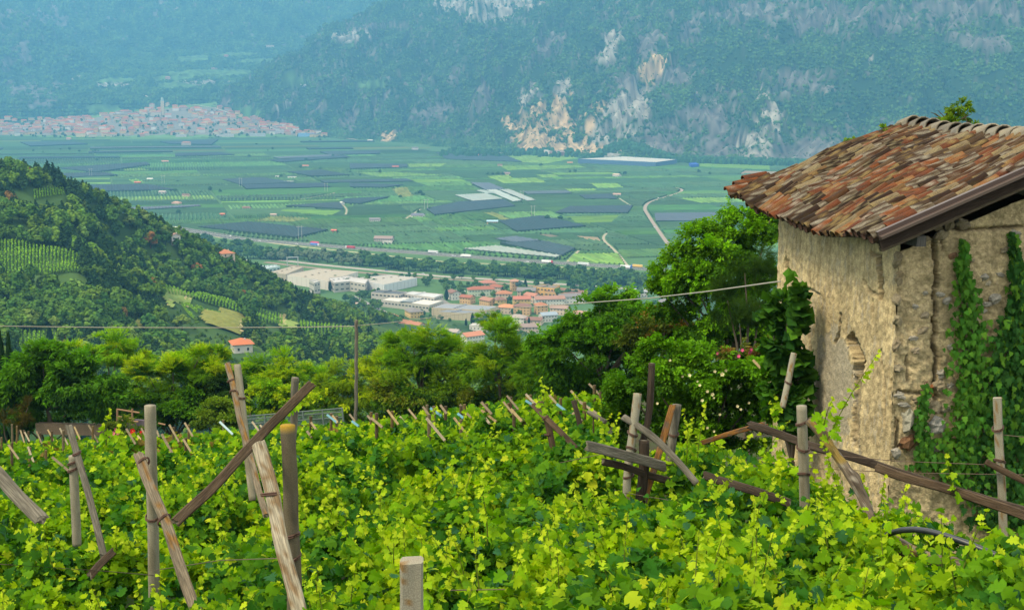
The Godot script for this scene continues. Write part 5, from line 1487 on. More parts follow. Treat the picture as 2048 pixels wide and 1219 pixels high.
func wall_grid(called: String, o: Vector3, along: Vector3, length: float, top: Callable, cell: float, squash: float, cracks: Array, rough: float, paint: Callable, parent: Node) -> MeshInstance3D:
	# a plastered wall face from o along a direction; cracks are [points (along, up), half width, depth]
	var out := along.cross(Vector3.UP).normalized()
	if out.dot(EYE - o) < 0.0: out = -out
	var nx := int(length / cell)
	var ny := 200
	var g := Geo.new()
	for b in ny + 1:
		for a in nx + 1:
			var s := length * a / nx
			var h: float = (top.call(s) - FOOT) * b / ny
			var p := Vector2(s * squash, h)
			var push := rough * (noise_a.get_noise_2d(s * 2.2, h * 1.6) * 1.1 + 0.8 * noise_a.get_noise_2d(s * 9.0 + 5.0, h * 7.0) + 0.4 * noise_b.get_noise_2d(s * 5.0, h * 12.0))
			var deep := 0.0
			for k in cracks:
				var line: PackedVector2Array = k[0]
				if p.x < k[3].position.x or p.x > k[3].end.x or h < k[3].position.y or h > k[3].end.y: continue
				for j in line.size() - 1:
					var e := Geometry2D.get_closest_point_to_segment(p, line[j], line[j + 1]).distance_to(p)
					e += 0.45 * k[1] * noise_a.get_noise_2d(s * 14.0, h * 14.0)
					if e < k[1]: deep = maxf(deep, k[2] * clampf((k[1] - e) / (k[1] * 0.25), 0.0, 1.0))
			var c: Color = paint.call(s, h, push)
			if deep > 0.02: c = c.lerp(Color(0.10, 0.075, 0.05), 0.5)
			g.vert(o + along * s + Vector3.UP * (FOOT + h - o.y) + out * (push - deep), c)
	for b in ny:
		for a in nx:
			var k := b * (nx + 1) + a
			g.i.append_array([k, k + 1, k + nx + 1, k + 1, k + nx + 2, k + nx + 1])
	return obj(called, g.mesh(true), mats.plaster, parent)

func on_wall(px: float, py: float, o: Vector3, along: Vector3) -> Vector2:
	# where the ray through a pixel meets the wall: (along, height above the foot)
	var r := ray(px, py)
	var n := along.cross(Vector3.UP)
	var t := (o - EYE).dot(n) / r.dot(n)
	var p := EYE + r * t
	return Vector2(Vector3(p.x - o.x, 0, p.z - o.z).dot(along), p.y - FOOT)

func crack_list(list: Array, o: Vector3, along: Vector3, squash := 1.0) -> Array:
	var out := []
	for k in list:
		var line := PackedVector2Array()
		for j in range(0, k[0].size(), 2): line.append(on_wall(k[0][j], k[0][j + 1], o, along) * Vector2(squash, 1))
		var box := Rect2(line[0], Vector2.ZERO)
		for p in line: box = box.expand(p)
		out.append([line, k[1], k[2], box.grow(k[1] * 1.5)])
	return out

func lump(r: Vector3, sd: float, col: Color, k := 0.35) -> ArrayMesh:
	var s := SphereMesh.new()
	s.radial_segments = 9
	s.rings = 5
	s.radius = 1.0
	s.height = 2.0
	var a := s.get_mesh_arrays()
	var g := Geo.new()
	g.v = a[Mesh.ARRAY_VERTEX]
	g.i = a[Mesh.ARRAY_INDEX]
	for n in g.v.size():
		var p := g.v[n]
		var f := 1.0 + k * noise_c.get_noise_3d(p.x * 1.4 + sd, p.y * 1.4, p.z * 1.4) + 0.12 * noise_c.get_noise_3d(p.x * 5.0 + sd, p.y * 5.0, p.z * 5.0)
		g.v[n] = Vector3(p.x * r.x, p.y * r.y, p.z * r.z) * f
		g.c.append(col * (1.0 + 0.35 * noise_a.get_noise_3d(p.x * 2.0 + sd, p.y * 2.0, p.z * 2.0)))
	return g.mesh(false)

func build_house() -> void:
	var t := thing("old_house", Transform3D(), "old abandoned stone house with a sagging tiled roof", "house")
	var left := (W0 - W1).normalized()
	var right := Vector3(0.98, 0, -0.2).normalized()
	var o := Vector3(W1.x, FOOT, W1.z)
	var cracks := crack_list([[[1758, 520, 1760, 545, 1763, 590], 0.05, 0.5], [[1742, 506, 1764, 514], 0.022, 0.1], [[1729, 560, 1735, 578, 1755, 591], 0.02, 0.05], [[1682, 630, 1681, 645, 1680, 662, 1672, 685], 0.03, 0.22], [[1704, 682, 1714, 700, 1720, 722, 1718, 742], 0.11, 0.7], [[1716, 765, 1713, 820, 1712, 885], 0.09, 0.055], [[1763, 700, 1768, 760, 1771, 850], 0.016, 0.05], [[1573, 520, 1574, 560], 0.06, 0.10], [[1600, 570, 1625, 582, 1640, 590], 0.02, 0.05], [[1612, 590, 1618, 640, 1622, 700], 0.03, 0.04], [[1747, 600, 1748, 650], 0.014, 0.04], [[1782, 760, 1783, 900], 0.02, 0.06], [[1695, 640, 1690, 690], 0.012, 0.03]], o, left, 0.6)
	var patch_a := on_wall(1668, 775, o, left)
	var w_left := wall_grid("wall", o, left, W0.distance_to(W1), func(s: float) -> float: return roof_point(s / 6.4 + 0.06, 0.1).y - 0.10, 0.027, 0.6, cracks, 0.017, func(s: float, h: float, _push: float) -> Color:
		var c := Color(0.53, 0.43, 0.245) * (1.0 + 0.30 * noise_a.get_noise_2d(s * 0.6 + 3.0, h * 0.6) + 0.42 * noise_a.get_noise_2d(s * 5.0, h * 5.5))
		var e := Vector2((s - patch_a.x) / 0.85, (h - patch_a.y) / 0.85).length() + 0.35 * noise_a.get_noise_2d(s * 3.0, h * 3.0)
		if e < 1.0: c = c.lerp(Color(0.38, 0.35, 0.27), 0.8)
		if noise_a.get_noise_2d(s * 6.0 + 40.0, h * 1.1) > 0.42: c = c.lerp(Color(0.43, 0.39, 0.30), 0.6)
		if h > 4.0 and noise_a.get_noise_2d(s * 7.0, h * 0.5 + 9.0) > 0.25: c = c.lerp(Color(0.26, 0.205, 0.11), 0.45)
		return c, t)
	tag(w_left, "long plastered wall under the eave, with slits and a dark hole")
	o = Vector3(W1.x, FOOT, W1.z)
	cracks = crack_list([[[1868, 487, 1871, 520, 1874, 560, 1869, 590, 1872, 620, 1867, 640, 1872, 665, 1867, 690, 1876, 712, 1872, 730, 1870, 762, 1873, 800], 0.026, 0.2], [[1868, 487, 1866, 470, 1880, 458], 0.02, 0.10], [[1885, 456, 1940, 459, 1990, 457, 2060, 452], 0.016, 0.10], [[1882, 475, 1887, 500], 0.012, 0.06], [[1815, 712, 1818, 760], 0.02, 0.06], [[1796, 845, 1794, 900], 0.03, 0.08], [[1795, 783, 1850, 788, 1880, 795], 0.02, 0.06]], o, right)
	var w_right := wall_grid("wall", o, right, 5.4, func(s: float) -> float: return 247.64 + minf(s, 2.75) * 0.38 - maxf(0.0, s - 2.75) * 0.38 + clampf(s - 2.0, 0.0, 0.6) * 0.4, 0.026, 1.0, cracks, 0.027, func(s: float, h: float, push: float) -> Color:
		var c := Color(0.49, 0.40, 0.235) * (1.0 + 0.32 * noise_a.get_noise_2d(s * 1.4 + 13.0, h * 0.9) + 0.4 * noise_a.get_noise_2d(s * 9.0, h * 11.0))
		if push > 0.035: c = c.lerp(Color(0.40, 0.36, 0.27), 0.5)
		if noise_a.get_noise_2d(s * 2.0 + 50.0, h * 2.0) > 0.3: c = c.lerp(Color(0.25, 0.21, 0.12), 0.5)
		return c, t)
	tag(w_right, "rough rubble gable wall with a long crack")
	# stones that stand out of the gable wall and its corner
	var pale := Color(0.36, 0.34, 0.29)
	var stones := [[1880, 588, 22, 9, pale], [1893, 600, 22, 14, pale], [1988, 597, 26, 20, pale], [1975, 566, 14, 10, Color(0.42, 0.38, 0.28)], [2000, 549, 20, 8, pale], [1975, 608, 28, 10, pale], [1965, 621, 16, 9, pale], [1902, 692, 20, 13, pale], [1882, 746, 18, 18, pale], [1899, 770, 14, 12, pale], [1876, 768, 24, 22, Color(0.30, 0.25, 0.17)], [1864, 772, 9, 8, Color(0.30, 0.12, 0.05)], [1862, 788, 12, 8, Color(0.27, 0.12, 0.06)], [1830, 612, 14, 10, pale], [1968, 553, 16, 14, pale], [1850, 585, 12, 9, pale],
		[1814, 840, 34, 44, Color(0.36, 0.35, 0.28)], [1812, 884, 30, 30, Color(0.20, 0.11, 0.06)], [1872, 848, 34, 34, Color(0.42, 0.41, 0.38)], [1868, 812, 30, 24, Color(0.33, 0.28, 0.19)], [1890, 815, 24, 18, Color(0.30, 0.27, 0.19)], [1865, 895, 36, 20, Color(0.24, 0.22, 0.2)], [1800, 790, 26, 14, pale], [1806, 808, 30, 10, pale], [1835, 798, 22, 12, Color(0.30, 0.25, 0.17)], [1792, 905, 20, 22, pale], [1880, 471, 34, 20, Color(0.27, 0.23, 0.15)], [1872, 452, 26, 18, Color(0.25, 0.21, 0.14)], [1848, 477, 28, 10, Color(0.25, 0.21, 0.14)], [1925, 448, 30, 20, Color(0.26, 0.22, 0.15)], [1897, 448, 20, 24, Color(0.25, 0.21, 0.14)],
		[1796, 560, 16, 22, Color(0.30, 0.25, 0.16)], [1792, 600, 18, 22, Color(0.33, 0.28, 0.19)], [1795, 640, 20, 20, Color(0.30, 0.26, 0.17)], [1800, 548, 20, 14, Color(0.32, 0.25, 0.15)], [1795, 520, 18, 30, Color(0.31, 0.26, 0.17)], [1793, 690, 16, 26, Color(0.29, 0.24, 0.16)], [1796, 735, 18, 18, Color(0.30, 0.26, 0.18)], [1830, 700, 22, 14, Color(0.32, 0.27, 0.19)], [1845, 660, 26, 12, Color(0.31, 0.26, 0.18)], [1826, 676, 22, 10, pale], [1850, 630, 20, 12, Color(0.32, 0.27, 0.19)], [2030, 470, 26, 20, pale], [2035, 520, 22, 14, pale], [2010, 500, 20, 12, Color(0.30, 0.26, 0.18)], [1945, 640, 22, 12, pale], [1940, 520, 18, 10, Color(0.31, 0.26, 0.18)], [1905, 510, 20, 12, Color(0.25, 0.15, 0.09)]]
	var out := right.cross(Vector3.UP).normalized()
	if out.z < 0.0: out = -out
	for k in stones.size():
		var s: Array = stones[k]
		var p := on_wall(s[0], s[1], o, right)
		var q := o + right * p.x + Vector3(0, p.y, 0) + out * 0.015
		var sz := 18.5 / FOCAL * 0.5
		obj("stone", lump(Vector3(s[2] * sz, s[3] * sz, minf(s[2], s[3]) * sz * 0.9), k * 3.1, s[4], 0.5), mats.stone, w_right, Transform3D(Basis(right, Vector3.UP, out) * Basis(Vector3.BACK, rnd(-0.3, 0.3)), q))
	# the walls nobody sees, which close the house
	var g := Geo.new()
	var far_right := W0 + right * 5.4
	var near_right := W1 + right * 5.4
	var mid := Vector3(0, 248.6, 0)
	for e in [[W0, far_right], [far_right, near_right]]:
		var a: Vector3 = e[0]; var b: Vector3 = e[1]
		g.quad(Vector3(a.x, FOOT, a.z), Vector3(a.x, 247.5, a.z), Vector3(b.x, 247.5, b.z), Vector3(b.x, FOOT, b.z), Color(0.28, 0.22, 0.13))
	g.tri(Vector3(W0.x, 247.5, W0.z), Vector3((W0.x + far_right.x) / 2, mid.y, (W0.z + far_right.z) / 2), Vector3(far_right.x, 247.5, far_right.z), Color(0.28, 0.22, 0.13))
	obj("wall", g.mesh(), mats.plaster, t)
	# roof boards, pan tiles, and the slope on the far side
	g = Geo.new()
	for a in 20:
		for b in 8:
			var v := []
			for e in [Vector2(0, 0), Vector2(1, 0), Vector2(1, 1), Vector2(0, 1)]: v.append(roof_point((a + e.x) / 20.0, (b + e.y) / 8.0) - Vector3(0, 0.05, 0))
			g.quad(v[0], v[3], v[2], v[1], Color(0.09, 0.06, 0.045))
	var low_near := R1 + Vector3(2.95, -1.45, -0.6)
	var low_far := R0 + Vector3(2.95, -1.45, -0.6)
	var sink := Vector3(0, -0.16, 0)
	g.quad(R1, low_near, low_far, R0, Color(0.16, 0.09, 0.06))
	g.quad(R1 + sink, R0 + sink, low_far + sink, low_near + sink, Color(0.09, 0.06, 0.045))
	for e in [[R1, low_near], [low_near, low_far], [low_far, R0]]: g.quad(e[0], e[0] + sink, e[1] + sink, e[1], Color(0.08, 0.055, 0.045))
	var roof := obj("roof", g.mesh(), mats.tile, t)
	g = Geo.new()
	var cols := 26
	var courses := 11
	var pan := barrel(0.085, 0.095, 0.44, 0.014, Color(0.05, 0.03, 0.022), Color(0.10, 0.08, 0.05), 3.0)
	for a in cols + 1:
		for b in courses:
			var f := roof_frame(clampf((a + 0.02) / cols, 0, 1), (b + 0.45) / courses)
			g.add(pan, f * Transform3D(Basis(Vector3.BACK, PI) * Basis(Vector3.RIGHT, 0.03), Vector3(0, 0.055, rnd(-0.03, 0.03))))
	tag(obj("pan_tiles", g.mesh(), mats.tile, roof), "", "", "", "stuff")
	var tones := [Color(0.050, 0.033, 0.025), Color(0.09, 0.055, 0.036), Color(0.14, 0.075, 0.042), Color(0.17, 0.12, 0.075), Color(0.24, 0.095, 0.05), Color(0.20, 0.075, 0.045), Color(0.34, 0.13, 0.055), Color(0.40, 0.20, 0.085), Color(0.30, 0.20, 0.10), Color(0.10, 0.07, 0.05), Color(0.13, 0.095, 0.065), Color(0.28, 0.10, 0.05), Color(0.36, 0.32, 0.22), Color(0.07, 0.04, 0.03)]
	var moss := [Color(0.27, 0.23, 0.13), Color(0.06, 0.045, 0.035), Color(0.36, 0.33, 0.26), Color(0.30, 0.22, 0.09)]
	var kinds := []
	for k in 28: kinds.append(barrel(rnd(0.100, 0.118), rnd(0.074, 0.086), rnd(0.38, 0.46), 0.022, tones[k % tones.size()] * Color(0.60, 0.535, 0.465), moss[(k * 3 + k / 14) % 4], k * 7.3).mesh(true))
	for a in cols:
		var slip := rnd(-0.02, 0.02)
		for b in courses:
			var f := roof_frame((a + 0.52) / cols + rnd(-0.003, 0.003), (b + 0.42) / courses)
			var k := rng.randi() % 28
			if rng.randf() < 0.35: k = [0, 1, 2, 9, 10, 14, 15][rng.randi() % 7]
			if b == 0 and a in [17, 18, 19]: k = [7, 6, 21][a - 17]
			f = f * Transform3D(Basis(Vector3.UP, rnd(-0.07, 0.07)) * Basis(Vector3.RIGHT, 0.13 + rnd(-0.05, 0.06)), Vector3(rnd(-0.014, 0.014), 0.035 + rnd(0, 0.02), slip + rnd(-0.035, 0.035)))
			obj("roof_tile", kinds[k], mats.tile, roof, f)
	# tiles that have slipped at the far corner of the eave
	for k in 3:
		var f := roof_frame(0.985 + 0.012 * k, 0.02 + 0.06 * k)
		obj("loose_tile", kinds[[6, 20, 11][k]], mats.tile, roof, f * Transform3D(Basis(Vector3.BACK, 0.5) * Basis(Vector3.RIGHT, -0.22), Vector3(-0.06, 0.13, 0.06)))
	# ridge tiles of grey stone
	var ridge_kinds := []
	for k in 5: ridge_kinds.append(barrel(rnd(0.155, 0.17), rnd(0.13, 0.14), 0.52, 0.03, [Color(0.24, 0.225, 0.19), Color(0.20, 0.19, 0.165), Color(0.27, 0.24, 0.19), Color(0.17, 0.155, 0.13), Color(0.23, 0.21, 0.17)][k], Color(0.33, 0.30, 0.22), k * 5.1).mesh(true))
	for k in 15:
		var s := (k + 0.3) / 15.0
		var p := R0.lerp(R1, s)
		p.y = roof_point(1.0 - s, 1.0).y + 0.04
		obj("ridge_tile", ridge_kinds[rng.randi() % 5], mats.stone, roof, Transform3D(Basis.looking_at((R0 - R1).normalized(), Vector3.UP) * Basis(Vector3.UP, rnd(-0.06, 0.06)) * Basis(Vector3.RIGHT, -0.13 + rnd(-0.03, 0.03)), p))
	# verge: brown metal edge over a weathered board, and a batten below
	var dir := (R1 - E1).normalized()
	var side := dir.cross(Vector3.UP).normalized()
	if side.z < 0.0: side = -side
	var upn := side.cross(dir).normalized()
	if upn.y < 0.0: upn = -upn
	var frame := Basis(upn, dir, -side)
	var length := E1.distance_to(R1) + 0.35
	for e in [["verge_trim", 0.075, 0.045, 0.115, 0.07, Color(0.055, 0.038, 0.034), mats.metal], ["verge_trim", 0.115, 0.030, 0.035, 0.16, Color(0.07, 0.048, 0.042), mats.metal], ["verge_board", 0.045, -0.07, 0.15, 0.05, Color(0.055, 0.042, 0.034), mats.wood], ["verge_batten", 0.02, -0.155, 0.05, 0.09, Color(0.12, 0.095, 0.065), mats.wood]]:
		g = Geo.new()
		g.at_box(Vector3.ZERO, Vector3(e[3], length, e[4]), e[5])
		obj(e[0], g.mesh(), e[6], roof, Transform3D(frame, E1 + dir * (length * 0.5 - 0.02) + upn * (e[2] + 0.03) + side * e[1]))
	g = Geo.new()
	g.at_box(Vector3.ZERO, Vector3(0.13, 0.14, 0.6), Color(0.16, 0.155, 0.15))
	var bp := on_wall(1822, 477, o, right)
	obj("purlin_end", g.mesh(), mats.wood, roof, Transform3D(Basis(right, Vector3.UP, out), o + right * bp.x + Vector3(0, bp.y, 0) + out * 0.0))
	for k in 7:
		# rafters under the eave
		g = Geo.new()
		g.at_box(Vector3.ZERO, Vector3(0.09, 0.11, 0.9), Color(0.07, 0.055, 0.04))
		var f := roof_frame(0.05 + 0.15 * k, 0.22)
		obj("rafter", g.mesh(), mats.wood, roof, f * Transform3D(Basis(), Vector3(0, -0.13, 0)))
	build_ivy(o, right, out)

# ---------------------------------------------------------------- climbing plants

func leaf_shape(points: Array, fold: float, curl: float, col: Color, vein: Color) -> Geo:
	# a leaf from half an outline (x out, y from stalk to tip), folded along the middle
	var g := Geo.new()
	var n := points.size()
	var mid := []
	for p in points:
		mid.append(Vector3(0, curl * p[1] * p[1], p[1]))
	for s in [-1, 1]:
		for k in n - 1:
			var a := Vector3(s * points[k][0], fold * points[k][0] + curl * points[k][1] * points[k][1], points[k][1])
			var b := Vector3(s * points[k + 1][0], fold * points[k + 1][0] + curl * points[k + 1][1] * points[k + 1][1], points[k + 1][1])
			var m0: Vector3 = mid[k]
			var m1: Vector3 = mid[k + 1]
			var i0 := g.vert(m0, vein); var i1 := g.vert(a, col); var i2 := g.vert(b, col); var i3 := g.vert(m1, vein)
			if s > 0: g.i.append_array([i0, i2, i1, i0, i3, i2])
			else: g.i.append_array([i0, i1, i2, i0, i2, i3])
	return g

func ivy_leaf(k: int) -> ArrayMesh:
	var pts := [[0.0, -0.06], [0.34, -0.18], [0.50, 0.08], [0.30, 0.26], [0.42, 0.48], [0.18, 0.55], [0.10, 0.80], [0.0, 1.0]]
	return leaf_shape(pts, [0.15, -0.12, 0.25, 0.05][k], [-0.15, -0.3, 0.1, -0.2][k], Color.WHITE, grey(1.25)).mesh(true)

func build_ivy(o: Vector3, right: Vector3, out: Vector3) -> void:
	var leaves := []
	for k in 4: leaves.append(ivy_leaf(k))
	for v in [["ivy", "ivy column with bright leaves climbing the gable wall beside the long crack", [[1918, 476, 5], [1922, 500, 7], [1914, 530, 10], [1925, 560, 18], [1932, 600, 26], [1930, 640, 34], [1935, 680, 42], [1942, 720, 48], [1945, 760, 44], [1935, 800, 46], [1930, 840, 44], [1925, 880, 44], [1900, 920, 55], [1905, 960, 60]], 1150, Color(0.060, 0.175, 0.022)],
			["ivy", "dense dark ivy covering the gable wall at the right edge of the photo", [[2018, 462, 4], [2024, 510, 8], [2030, 560, 16], [2032, 600, 22], [2030, 640, 34], [2028, 680, 44], [2025, 720, 48], [2020, 760, 50], [2015, 800, 60], [2005, 850, 70], [2000, 900, 80], [2000, 950, 85], [2010, 1000, 80], [2020, 1050, 70]], 3100, Color(0.032, 0.105, 0.022)],
			["ivy", "thin ivy with bare stems around the exposed stones", [[1850, 760, 6], [1842, 790, 10], [1838, 820, 14], [1836, 850, 14], [1846, 880, 18], [1850, 910, 24], [1845, 930, 40]], 240, Color(0.050, 0.150, 0.022)]]:
		var t := thing(v[0], Transform3D(), v[1], "ivy", "")
		var stem := Geo.new()
		var line: Array = v[2]
		for s in 3:
			var pts := []
			var radii := []
			for k in line.size():
				var p := on_wall(line[k][0] + sin(k * 1.7 + s * 2.0) * line[k][2] * 0.5, line[k][1], o, right)
				pts.append(o + right * p.x + Vector3(0, p.y, 0) + out * 0.05)
				radii.append(0.006 + 0.0012 * k)
			stem.tube(pts, radii, 5, Color(0.13, 0.09, 0.06))
		obj("stem", stem.mesh(true), mats.bark, t)
		var xfs := []
		var cols := []
		var shown := 0
		var n: int = v[3]
		for k in n:
			var f := pow(rng.randf(), 0.72) * (line.size() - 1.001)
			var j := int(f)
			var px := lerpf(line[j][0], line[j + 1][0], f - j)
			var w := lerpf(line[j][2], line[j + 1][2], f - j)
			px += w * clampf(rng.randfn(0.0, 0.5), -1.25, 1.25)
			if px > 2130: continue
			var p := on_wall(px, lerpf(line[j][1], line[j + 1][1], f - j), o, right)
			if p.x < 0.03: continue
			var lift := 0.05 + absf(rng.randfn(0.0, 0.05)) * (1.0 + w * 0.02)
			var at_p := o + right * p.x + Vector3(0, p.y, 0) + out * lift
			var s := rnd(0.055, 0.105)
			# the tip hangs down, the face looks out
			var down := (Vector3.DOWN + right * rnd(-0.6, 0.6) + out * rnd(0.0, 0.5)).normalized()
			var face := (out + Vector3(rnd(-0.5, 0.5), rnd(-0.1, 0.7), rnd(-0.3, 0.3))).normalized()
			var xf := Transform3D(Basis(face.cross(down).normalized(), face, down).orthonormalized().scaled(Vector3.ONE * s), at_p)
			var col := vary(v[4], 0.35)
			if rng.randf() < 0.22: col = vary(Color(0.10, 0.24, 0.025), 0.2)
			if shown < 90 and lift > 0.06 and px < 2040:
				shown += 1
				obj("leaf", leaves[k % 4], leaf_paint(k % 3, v[4]), t, xf)
			else:
				xfs.append(xf)
				cols.append(col)
		scatter("foliage", leaves[0], mats.leaf, xfs, cols, t)

var paints := {}

func leaf_paint(k: int, base: Color) -> StandardMaterial3D:
	var key := [k, base]
	if not paints.has(key):
		var m: StandardMaterial3D = mats.leaf.duplicate()
		m.albedo_color = (base * [0.8, 1.15, 1.5][k]).linear_to_srgb()
		paints[key] = m
	return paints[key]

# ---------------------------------------------------------------- trees and bushes below the vineyard

var sprigs := {}

func sprig_mesh(kind: String, k: int) -> ArrayMesh:
	# a twig with its leaves; the twig runs along z, unit length
	var r := RandomNumberGenerator.new()
	r.seed = 900 + k * 13 + kind.length() * 101
	var g := Geo.new()
	g.tube([Vector3(0, 0, 0), Vector3(0, 0.02, 0.5), Vector3(0, -0.05, 0.95)], [0.012, 0.009, 0.004], 3, Color(0.6, 0.5, 0.35), false)
	var list := []
	if kind == "acacia":
		for n in 8:
			for s in [-1, 1]: list.append([Vector3(s * 0.015, 0.0, 0.12 + 0.105 * n), Vector3(s, r.randf_range(-0.25, 0.2), 0.35).normalized(), 0.27 * (1.0 - 0.04 * n), 0.11])
		list.append([Vector3(0, -0.05, 0.95), Vector3(0, -0.2, 1).normalized(), 0.22, 0.10])
	elif kind == "lance":
		for n in 9:
			var a := n * 2.4
			list.append([Vector3(0, 0, 0.35 + 0.06 * n), Vector3(cos(a), sin(a) * 0.6 - 0.25, 0.75).normalized(), r.randf_range(0.5, 0.7), 0.13])
	elif kind == "broad":
		for n in 6:
			var a := n * 2.4
			list.append([Vector3(0, 0, 0.15 + 0.14 * n), Vector3(cos(a), sin(a) * 0.6 - 0.2, 0.5).normalized(), r.randf_range(0.45, 0.65), 0.5])
	elif kind == "feather":
		for n in 16:
			var a := n * 2.4
			list.append([Vector3(0, 0, 0.06 * n), Vector3(cos(a), sin(a), 0.9).normalized(), 0.26, 0.035])
	else:
		for n in 11:
			var a := n * 2.4
			list.append([Vector3(0, 0, 0.08 + 0.085 * n), Vector3(cos(a), sin(a) * 0.7, 0.6).normalized(), r.randf_range(0.24, 0.36), 0.24])
	for l in list:
		var p: Vector3 = l[0]
		var d: Vector3 = l[1]
		var len: float = l[2]
		var w: Vector3 = d.cross(Vector3(r.randf_range(-0.5, 0.5), 1, r.randf_range(-0.5, 0.5))).normalized() * len * l[3] * 1.6
		var m := p + d * len * 0.45
		var up := w.cross(d).normalized() * len * 0.06
		var e := p + d * len - Vector3(0, len * 0.18, 0)
		var s := r.randf_range(0.8, 1.2)
		var c := Color(s, s, s * 0.9)
		g.tri(p, m + w + up, m, c); g.tri(p, m, m - w + up, c)
		g.tri(m, m + w + up, e, c); g.tri(m, e, m - w + up, c)
	return g.mesh()

func sprig(kind: String) -> Array:
	if not sprigs.has(kind):
		sprigs[kind] = [sprig_mesh(kind, 0), sprig_mesh(kind, 1)]
	return sprigs[kind]

func project(p: Vector3) -> Vector2:
	var q := p - EYE
	var y := q.y * cos(TILT) - q.z * sin(TILT)
	var z := q.y * sin(TILT) + q.z * cos(TILT)
	return Vector2(1024.0 + FOCAL * q.x / -z, 609.5 - FOCAL * y / -z)

func leafy(called: String, label: String, category: String, foot: Vector3, blobs: Array, d: float, kind: String, size: float, dark: Color, light: Color, extra := 0.0, tip := Color.BLACK, dense := 1.0) -> Node3D:
	# blobs are parts of the crown as seen: column, row, half width, half height, nearer or farther (metres)
	var t := thing(called, Transform3D(Basis(), foot), label, category)
	var xfs := [[], []]
	var cols := [[], []]
	var wood := Geo.new()
	var first := at(blobs[0][0], blobs[0][1], d)
	var fork := foot.lerp(Vector3(foot.x * 0.6 + first.x * 0.4, first.y, foot.z * 0.7 + first.z * 0.3), 0.35)
	var thick := clampf(size * 3.2 - 0.15, 0.12, 1.0)
	wood.tube([foot - Vector3(0, 0.3, 0), foot.lerp(fork, 0.5) + Vector3(0.05, 0, 0.04), fork], [(0.0016 * d + 0.07) * thick, 0.1 * thick, 0.085 * thick], 7, Color(0.10, 0.085, 0.065))
	for b in blobs:
		var dd: float = d + (b[4] if b.size() > 4 else rnd(-1.0, 1.0) * d * 0.012)
		var c := at(b[0], b[1], dd)
		var s := dd / FOCAL
		var r := Vector3(b[2] * s, b[3] * s, (b[2] + b[3]) * 0.5 * s)
		var bend := fork.lerp(c, 0.5) + Vector3(rnd(-0.2, 0.2), 0.15, rnd(-0.2, 0.2))
		wood.tube([fork, bend, c], [0.07 * thick, 0.045 * thick, 0.02 * thick], 5, Color(0.10, 0.085, 0.065), false)
		var area := PI * r.x * r.y
		var n := int(dense * area * 17.0 / (size * size * 0.55))
		var bunches := maxi(7, int(area / (size * size * 5.0)))
		var spots := []
		for k in bunches:
			var dir := Vector3(rng.randfn(), rng.randfn() * 0.9 + 0.15, rng.randfn()).normalized()
			spots.append([dir, rnd(0.62, 1.2), rnd(0.0, 1.0)])
		for k in n:
			var o: Array = spots[rng.randi() % bunches]
			var dir: Vector3 = (o[0] + Vector3(rng.randfn() * 0.27, rng.randfn() * 0.13, rng.randfn() * 0.27)).normalized()
			var p: Vector3 = c + dir * r * (o[1] * (1.0 - absf(rng.randfn()) * 0.16))
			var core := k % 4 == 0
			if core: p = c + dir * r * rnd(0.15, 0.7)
			var way := (dir + Vector3(rnd(-0.6, 0.6), rnd(-0.75, 0.35), rnd(-0.6, 0.6))).normalized()
			var side := way.cross(Vector3.UP if absf(way.y) < 0.95 else Vector3.RIGHT).normalized()
			var basis := Basis(side, way.cross(side).normalized() * -1.0, way) * Basis(Vector3.BACK, rnd(-0.6, 0.6))
			var q := k % 2
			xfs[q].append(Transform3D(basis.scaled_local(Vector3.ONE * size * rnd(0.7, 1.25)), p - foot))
			# young growth at the top and on some boughs is lighter
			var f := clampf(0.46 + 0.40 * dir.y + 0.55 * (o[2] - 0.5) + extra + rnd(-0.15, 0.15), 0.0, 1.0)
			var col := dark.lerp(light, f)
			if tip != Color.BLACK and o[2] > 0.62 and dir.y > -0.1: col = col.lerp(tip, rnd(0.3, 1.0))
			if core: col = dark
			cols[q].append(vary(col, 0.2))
	# the trunk is built in place, its parts hang from the foot
	for k in wood.v.size(): wood.v[k] -= foot
	obj("trunk", wood.mesh(true), mats.bark, t)
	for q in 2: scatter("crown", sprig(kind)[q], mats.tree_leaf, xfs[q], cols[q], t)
	return t

func foot_at(px: float, d: float) -> Vector3:
	var p := at(px, 800, d)
	return Vector3(p.x, slope_height(p.x, d), p.z)

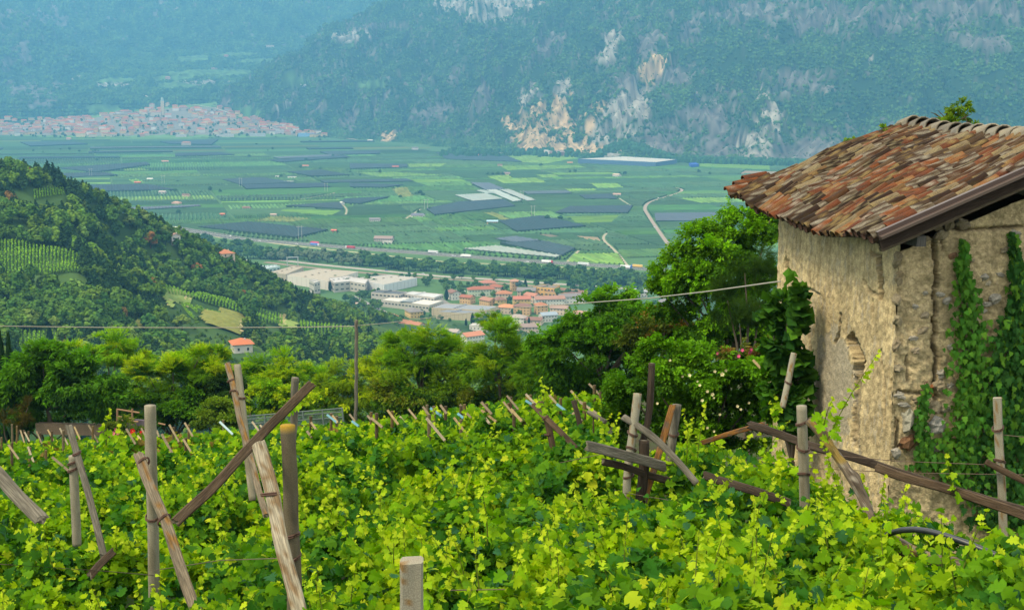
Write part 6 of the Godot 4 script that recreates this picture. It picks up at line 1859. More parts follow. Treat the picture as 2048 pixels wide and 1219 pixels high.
func build_garden_trees() -> void:
	var deep := Color(0.028, 0.082, 0.012)
	var mid := Color(0.070, 0.205, 0.008)
	var lime := Color(0.250, 0.470, 0.006)
	var gold := Color(0.42, 0.51, 0.008)
	leafy("chestnut_tree", "broad dark green chestnut tree at the left edge, behind the slats", "tree", at(100, 848, 68), [[60, 765, 58, 52], [130, 722, 66, 40], [192, 758, 52, 50], [115, 790, 90, 42], [40, 805, 46, 40], [205, 800, 40, 36], [85, 730, 50, 35], [150, 765, 60, 45, -1.5], [15, 775, 40, 40]], 68, "lance", 0.42, deep, Color(0.115, 0.30, 0.012))
	leafy("acacia_tree", "bright yellow green acacia top behind the dark chestnut", "tree", foot_at(220, 84), [[185, 702, 42, 28], [232, 690, 40, 28], [272, 712, 34, 30], [250, 730, 50, 40], [210, 680, 26, 14], [150, 700, 30, 20]], 84, "acacia", 0.34, mid, lime, 0.22, gold)
	leafy("acacia_tree", "acacia with a golden bough on its left, right of the chestnut", "tree", foot_at(350, 74), [[295, 748, 48, 34], [342, 722, 48, 26], [400, 712, 46, 26], [440, 700, 26, 18], [365, 768, 78, 44], [300, 800, 56, 30], [430, 765, 48, 50], [390, 800, 60, 34], [345, 745, 50, 30, -1.5], [415, 735, 40, 30, -1.0], [270, 770, 36, 30]], 74, "acacia", 0.34, Color(0.055, 0.165, 0.008), lime, 0.1, gold)
	leafy("acacia_tree", "bright acacia behind the leaning lichen plank", "tree", foot_at(560, 82), [[520, 730, 50, 28], [575, 728, 48, 26], [615, 745, 34, 25], [545, 768, 62, 40], [600, 788, 42, 30], [500, 760, 30, 30], [560, 750, 50, 30, -1.5], [640, 770, 30, 30]], 82, "acacia", 0.34, Color(0.06, 0.18, 0.008), lime, 0.16, gold)
	leafy("shrub", "yellowish feathery shrub around the foot of the utility pole", "shrub", foot_at(680, 76), [[690, 748, 40, 38], [742, 725, 36, 30], [680, 790, 50, 40], [648, 775, 30, 30], [765, 765, 58, 46], [725, 780, 44, 40, -1.0], [700, 820, 60, 26]], 76, "acacia", 0.30, Color(0.085, 0.17, 0.008), Color(0.27, 0.42, 0.008), 0.16, gold)
	leafy("acacia_tree", "acacia with yellow tips in front of the red roofed farm", "tree", foot_at(850, 70), [[800, 690, 46, 28], [852, 672, 48, 26], [832, 722, 70, 34], [900, 702, 50, 34], [880, 742, 60, 40], [790, 725, 40, 30], [860, 700, 50, 30, -1.2], [925, 735, 40, 34], [820, 668, 24, 12]], 70, "acacia", 0.34, Color(0.052, 0.155, 0.008), Color(0.215, 0.43, 0.006), 0.1, Color(0.31, 0.42, 0.008))
	leafy("acacia_tree", "tall thin acacia with a tuft standing above its neighbours, left of the big dark tree", "tree", foot_at(1000, 66), [[992, 640, 34, 18], [1005, 662, 40, 22], [1000, 690, 52, 28], [958, 722, 48, 36], [1032, 705, 40, 36], [1000, 762, 68, 46], [1040, 745, 40, 40], [985, 720, 40, 30, -1.0]], 66, "acacia", 0.33, Color(0.048, 0.145, 0.008), Color(0.195, 0.40, 0.006), 0.08, Color(0.28, 0.40, 0.008))
	leafy("shrub", "olive green feathery thicket below the acacias, left of centre", "shrub", foot_at(860, 67), [[820, 790, 68, 38], [900, 792, 58, 38], [980, 802, 58, 32], [768, 800, 46, 36], [860, 815, 70, 26, -1.0], [940, 820, 60, 24]], 67, "twig", 0.30, Color(0.035, 0.095, 0.010), Color(0.15, 0.26, 0.008), 0.02, Color(0.17, 0.19, 0.02))
	leafy("shrub", "dark bush between the two acacias, behind the crossed planks", "shrub", foot_at(455, 72), [[455, 785, 34, 38], [475, 800, 30, 30], [440, 815, 30, 22]], 72, "twig", 0.30, Color(0.016, 0.045, 0.012), Color(0.035, 0.085, 0.016))
	leafy("broadleaf_tree", "big dark green tree in the middle, before the village", "tree", foot_at(1200, 54), [[1222, 598, 50, 24], [1180, 645, 66, 38], [1255, 648, 66, 42], [1130, 692, 58, 42], [1220, 722, 98, 58], [1150, 772, 78, 46], [1292, 702, 56, 56], [1330, 650, 46, 36], [1200, 620, 60, 30, -0.8], [1100, 735, 46, 50], [1260, 770, 70, 46], [1190, 690, 60, 40, -1.5], [1285, 640, 34, 24]], 54, "twig", 0.30, Color(0.028, 0.085, 0.008), Color(0.12, 0.32, 0.008), 0.0)
	leafy("broadleaf_tree", "tallest tree, rising behind the left end of the old house", "tree", foot_at(1450, 40), [[1505, 432, 48, 30], [1445, 462, 54, 32], [1395, 492, 42, 36], [1362, 522, 30, 28], [1500, 500, 58, 56], [1450, 562, 76, 58], [1350, 592, 46, 38], [1525, 590, 42, 70], [1400, 640, 66, 48], [1480, 680, 76, 46], [1340, 555, 34, 30], [1320, 580, 24, 20], [1420, 520, 46, 40, -0.8], [1540, 440, 34, 30], [1390, 570, 50, 40, -0.8]], 40, "twig", 0.27, Color(0.032, 0.095, 0.008), Color(0.16, 0.38, 0.007), 0.02)
	leafy("evergreen_tree", "round darker evergreen in front of the tallest tree", "tree", foot_at(1490, 36), [[1490, 545, 52, 56], [1455, 600, 44, 46], [1520, 610, 40, 52], [1480, 650, 50, 40]], 36, "feather", 0.26, Color(0.020, 0.052, 0.012), Color(0.048, 0.105, 0.016))
	leafy("acacia_tree", "lower acacia filling the gap left of the big dark tree", "tree", foot_at(1090, 62), [[1085, 690, 40, 30], [1110, 730, 46, 40], [1070, 740, 44, 40], [1095, 765, 56, 40], [1120, 690, 36, 30]], 62, "acacia", 0.32, Color(0.040, 0.125, 0.008), Color(0.16, 0.34, 0.006), 0.04)
	leafy("smoke_bush", "arching shrub with reddish brown tips, right of the big dark tree", "shrub", foot_at(1340, 45), [[1280, 662, 34, 22], [1330, 646, 40, 18], [1385, 650, 40, 22], [1345, 690, 66, 30], [1420, 690, 40, 30], [1255, 690, 22, 26]], 45, "twig", 0.26, Color(0.035, 0.075, 0.012), Color(0.12, 0.15, 0.02), 0.0, Color(0.26, 0.11, 0.03))
	var hedge := leafy("hedge_bush", "broad tangled bush with small cream flowers, left of the old house", "bush", foot_at(1400, 26), [[1265, 790, 52, 62], [1340, 742, 66, 50], [1420, 722, 66, 48], [1400, 820, 118, 66], [1505, 805, 66, 74], [1255, 850, 48, 40], [1535, 745, 36, 50], [1330, 850, 80, 46], [1450, 870, 90, 36], [1300, 760, 50, 40, -0.6], [1460, 770, 60, 50, -0.6], [1330, 700, 34, 30]], 26, "twig", 0.20, Color(0.026, 0.080, 0.010), Color(0.13, 0.32, 0.010), 0.0)
	leafy("hedge", "dark green hedge at the foot of the acacias, right of the timber railing", "hedge", foot_at(350, 72), [[300, 835, 40, 22], [350, 830, 46, 26], [400, 822, 40, 24], [330, 815, 50, 20], [260, 800, 30, 24], [380, 805, 40, 24]], 72, "twig", 0.32, Color(0.025, 0.075, 0.010), Color(0.09, 0.23, 0.010))
	leafy("hedge", "dark hedge behind the trunk of the chestnut tree", "hedge", foot_at(100, 75), [[10, 832, 40, 24], [70, 828, 46, 24], [130, 830, 46, 22], [190, 832, 44, 20], [235, 826, 34, 22]], 75, "twig", 0.34, Color(0.02, 0.06, 0.010), Color(0.07, 0.18, 0.010))
	leafy("hedge", "yellow green hedge behind the green wire fence", "hedge", foot_at(580, 70), [[510, 815, 34, 20], [560, 812, 44, 24], [610, 808, 40, 24], [650, 812, 36, 22], [530, 790, 40, 22], [590, 795, 40, 20]], 70, "twig", 0.32, Color(0.05, 0.14, 0.010), Color(0.20, 0.38, 0.008), 0.1, gold)
	leafy("hedge", "dark thicket under the acacias in the middle, beside the utility pole", "hedge", foot_at(860, 68), [[780, 825, 50, 20], [840, 815, 50, 22], [900, 805, 50, 24], [960, 795, 46, 24], [1020, 790, 46, 26], [1060, 775, 40, 30], [1120, 775, 50, 26], [1170, 770, 50, 30]], 68, "twig", 0.32, Color(0.022, 0.07, 0.010), Color(0.08, 0.20, 0.010))
	leafy("garden_shrub", "low green shrub left of the green wire fence", "shrub", foot_at(430, 64), [[432, 822, 46, 20], [405, 835, 30, 18], [470, 838, 30, 16], [450, 842, 40, 14]], 64, "twig", 0.26, Color(0.05, 0.12, 0.016), Color(0.16, 0.25, 0.02), 0.1)
	leafy("garden_shrub", "brownish green shrub in the lower left corner of the garden", "shrub", foot_at(20, 66), [[5, 838, 24, 18], [45, 838, 22, 24], [55, 815, 12, 24]], 66, "feather", 0.3, Color(0.05, 0.055, 0.012), Color(0.13, 0.10, 0.02), 0.1)
	leafy("rose_bush", "rose bush with pink blossoms in front of the garden wall", "shrub", foot_at(225, 62), [[222, 862, 24, 14], [245, 848, 16, 16], [265, 862, 20, 10]], 62, "twig", 0.24, Color(0.04, 0.09, 0.014), Color(0.14, 0.19, 0.02), 0.0)
	leafy("rose_bush", "rose bush with magenta blossoms beside the old house", "shrub", foot_at(1500, 30), [[1500, 700, 42, 24], [1535, 715, 26, 22], [1465, 715, 30, 24]], 30, "twig", 0.2, Color(0.04, 0.085, 0.014), Color(0.14, 0.16, 0.025), 0.0, Color(0.20, 0.09, 0.03))
	cypress(foot_at(6, 74) + Vector3(0, 1.0, 0), 6.2, 0.42, "taller dark cypress cut by the left edge of the photo")
	cypress(foot_at(23, 73) + Vector3(0, 1.0, 0), 6.1, 0.34, "slim dark cypress right of the one at the left edge")
	# blossoms
	for f in [["flower", "cream blossom", hedge, 26, [[1365, 752, 5], [1380, 750, 6], [1430, 742, 6], [1445, 748, 8], [1452, 740, 6], [1400, 770, 5], [1395, 762, 4], [1415, 782, 6], [1425, 788, 7], [1405, 800, 6], [1428, 795, 4], [1475, 812, 6], [1482, 818, 5], [1498, 805, 5], [1340, 720, 5], [1315, 806, 5], [1440, 828, 5], [1415, 855, 5], [1428, 862, 5]], Color(0.62, 0.60, 0.34)]]:
		for q in f[4]:
			blossom(at(q[0], q[1], f[3] - 1.35), q[2] * 0.6 * f[3] / FOCAL, f[5], f[2])
	for q in [[221, 872, 5], [226, 866, 5], [232, 858, 5], [236, 866, 5], [229, 872, 4], [240, 870, 4]]: blossom(at(q[0], q[1], 61.2), q[2] * 61 / FOCAL, Color(0.55, 0.15, 0.20), get_node("rose_bush"))
	for q in [[1478, 712, 4], [1485, 700, 4], [1500, 703, 5], [1503, 698, 4], [1538, 704, 5], [1541, 700, 4], [1535, 708, 3], [1435, 706, 3]]: blossom(at(q[0], q[1], 29.0), q[2] * 29 / FOCAL, Color(0.55, 0.08, 0.22), get_node("rose_bush_001"))
	var reds := leafy("geranium", "red geraniums in the garden, left of the tall concrete post", "flower", at(275, 868, 61), [[266, 866, 7, 5], [284, 868, 8, 6]], 61, "twig", 0.2, Color(0.04, 0.09, 0.014), Color(0.08, 0.15, 0.02))
	for q in [[265, 861, 6], [284, 866, 7], [290, 868, 5], [262, 865, 4]]: blossom(at(q[0], q[1], 60.8), q[2] * 61 / FOCAL, Color(0.50, 0.02, 0.02), reds)
	garden_things()

func blossom(p: Vector3, r: float, col: Color, parent: Node3D) -> void:
	var g := Geo.new()
	for k in 5:
		var a := TAU * k / 5.0
		var out := Vector3(cos(a), sin(a), 0.35)
		var side := Vector3(-sin(a), cos(a), 0) * 0.45
		g.quad(Vector3.ZERO, out * 0.55 + side, out, out * 0.55 - side, col * rnd(0.85, 1.1))
	g.at_box(Vector3(0, 0, 0.1), Vector3(0.25, 0.25, 0.2), Color(0.5, 0.4, 0.08))
	obj("blossom", g.mesh(), mats.far_leaf, parent, Transform3D(Basis(Vector3(rnd(-1, 1), rnd(-1, 1), rnd(-1, 1)).normalized(), rnd(-0.6, 0.6)).scaled(Vector3.ONE * r), p - parent.position))

func garden_things() -> void:
	# timber railing and the low wall of the garden
	var t := thing("timber_railing", Transform3D(), "timber railing of round poles behind the tall concrete post", "railing")
	for r in [[233, 818, 278, 825], [233, 832, 268, 838], [234, 840, 276, 843], [316, 846, 330, 849]]:
		var g := Geo.new()
		g.tube([at(r[0], r[1], 66), at(r[2], r[3], 66)], [0.045, 0.045], 6, Color(0.24, 0.15, 0.09))
		obj("rail", g.mesh(true), mats.bark, t)
	for x in [234, 264]:
		var g := Geo.new()
		g.tube([at(x, 817, 66), at(x, 850, 66)], [0.05, 0.05], 6, Color(0.22, 0.14, 0.085))
		obj("post", g.mesh(true), mats.bark, t)
	var g := Geo.new()
	var a := at(250, 838, 67); var b := at(300, 842, 67)
	g.quad(a, b, b - Vector3(0, 0.9, 0), a - Vector3(0, 0.9, 0), Color(0.14, 0.11, 0.13))
	var back := Vector3(0, 0, -0.25)
	g.quad(a + back, a, b, b + back, Color(0.14, 0.11, 0.13))
	tag(obj("garden_shed", g.mesh(), mats.wall), "grey violet boarding below the timber railing", "shed")
	g = Geo.new()
	var w0 := at(70, 846, 67.5); var w1 := at(215, 850, 67.5)
	for k in 6:
		var p := w0.lerp(w1, k / 6.0); var q := w0.lerp(w1, (k + 1) / 6.0)
		g.quad(p, q, q - Vector3(0, 0.55, 0), p - Vector3(0, 0.55, 0), vary(Color(0.34, 0.25, 0.18), 0.1))
		g.quad(p + Vector3(0, 0, -0.3), p, q, q + Vector3(0, 0, -0.3), Color(0.36, 0.28, 0.2))
	tag(obj("garden_wall", g.mesh(), mats.plaster), "low pinkish garden wall behind the trunk of the chestnut", "wall")
	# green wire fence: frame tubes, uprights and a fine mesh of wires
	t = thing("wire_fence", Transform3D(), "long green wire fence with a metal frame, left of the utility pole", "fence")
	var green := Color(0.06, 0.11, 0.10)
	var f0 := [at(492, 832, 60), at(684, 816, 58)]
	var f1 := [at(492, 858, 60), at(690, 846, 58)]
	for k in [0.0, 0.25, 0.6]:
		g = Geo.new()
		g.tube([f0[0].lerp(f1[0], k), f0[1].lerp(f1[1], k)], [0.025, 0.025], 5, Color(0.07, 0.10, 0.095))
		obj("rail", g.mesh(), mats.metal, t)
	for k in 6:
		g = Geo.new()
		var s := k / 5.0
		g.tube([f0[0].lerp(f0[1], s) + Vector3(0, 0.02, 0), f1[0].lerp(f1[1], s) - Vector3(0, 0.9, 0)], [0.035, 0.035], 5, Color(0.11, 0.15, 0.145))
		obj("post", g.mesh(), mats.metal, t)
	g = Geo.new()
	for k in 90:
		var s := k / 89.0
		g.tube([f0[0].lerp(f0[1], s), f1[0].lerp(f1[1], s)], [0.006, 0.006], 3, green, false)
	for k in 16: g.tube([f0[0].lerp(f1[0], k / 15.0), f0[1].lerp(f1[1], k / 15.0)], [0.006, 0.006], 3, green, false)
	tag(obj("wire_mesh", g.mesh(), mats.wire, t), "", "", "", "stuff")
	leafy("climbing_vine", "large leaved vine climbing the far left edge of the old house", "vine", foot_at(1590, 21.5), [[1588, 582, 9, 18], [1574, 615, 20, 24], [1578, 655, 18, 26], [1564, 688, 24, 26], [1580, 728, 18, 30], [1588, 768, 15, 30], [1576, 808, 20, 30], [1588, 838, 16, 20], [1546, 640, 14, 12], [1556, 780, 16, 26]], 21.4, "broad", 0.20, Color(0.018, 0.065, 0.012), Color(0.065, 0.175, 0.014))
	# the sapling and tufts behind the roof
	t = leafy("sapling", "young tree with bare twigs and a green tuft, behind the ridge of the old house", "tree", at(1905, 330, 26.5), [[1922, 215, 16, 9], [1928, 228, 12, 8], [1905, 252, 26, 8], [1950, 258, 24, 5], [1890, 248, 10, 6], [1915, 240, 14, 6]], 26.5, "lance", 0.13, Color(0.05, 0.12, 0.012), Color(0.15, 0.25, 0.014), 0.15, Color.BLACK, 0.55)
	g = Geo.new()
	for tw in [[1885, 256, 1888, 232, 1876, 220], [1888, 240, 1872, 228, 1862, 224], [1900, 258, 1896, 235, 1890, 218], [1910, 258, 1914, 230, 1926, 212], [1914, 232, 1906, 222, 1902, 214], [1932, 258, 1938, 244, 1946, 238], [1920, 240, 1934, 232, 1944, 228], [1888, 236, 1896, 228, 1900, 220]]:
		g.tube([at(tw[0], tw[1], 26.5) - t.position, at(tw[2], tw[3], 26.5) - t.position, at(tw[4], tw[5], 26.4) - t.position], [0.018, 0.012, 0.005], 4, Color(0.12, 0.09, 0.06))
	obj("twigs", g.mesh(true), mats.bark, t)
	leafy("weed_tuft", "green tuft growing on the far verge of the roof, lower of two", "weed", at(1705, 300, 24.8), [[1705, 286, 11, 4]], 24.8, "lance", 0.1, Color(0.06, 0.15, 0.012), Color(0.16, 0.26, 0.014), 0.1, Color.BLACK, 0.6)
	leafy("weed_tuft", "green tuft growing on the far verge of the roof, nearer the ridge", "weed", at(1768, 275, 24.9), [[1770, 262, 8, 4]], 24.9, "lance", 0.1, Color(0.06, 0.15, 0.012), Color(0.16, 0.26, 0.014), 0.1, Color.BLACK, 0.6)

# ---------------------------------------------------------------- the vineyard

func canopy_height(x: float, d: float) -> float:
	return 250.0 - (1.78 + 0.191 * d - 0.12 * clampf(x, -35.0, 25.0)) + canopy_bump(x, d)

func canopy_bump(x: float, d: float) -> float:
	var k := clampf(d / 22.0, 0.35, 1.0)
	return k * (0.46 * noise_a.get_noise_2d(x * 0.42, d * 0.36) + 0.28 * noise_c.get_noise_2d(x * 1.15 + 30.0, d * 0.95)) - hollow(x, d)

func hollow(x: float, d: float) -> float:
	# places where the leaves lie lower and show posts and hose
	var s := 0.0
	for k in [[1.25, 14.2, 0.34, 0.9], [2.65, 12.6, 0.32, 0.8], [3.45, 10.8, 0.45, 0.8], [2.9, 9.6, 0.4, 0.75], [3.3, 9.2, 0.3, 0.6], [-3.0, 11.2, 0.2, 0.6], [-2.0, 14.5, 0.3, 0.9], [2.0, 8.9, 0.25, 0.6]]:
		var e: float = ((x - k[0]) * (x - k[0]) + (d - k[1]) * (d - k[1])) / (k[3] * k[3])
		if e < 6.0: s += k[2] * exp(-e)
	return s

func gap(x: float, d: float) -> float:
	return noise_c.get_noise_2d(x * 0.62 + 60.0, d * 0.5 + 11.0) + 0.5 * noise_a.get_noise_2d(x * 1.5, d * 1.3)

const CANOPY_EDGE := [[-150, 892], [0, 884], [100, 878], [200, 874], [300, 868], [400, 862], [500, 856], [600, 850], [700, 842], [800, 832], [900, 816], [1000, 802], [1080, 796], [1150, 790], [1205, 790], [1212, 868], [1250, 905], [1330, 905], [1400, 885], [1480, 895], [1560, 905], [1600, 925], [1660, 965], [1740, 1000], [1850, 1030], [1950, 1052], [2100, 1085]]

func beam(o: Array, d0: float, d1: float, w: float, thick: float, style: String, round_ := false, bend := 0.0) -> Array:
	# a board or post between two seen points; returns mesh and transform with its length along y
	var a := at(o[0], o[1], d0)
	var b := at(o[2], o[3], d1)
	var n := 30
	var sides := 14
	var g := Geo.new()
	var l := a.distance_to(b)
	var sd: float = o[0] * 0.37 + o[1] * 0.11
	for k in n + 1:
		var t := float(k) / n
		for q in sides:
			var an := TAU * q / sides
			var c := Vector2(cos(an), sin(an))
			var f := 1.0
			if not round_: f = minf(1.0 / maxf(absf(c.x), 0.001), 1.0 / maxf(absf(c.y), 0.001)) * 0.97
			var p := Vector3(c.x * f * w * 0.5, (0.5 - t) * l, c.y * f * thick * 0.5)
			var wob := noise_a.get_noise_2d(t * l * 1.3 + sd, an * 0.4) * (0.10 if style != "concrete" else 0.03)
			p.x *= 1.0 + wob; p.z *= 1.0 + wob
			p.x += bend * sin(PI * t) + noise_c.get_noise_2d(t * l * 0.9, sd) * w * (0.16 if style != "concrete" else 0.03)
			if style == "bark":
				var lumpy := 1.0 + 0.45 * noise_a.get_noise_3d(p.x * 9.0, p.y * 3.0 + sd, p.z * 9.0)
				p.x *= lumpy; p.z *= lumpy
			if not round_ and style != "pale_concrete" and (k == 0 or k == n): p.y += noise_c.get_noise_2d(an * 3.0, sd) * 0.03
			g.vert(p, wood_color(style, p, t, l, sd))
	for k in n:
		for q in sides:
			var i0 := k * sides + q
			var i1 := k * sides + (q + 1) % sides
			g.i.append_array([i0, i1, i0 + sides, i1, i1 + sides, i0 + sides])
	for e in [0, n]:
		var m := g.vert(Vector3(0, (0.5 - float(e) / n) * l + (0.004 if e == 0 else -0.004), 0) + (g.v[e * sides] + g.v[e * sides + sides / 2]) * 0.5 * Vector3(1, 0, 1), Color(0.30, 0.27, 0.21) if style != "lichen_top" else Color(0.34, 0.22, 0.03))
		for q in sides:
			var i0: int = e * sides + q
			var i1: int = e * sides + (q + 1) % sides
			if e == 0: g.i.append_array([m, i1, i0])
			else: g.i.append_array([m, i0, i1])
	var y := (a - b).normalized()
	var x := y.cross(EYE - a).normalized()
	return [g.mesh(false if not round_ else true), Transform3D(Basis(x, y, x.cross(y)), (a + b) * 0.5)]

func wood_color(style: String, p: Vector3, t: float, l: float, sd: float) -> Color:
	var n := noise_a.get_noise_3d(p.x * 8.0 + sd, p.y * 1.6, p.z * 8.0)
	var m := noise_a.get_noise_3d(p.x * 22.0 + sd, p.y * 5.0, p.z * 22.0)
	var c := Color(0.22, 0.18, 0.13)
	match style:
		"concrete", "lichen_top":
			c = Color(0.29, 0.27, 0.205) * (1.0 + 0.25 * m)
			if style == "lichen_top": c = Color(0.125, 0.105, 0.075) * (1.0 + 0.5 * m)
			c = c.lerp(Color(0.15, 0.13, 0.085), clampf(n * 1.6, 0, 0.7))
			if style == "lichen_top" and t < 0.03: c = Color(0.36, 0.23, 0.03)
		"pale_concrete":
			c = Color(0.30, 0.285, 0.22) * (1.0 + 0.15 * m)
			if m > 0.32: c = Color(0.24, 0.15, 0.06)
		"grey": c = Color(0.185, 0.172, 0.14) * (1.0 + 0.6 * n)
		"dark": c = Color(0.068, 0.052, 0.040) * (1.0 + 0.7 * n)
		"brown":
			c = Color(0.10, 0.070, 0.045) * (1.0 + 0.6 * n)
			if p.z < 0.0: c = c.lerp(Color(0.16, 0.13, 0.09), 0.6)
		"lichen":
			c = Color(0.21, 0.175, 0.125) * (1.0 + 0.5 * n)
			if m + 0.3 * (0.6 - t) > 0.14 and p.x > -0.012: c = c.lerp(Color(0.23, 0.115, 0.02), 0.8)
		"white":
			c = Color(0.385, 0.345, 0.255) * (1.0 + 0.2 * n)
			if m > 0.12: c = c.lerp(Color(0.20, 0.115, 0.045), 0.75)
		"rust": c = Color(0.22, 0.105, 0.03) * (1.0 + 0.6 * n) if m > -0.15 else Color(0.13, 0.09, 0.055)
		"bark":
			c = Color(0.15, 0.12, 0.09) * (1.0 + 0.9 * n)
			if m > 0.28: c = Color(0.30, 0.27, 0.22)
			if t < 0.5 and n + 0.5 * m > 0.12: c = c.lerp(Color(0.30, 0.20, 0.02), 0.65)
	return c

func post(called: String, label: String, category: String, o: Array, d0: float, d1: float, w: float, thick: float, style: String, round_ := false, bend := 0.0, ties := []) -> Node3D:
	var m := beam(o, d0, d1, w, thick, style, round_, bend)
	var t := thing(called, m[1], label, category)
	obj("shaft" if round_ else "board", m[0], mats.concrete if style in ["concrete", "pale_concrete", "lichen_top"] else mats.wood, t)
	var l := at(o[0], o[1], d0).distance_to(at(o[2], o[3], d1))
	for k in ties:
		var g := Geo.new()
		for q in 2:
			var pts := []
			var radii := []
			for s in 15:
				var a := TAU * s / 14.0
				pts.append(Vector3(cos(a) * (w * 0.53 + 0.008), l * 0.5 - k + q * 0.014 + 0.022 * sin(a + k * 9.0), sin(a) * (thick * 0.53 + 0.008)))
				radii.append(0.0065)
			g.tube(pts, radii, 4, Color(0.075, 0.042, 0.028), false)
		obj("wire_tie", g.mesh(true), mats.wire, t)
	return t

func build_vineyard() -> void:
	# concrete posts and old stakes
	post("concrete_post", "tall round concrete post with a lichened board tied to it, at the left", "post", [300, 811, 309, 1225], 11.6, 11.7, 0.098, 0.098, "concrete", true, 0.0, [1.00])
	post("concrete_post", "thick dark post with an orange lichen cap, beside the white board", "post", [573, 850, 590, 1300], 9.4, 9.4, 0.104, 0.104, "lichen_top", true, 0.0, [0.80, 0.95])
	post("concrete_post", "short concrete post leaning against a weathered board at the left", "post", [145, 911, 153, 1090], 13.0, 13.0, 0.085, 0.085, "concrete", true, 0.0, [0.08, 0.14])
	post("concrete_post", "concrete post beside the tall lichened plank, behind the white board", "post", [474, 729, 505, 1000], 17.0, 16.4, 0.090, 0.090, "concrete", true, 0.0, [0.42])
	post("wooden_stake", "grey weathered stake behind the raised dark beam", "stake", [592, 755, 580, 960], 15.5, 15.5, 0.085, 0.085, "grey", true)
	post("concrete_post", "pale spotted concrete post tied to the old black stake, right of centre", "post", [1273, 786, 1250, 1030], 15.0, 14.8, 0.093, 0.093, "pale_concrete", true, 0.0, [0.45, 0.62, 0.92])
	post("concrete_post", "round concrete post in front of the old house, carrying the long dark beam", "post", [1604, 811, 1612, 1080], 13.0, 13.0, 0.098, 0.098, "concrete", true, 0.0, [0.17, 0.42, 0.68])
	post("concrete_post", "square slender concrete post before the ivy, at the right", "post", [1993, 795, 2012, 1130], 13.0, 12.9, 0.082, 0.082, "pale_concrete", false, 0.0, [0.30, 0.62])
	post("concrete_post", "leaning pale post against the vine at the left corner of the old house", "post", [1590, 706, 1566, 815], 19.0, 18.8, 0.085, 0.085, "pale_concrete", true, 0.0, [0.42])
	post("wooden_stake", "short dark grey stake beside the rust coloured board, right of centre", "stake", [1353, 808, 1338, 960], 15.8, 15.7, 0.100, 0.100, "grey", true, 0.0, [0.35])
	post("wooden_stake", "old black crooked stake standing higher than its neighbours, right of centre", "stake", [1305, 726, 1284, 890], 15.1, 15.0, 0.075, 0.080, "dark", true, 0.03)
	post("old_vine", "thick dark vine trunk below the black stake", "trunk", [1287, 880, 1280, 1060], 14.95, 14.9, 0.115, 0.11, "dark", true)
	post("wooden_stake", "short round stake leaning left with a board tied to it, centre of the far rows", "stake", [1080, 803, 1112, 930], 20.0, 19.6, 0.092, 0.092, "brown", true, 0.02, [0.52])
	post("stone_post", "rough square post top in the foreground, at the bottom edge", "post", [820, 1120, 826, 1300], 7.0, 7.0, 0.125, 0.125, "pale_concrete", false)
	# boards and beams
	post("wooden_board", "long plank with orange lichen beside the concrete post, upper left", "board", [453, 728, 530, 1030], 15.8, 13.6, 0.068, 0.05, "lichen", false, 0.0, [0.33, 0.55])
	post("wooden_board", "raised dark brown beam crossing behind the white board", "board", [622, 769, 352, 1046], 11.8, 10.0, 0.080, 0.065, "brown", false)
	post("wooden_board", "whitish board with brown streaks leaning on the thick dark post", "board", [514, 886, 615, 1275], 9.3, 8.3, 0.098, 0.05, "white", false, 0.0, [0.42])
	post("wooden_board", "leaning board with orange lichen tied to the tall concrete post", "board", [280, 909, 408, 1260], 11.3, 9.6, 0.086, 0.055, "lichen", false, 0.0, [0.12, 0.85])
	post("wooden_board", "weathered board leaning on the short concrete post at the left", "board", [138, 851, 208, 1110], 12.9, 12.2, 0.064, 0.05, "grey", false, 0.0, [0.30])
	post("wooden_board", "pale grey board sinking into the leaves at the left edge", "board", [-14, 935, 80, 1040], 9.6, 9.2, 0.10, 0.04, "grey", false)
	post("wooden_board", "broad grey plank reaching left from the pale spotted post, upper of two", "board", [1174, 892, 1330, 935], 14.4, 14.9, 0.112, 0.03, "grey", false)
	post("wooden_board", "dark plank below the broad grey one, lower of two", "board", [1206, 922, 1345, 962], 14.6, 15.1, 0.08, 0.03, "dark", false)
	post("wooden_board", "rust coloured lichened board leaning right, beside the black stake", "board", [1347, 812, 1288, 1000], 15.7, 14.9, 0.078, 0.05, "rust", false)
	post("driftwood", "twisted grey driftwood crossing the black stake", "driftwood", [1247, 832, 1395, 965], 15.0, 14.5, 0.075, 0.06, "grey", true, 0.05)
	post("wooden_beam", "long dark beam running down to the right in front of the old house, upper of two", "beam", [1500, 851, 2110, 1040], 14.0, 11.8, 0.085, 0.07, "dark", false)
	post("wooden_beam", "second dark beam laid under the long one, at the right", "beam", [1756, 934, 2110, 1052], 12.85, 11.7, 0.085, 0.06, "brown", false)
	post("wooden_board", "thin brown board rising to the end of the long beam", "board", [1405, 884, 1530, 848], 14.3, 14.0, 0.052, 0.04, "rust", false)
	post("log", "old vine log with yellow lichen, slanting past the concrete post before the house", "log", [1618, 842, 1745, 1040], 12.7, 12.0, 0.09, 0.09, "bark", true, 0.05)
	post("log", "dark mossy log lying in the leaves at the lower right", "log", [1770, 1072, 1960, 1150], 10.9, 10.6, 0.125, 0.12, "bark", true, -0.03)
	post("wooden_board", "dark branch tied to the slender square post at the right edge", "board", [1972, 923, 2090, 985], 12.9, 12.6, 0.06, 0.05, "brown", true)
	post("wooden_board", "board slanting down behind the short leaning stake, centre", "board", [1066, 810, 1150, 895], 19.9, 19.0, 0.085, 0.04, "brown", false, 0.0, [0.35])
	post("wooden_board", "narrow dark plank half sunk in leaves below the hedge bush", "board", [1410, 950, 1580, 1008], 13.6, 13.2, 0.09, 0.04, "dark", false)
	post("wooden_board", "short dark board in the leaves left of the tall concrete post foot", "board", [225, 1105, 180, 1150], 10.6, 10.2, 0.06, 0.05, "brown", false)
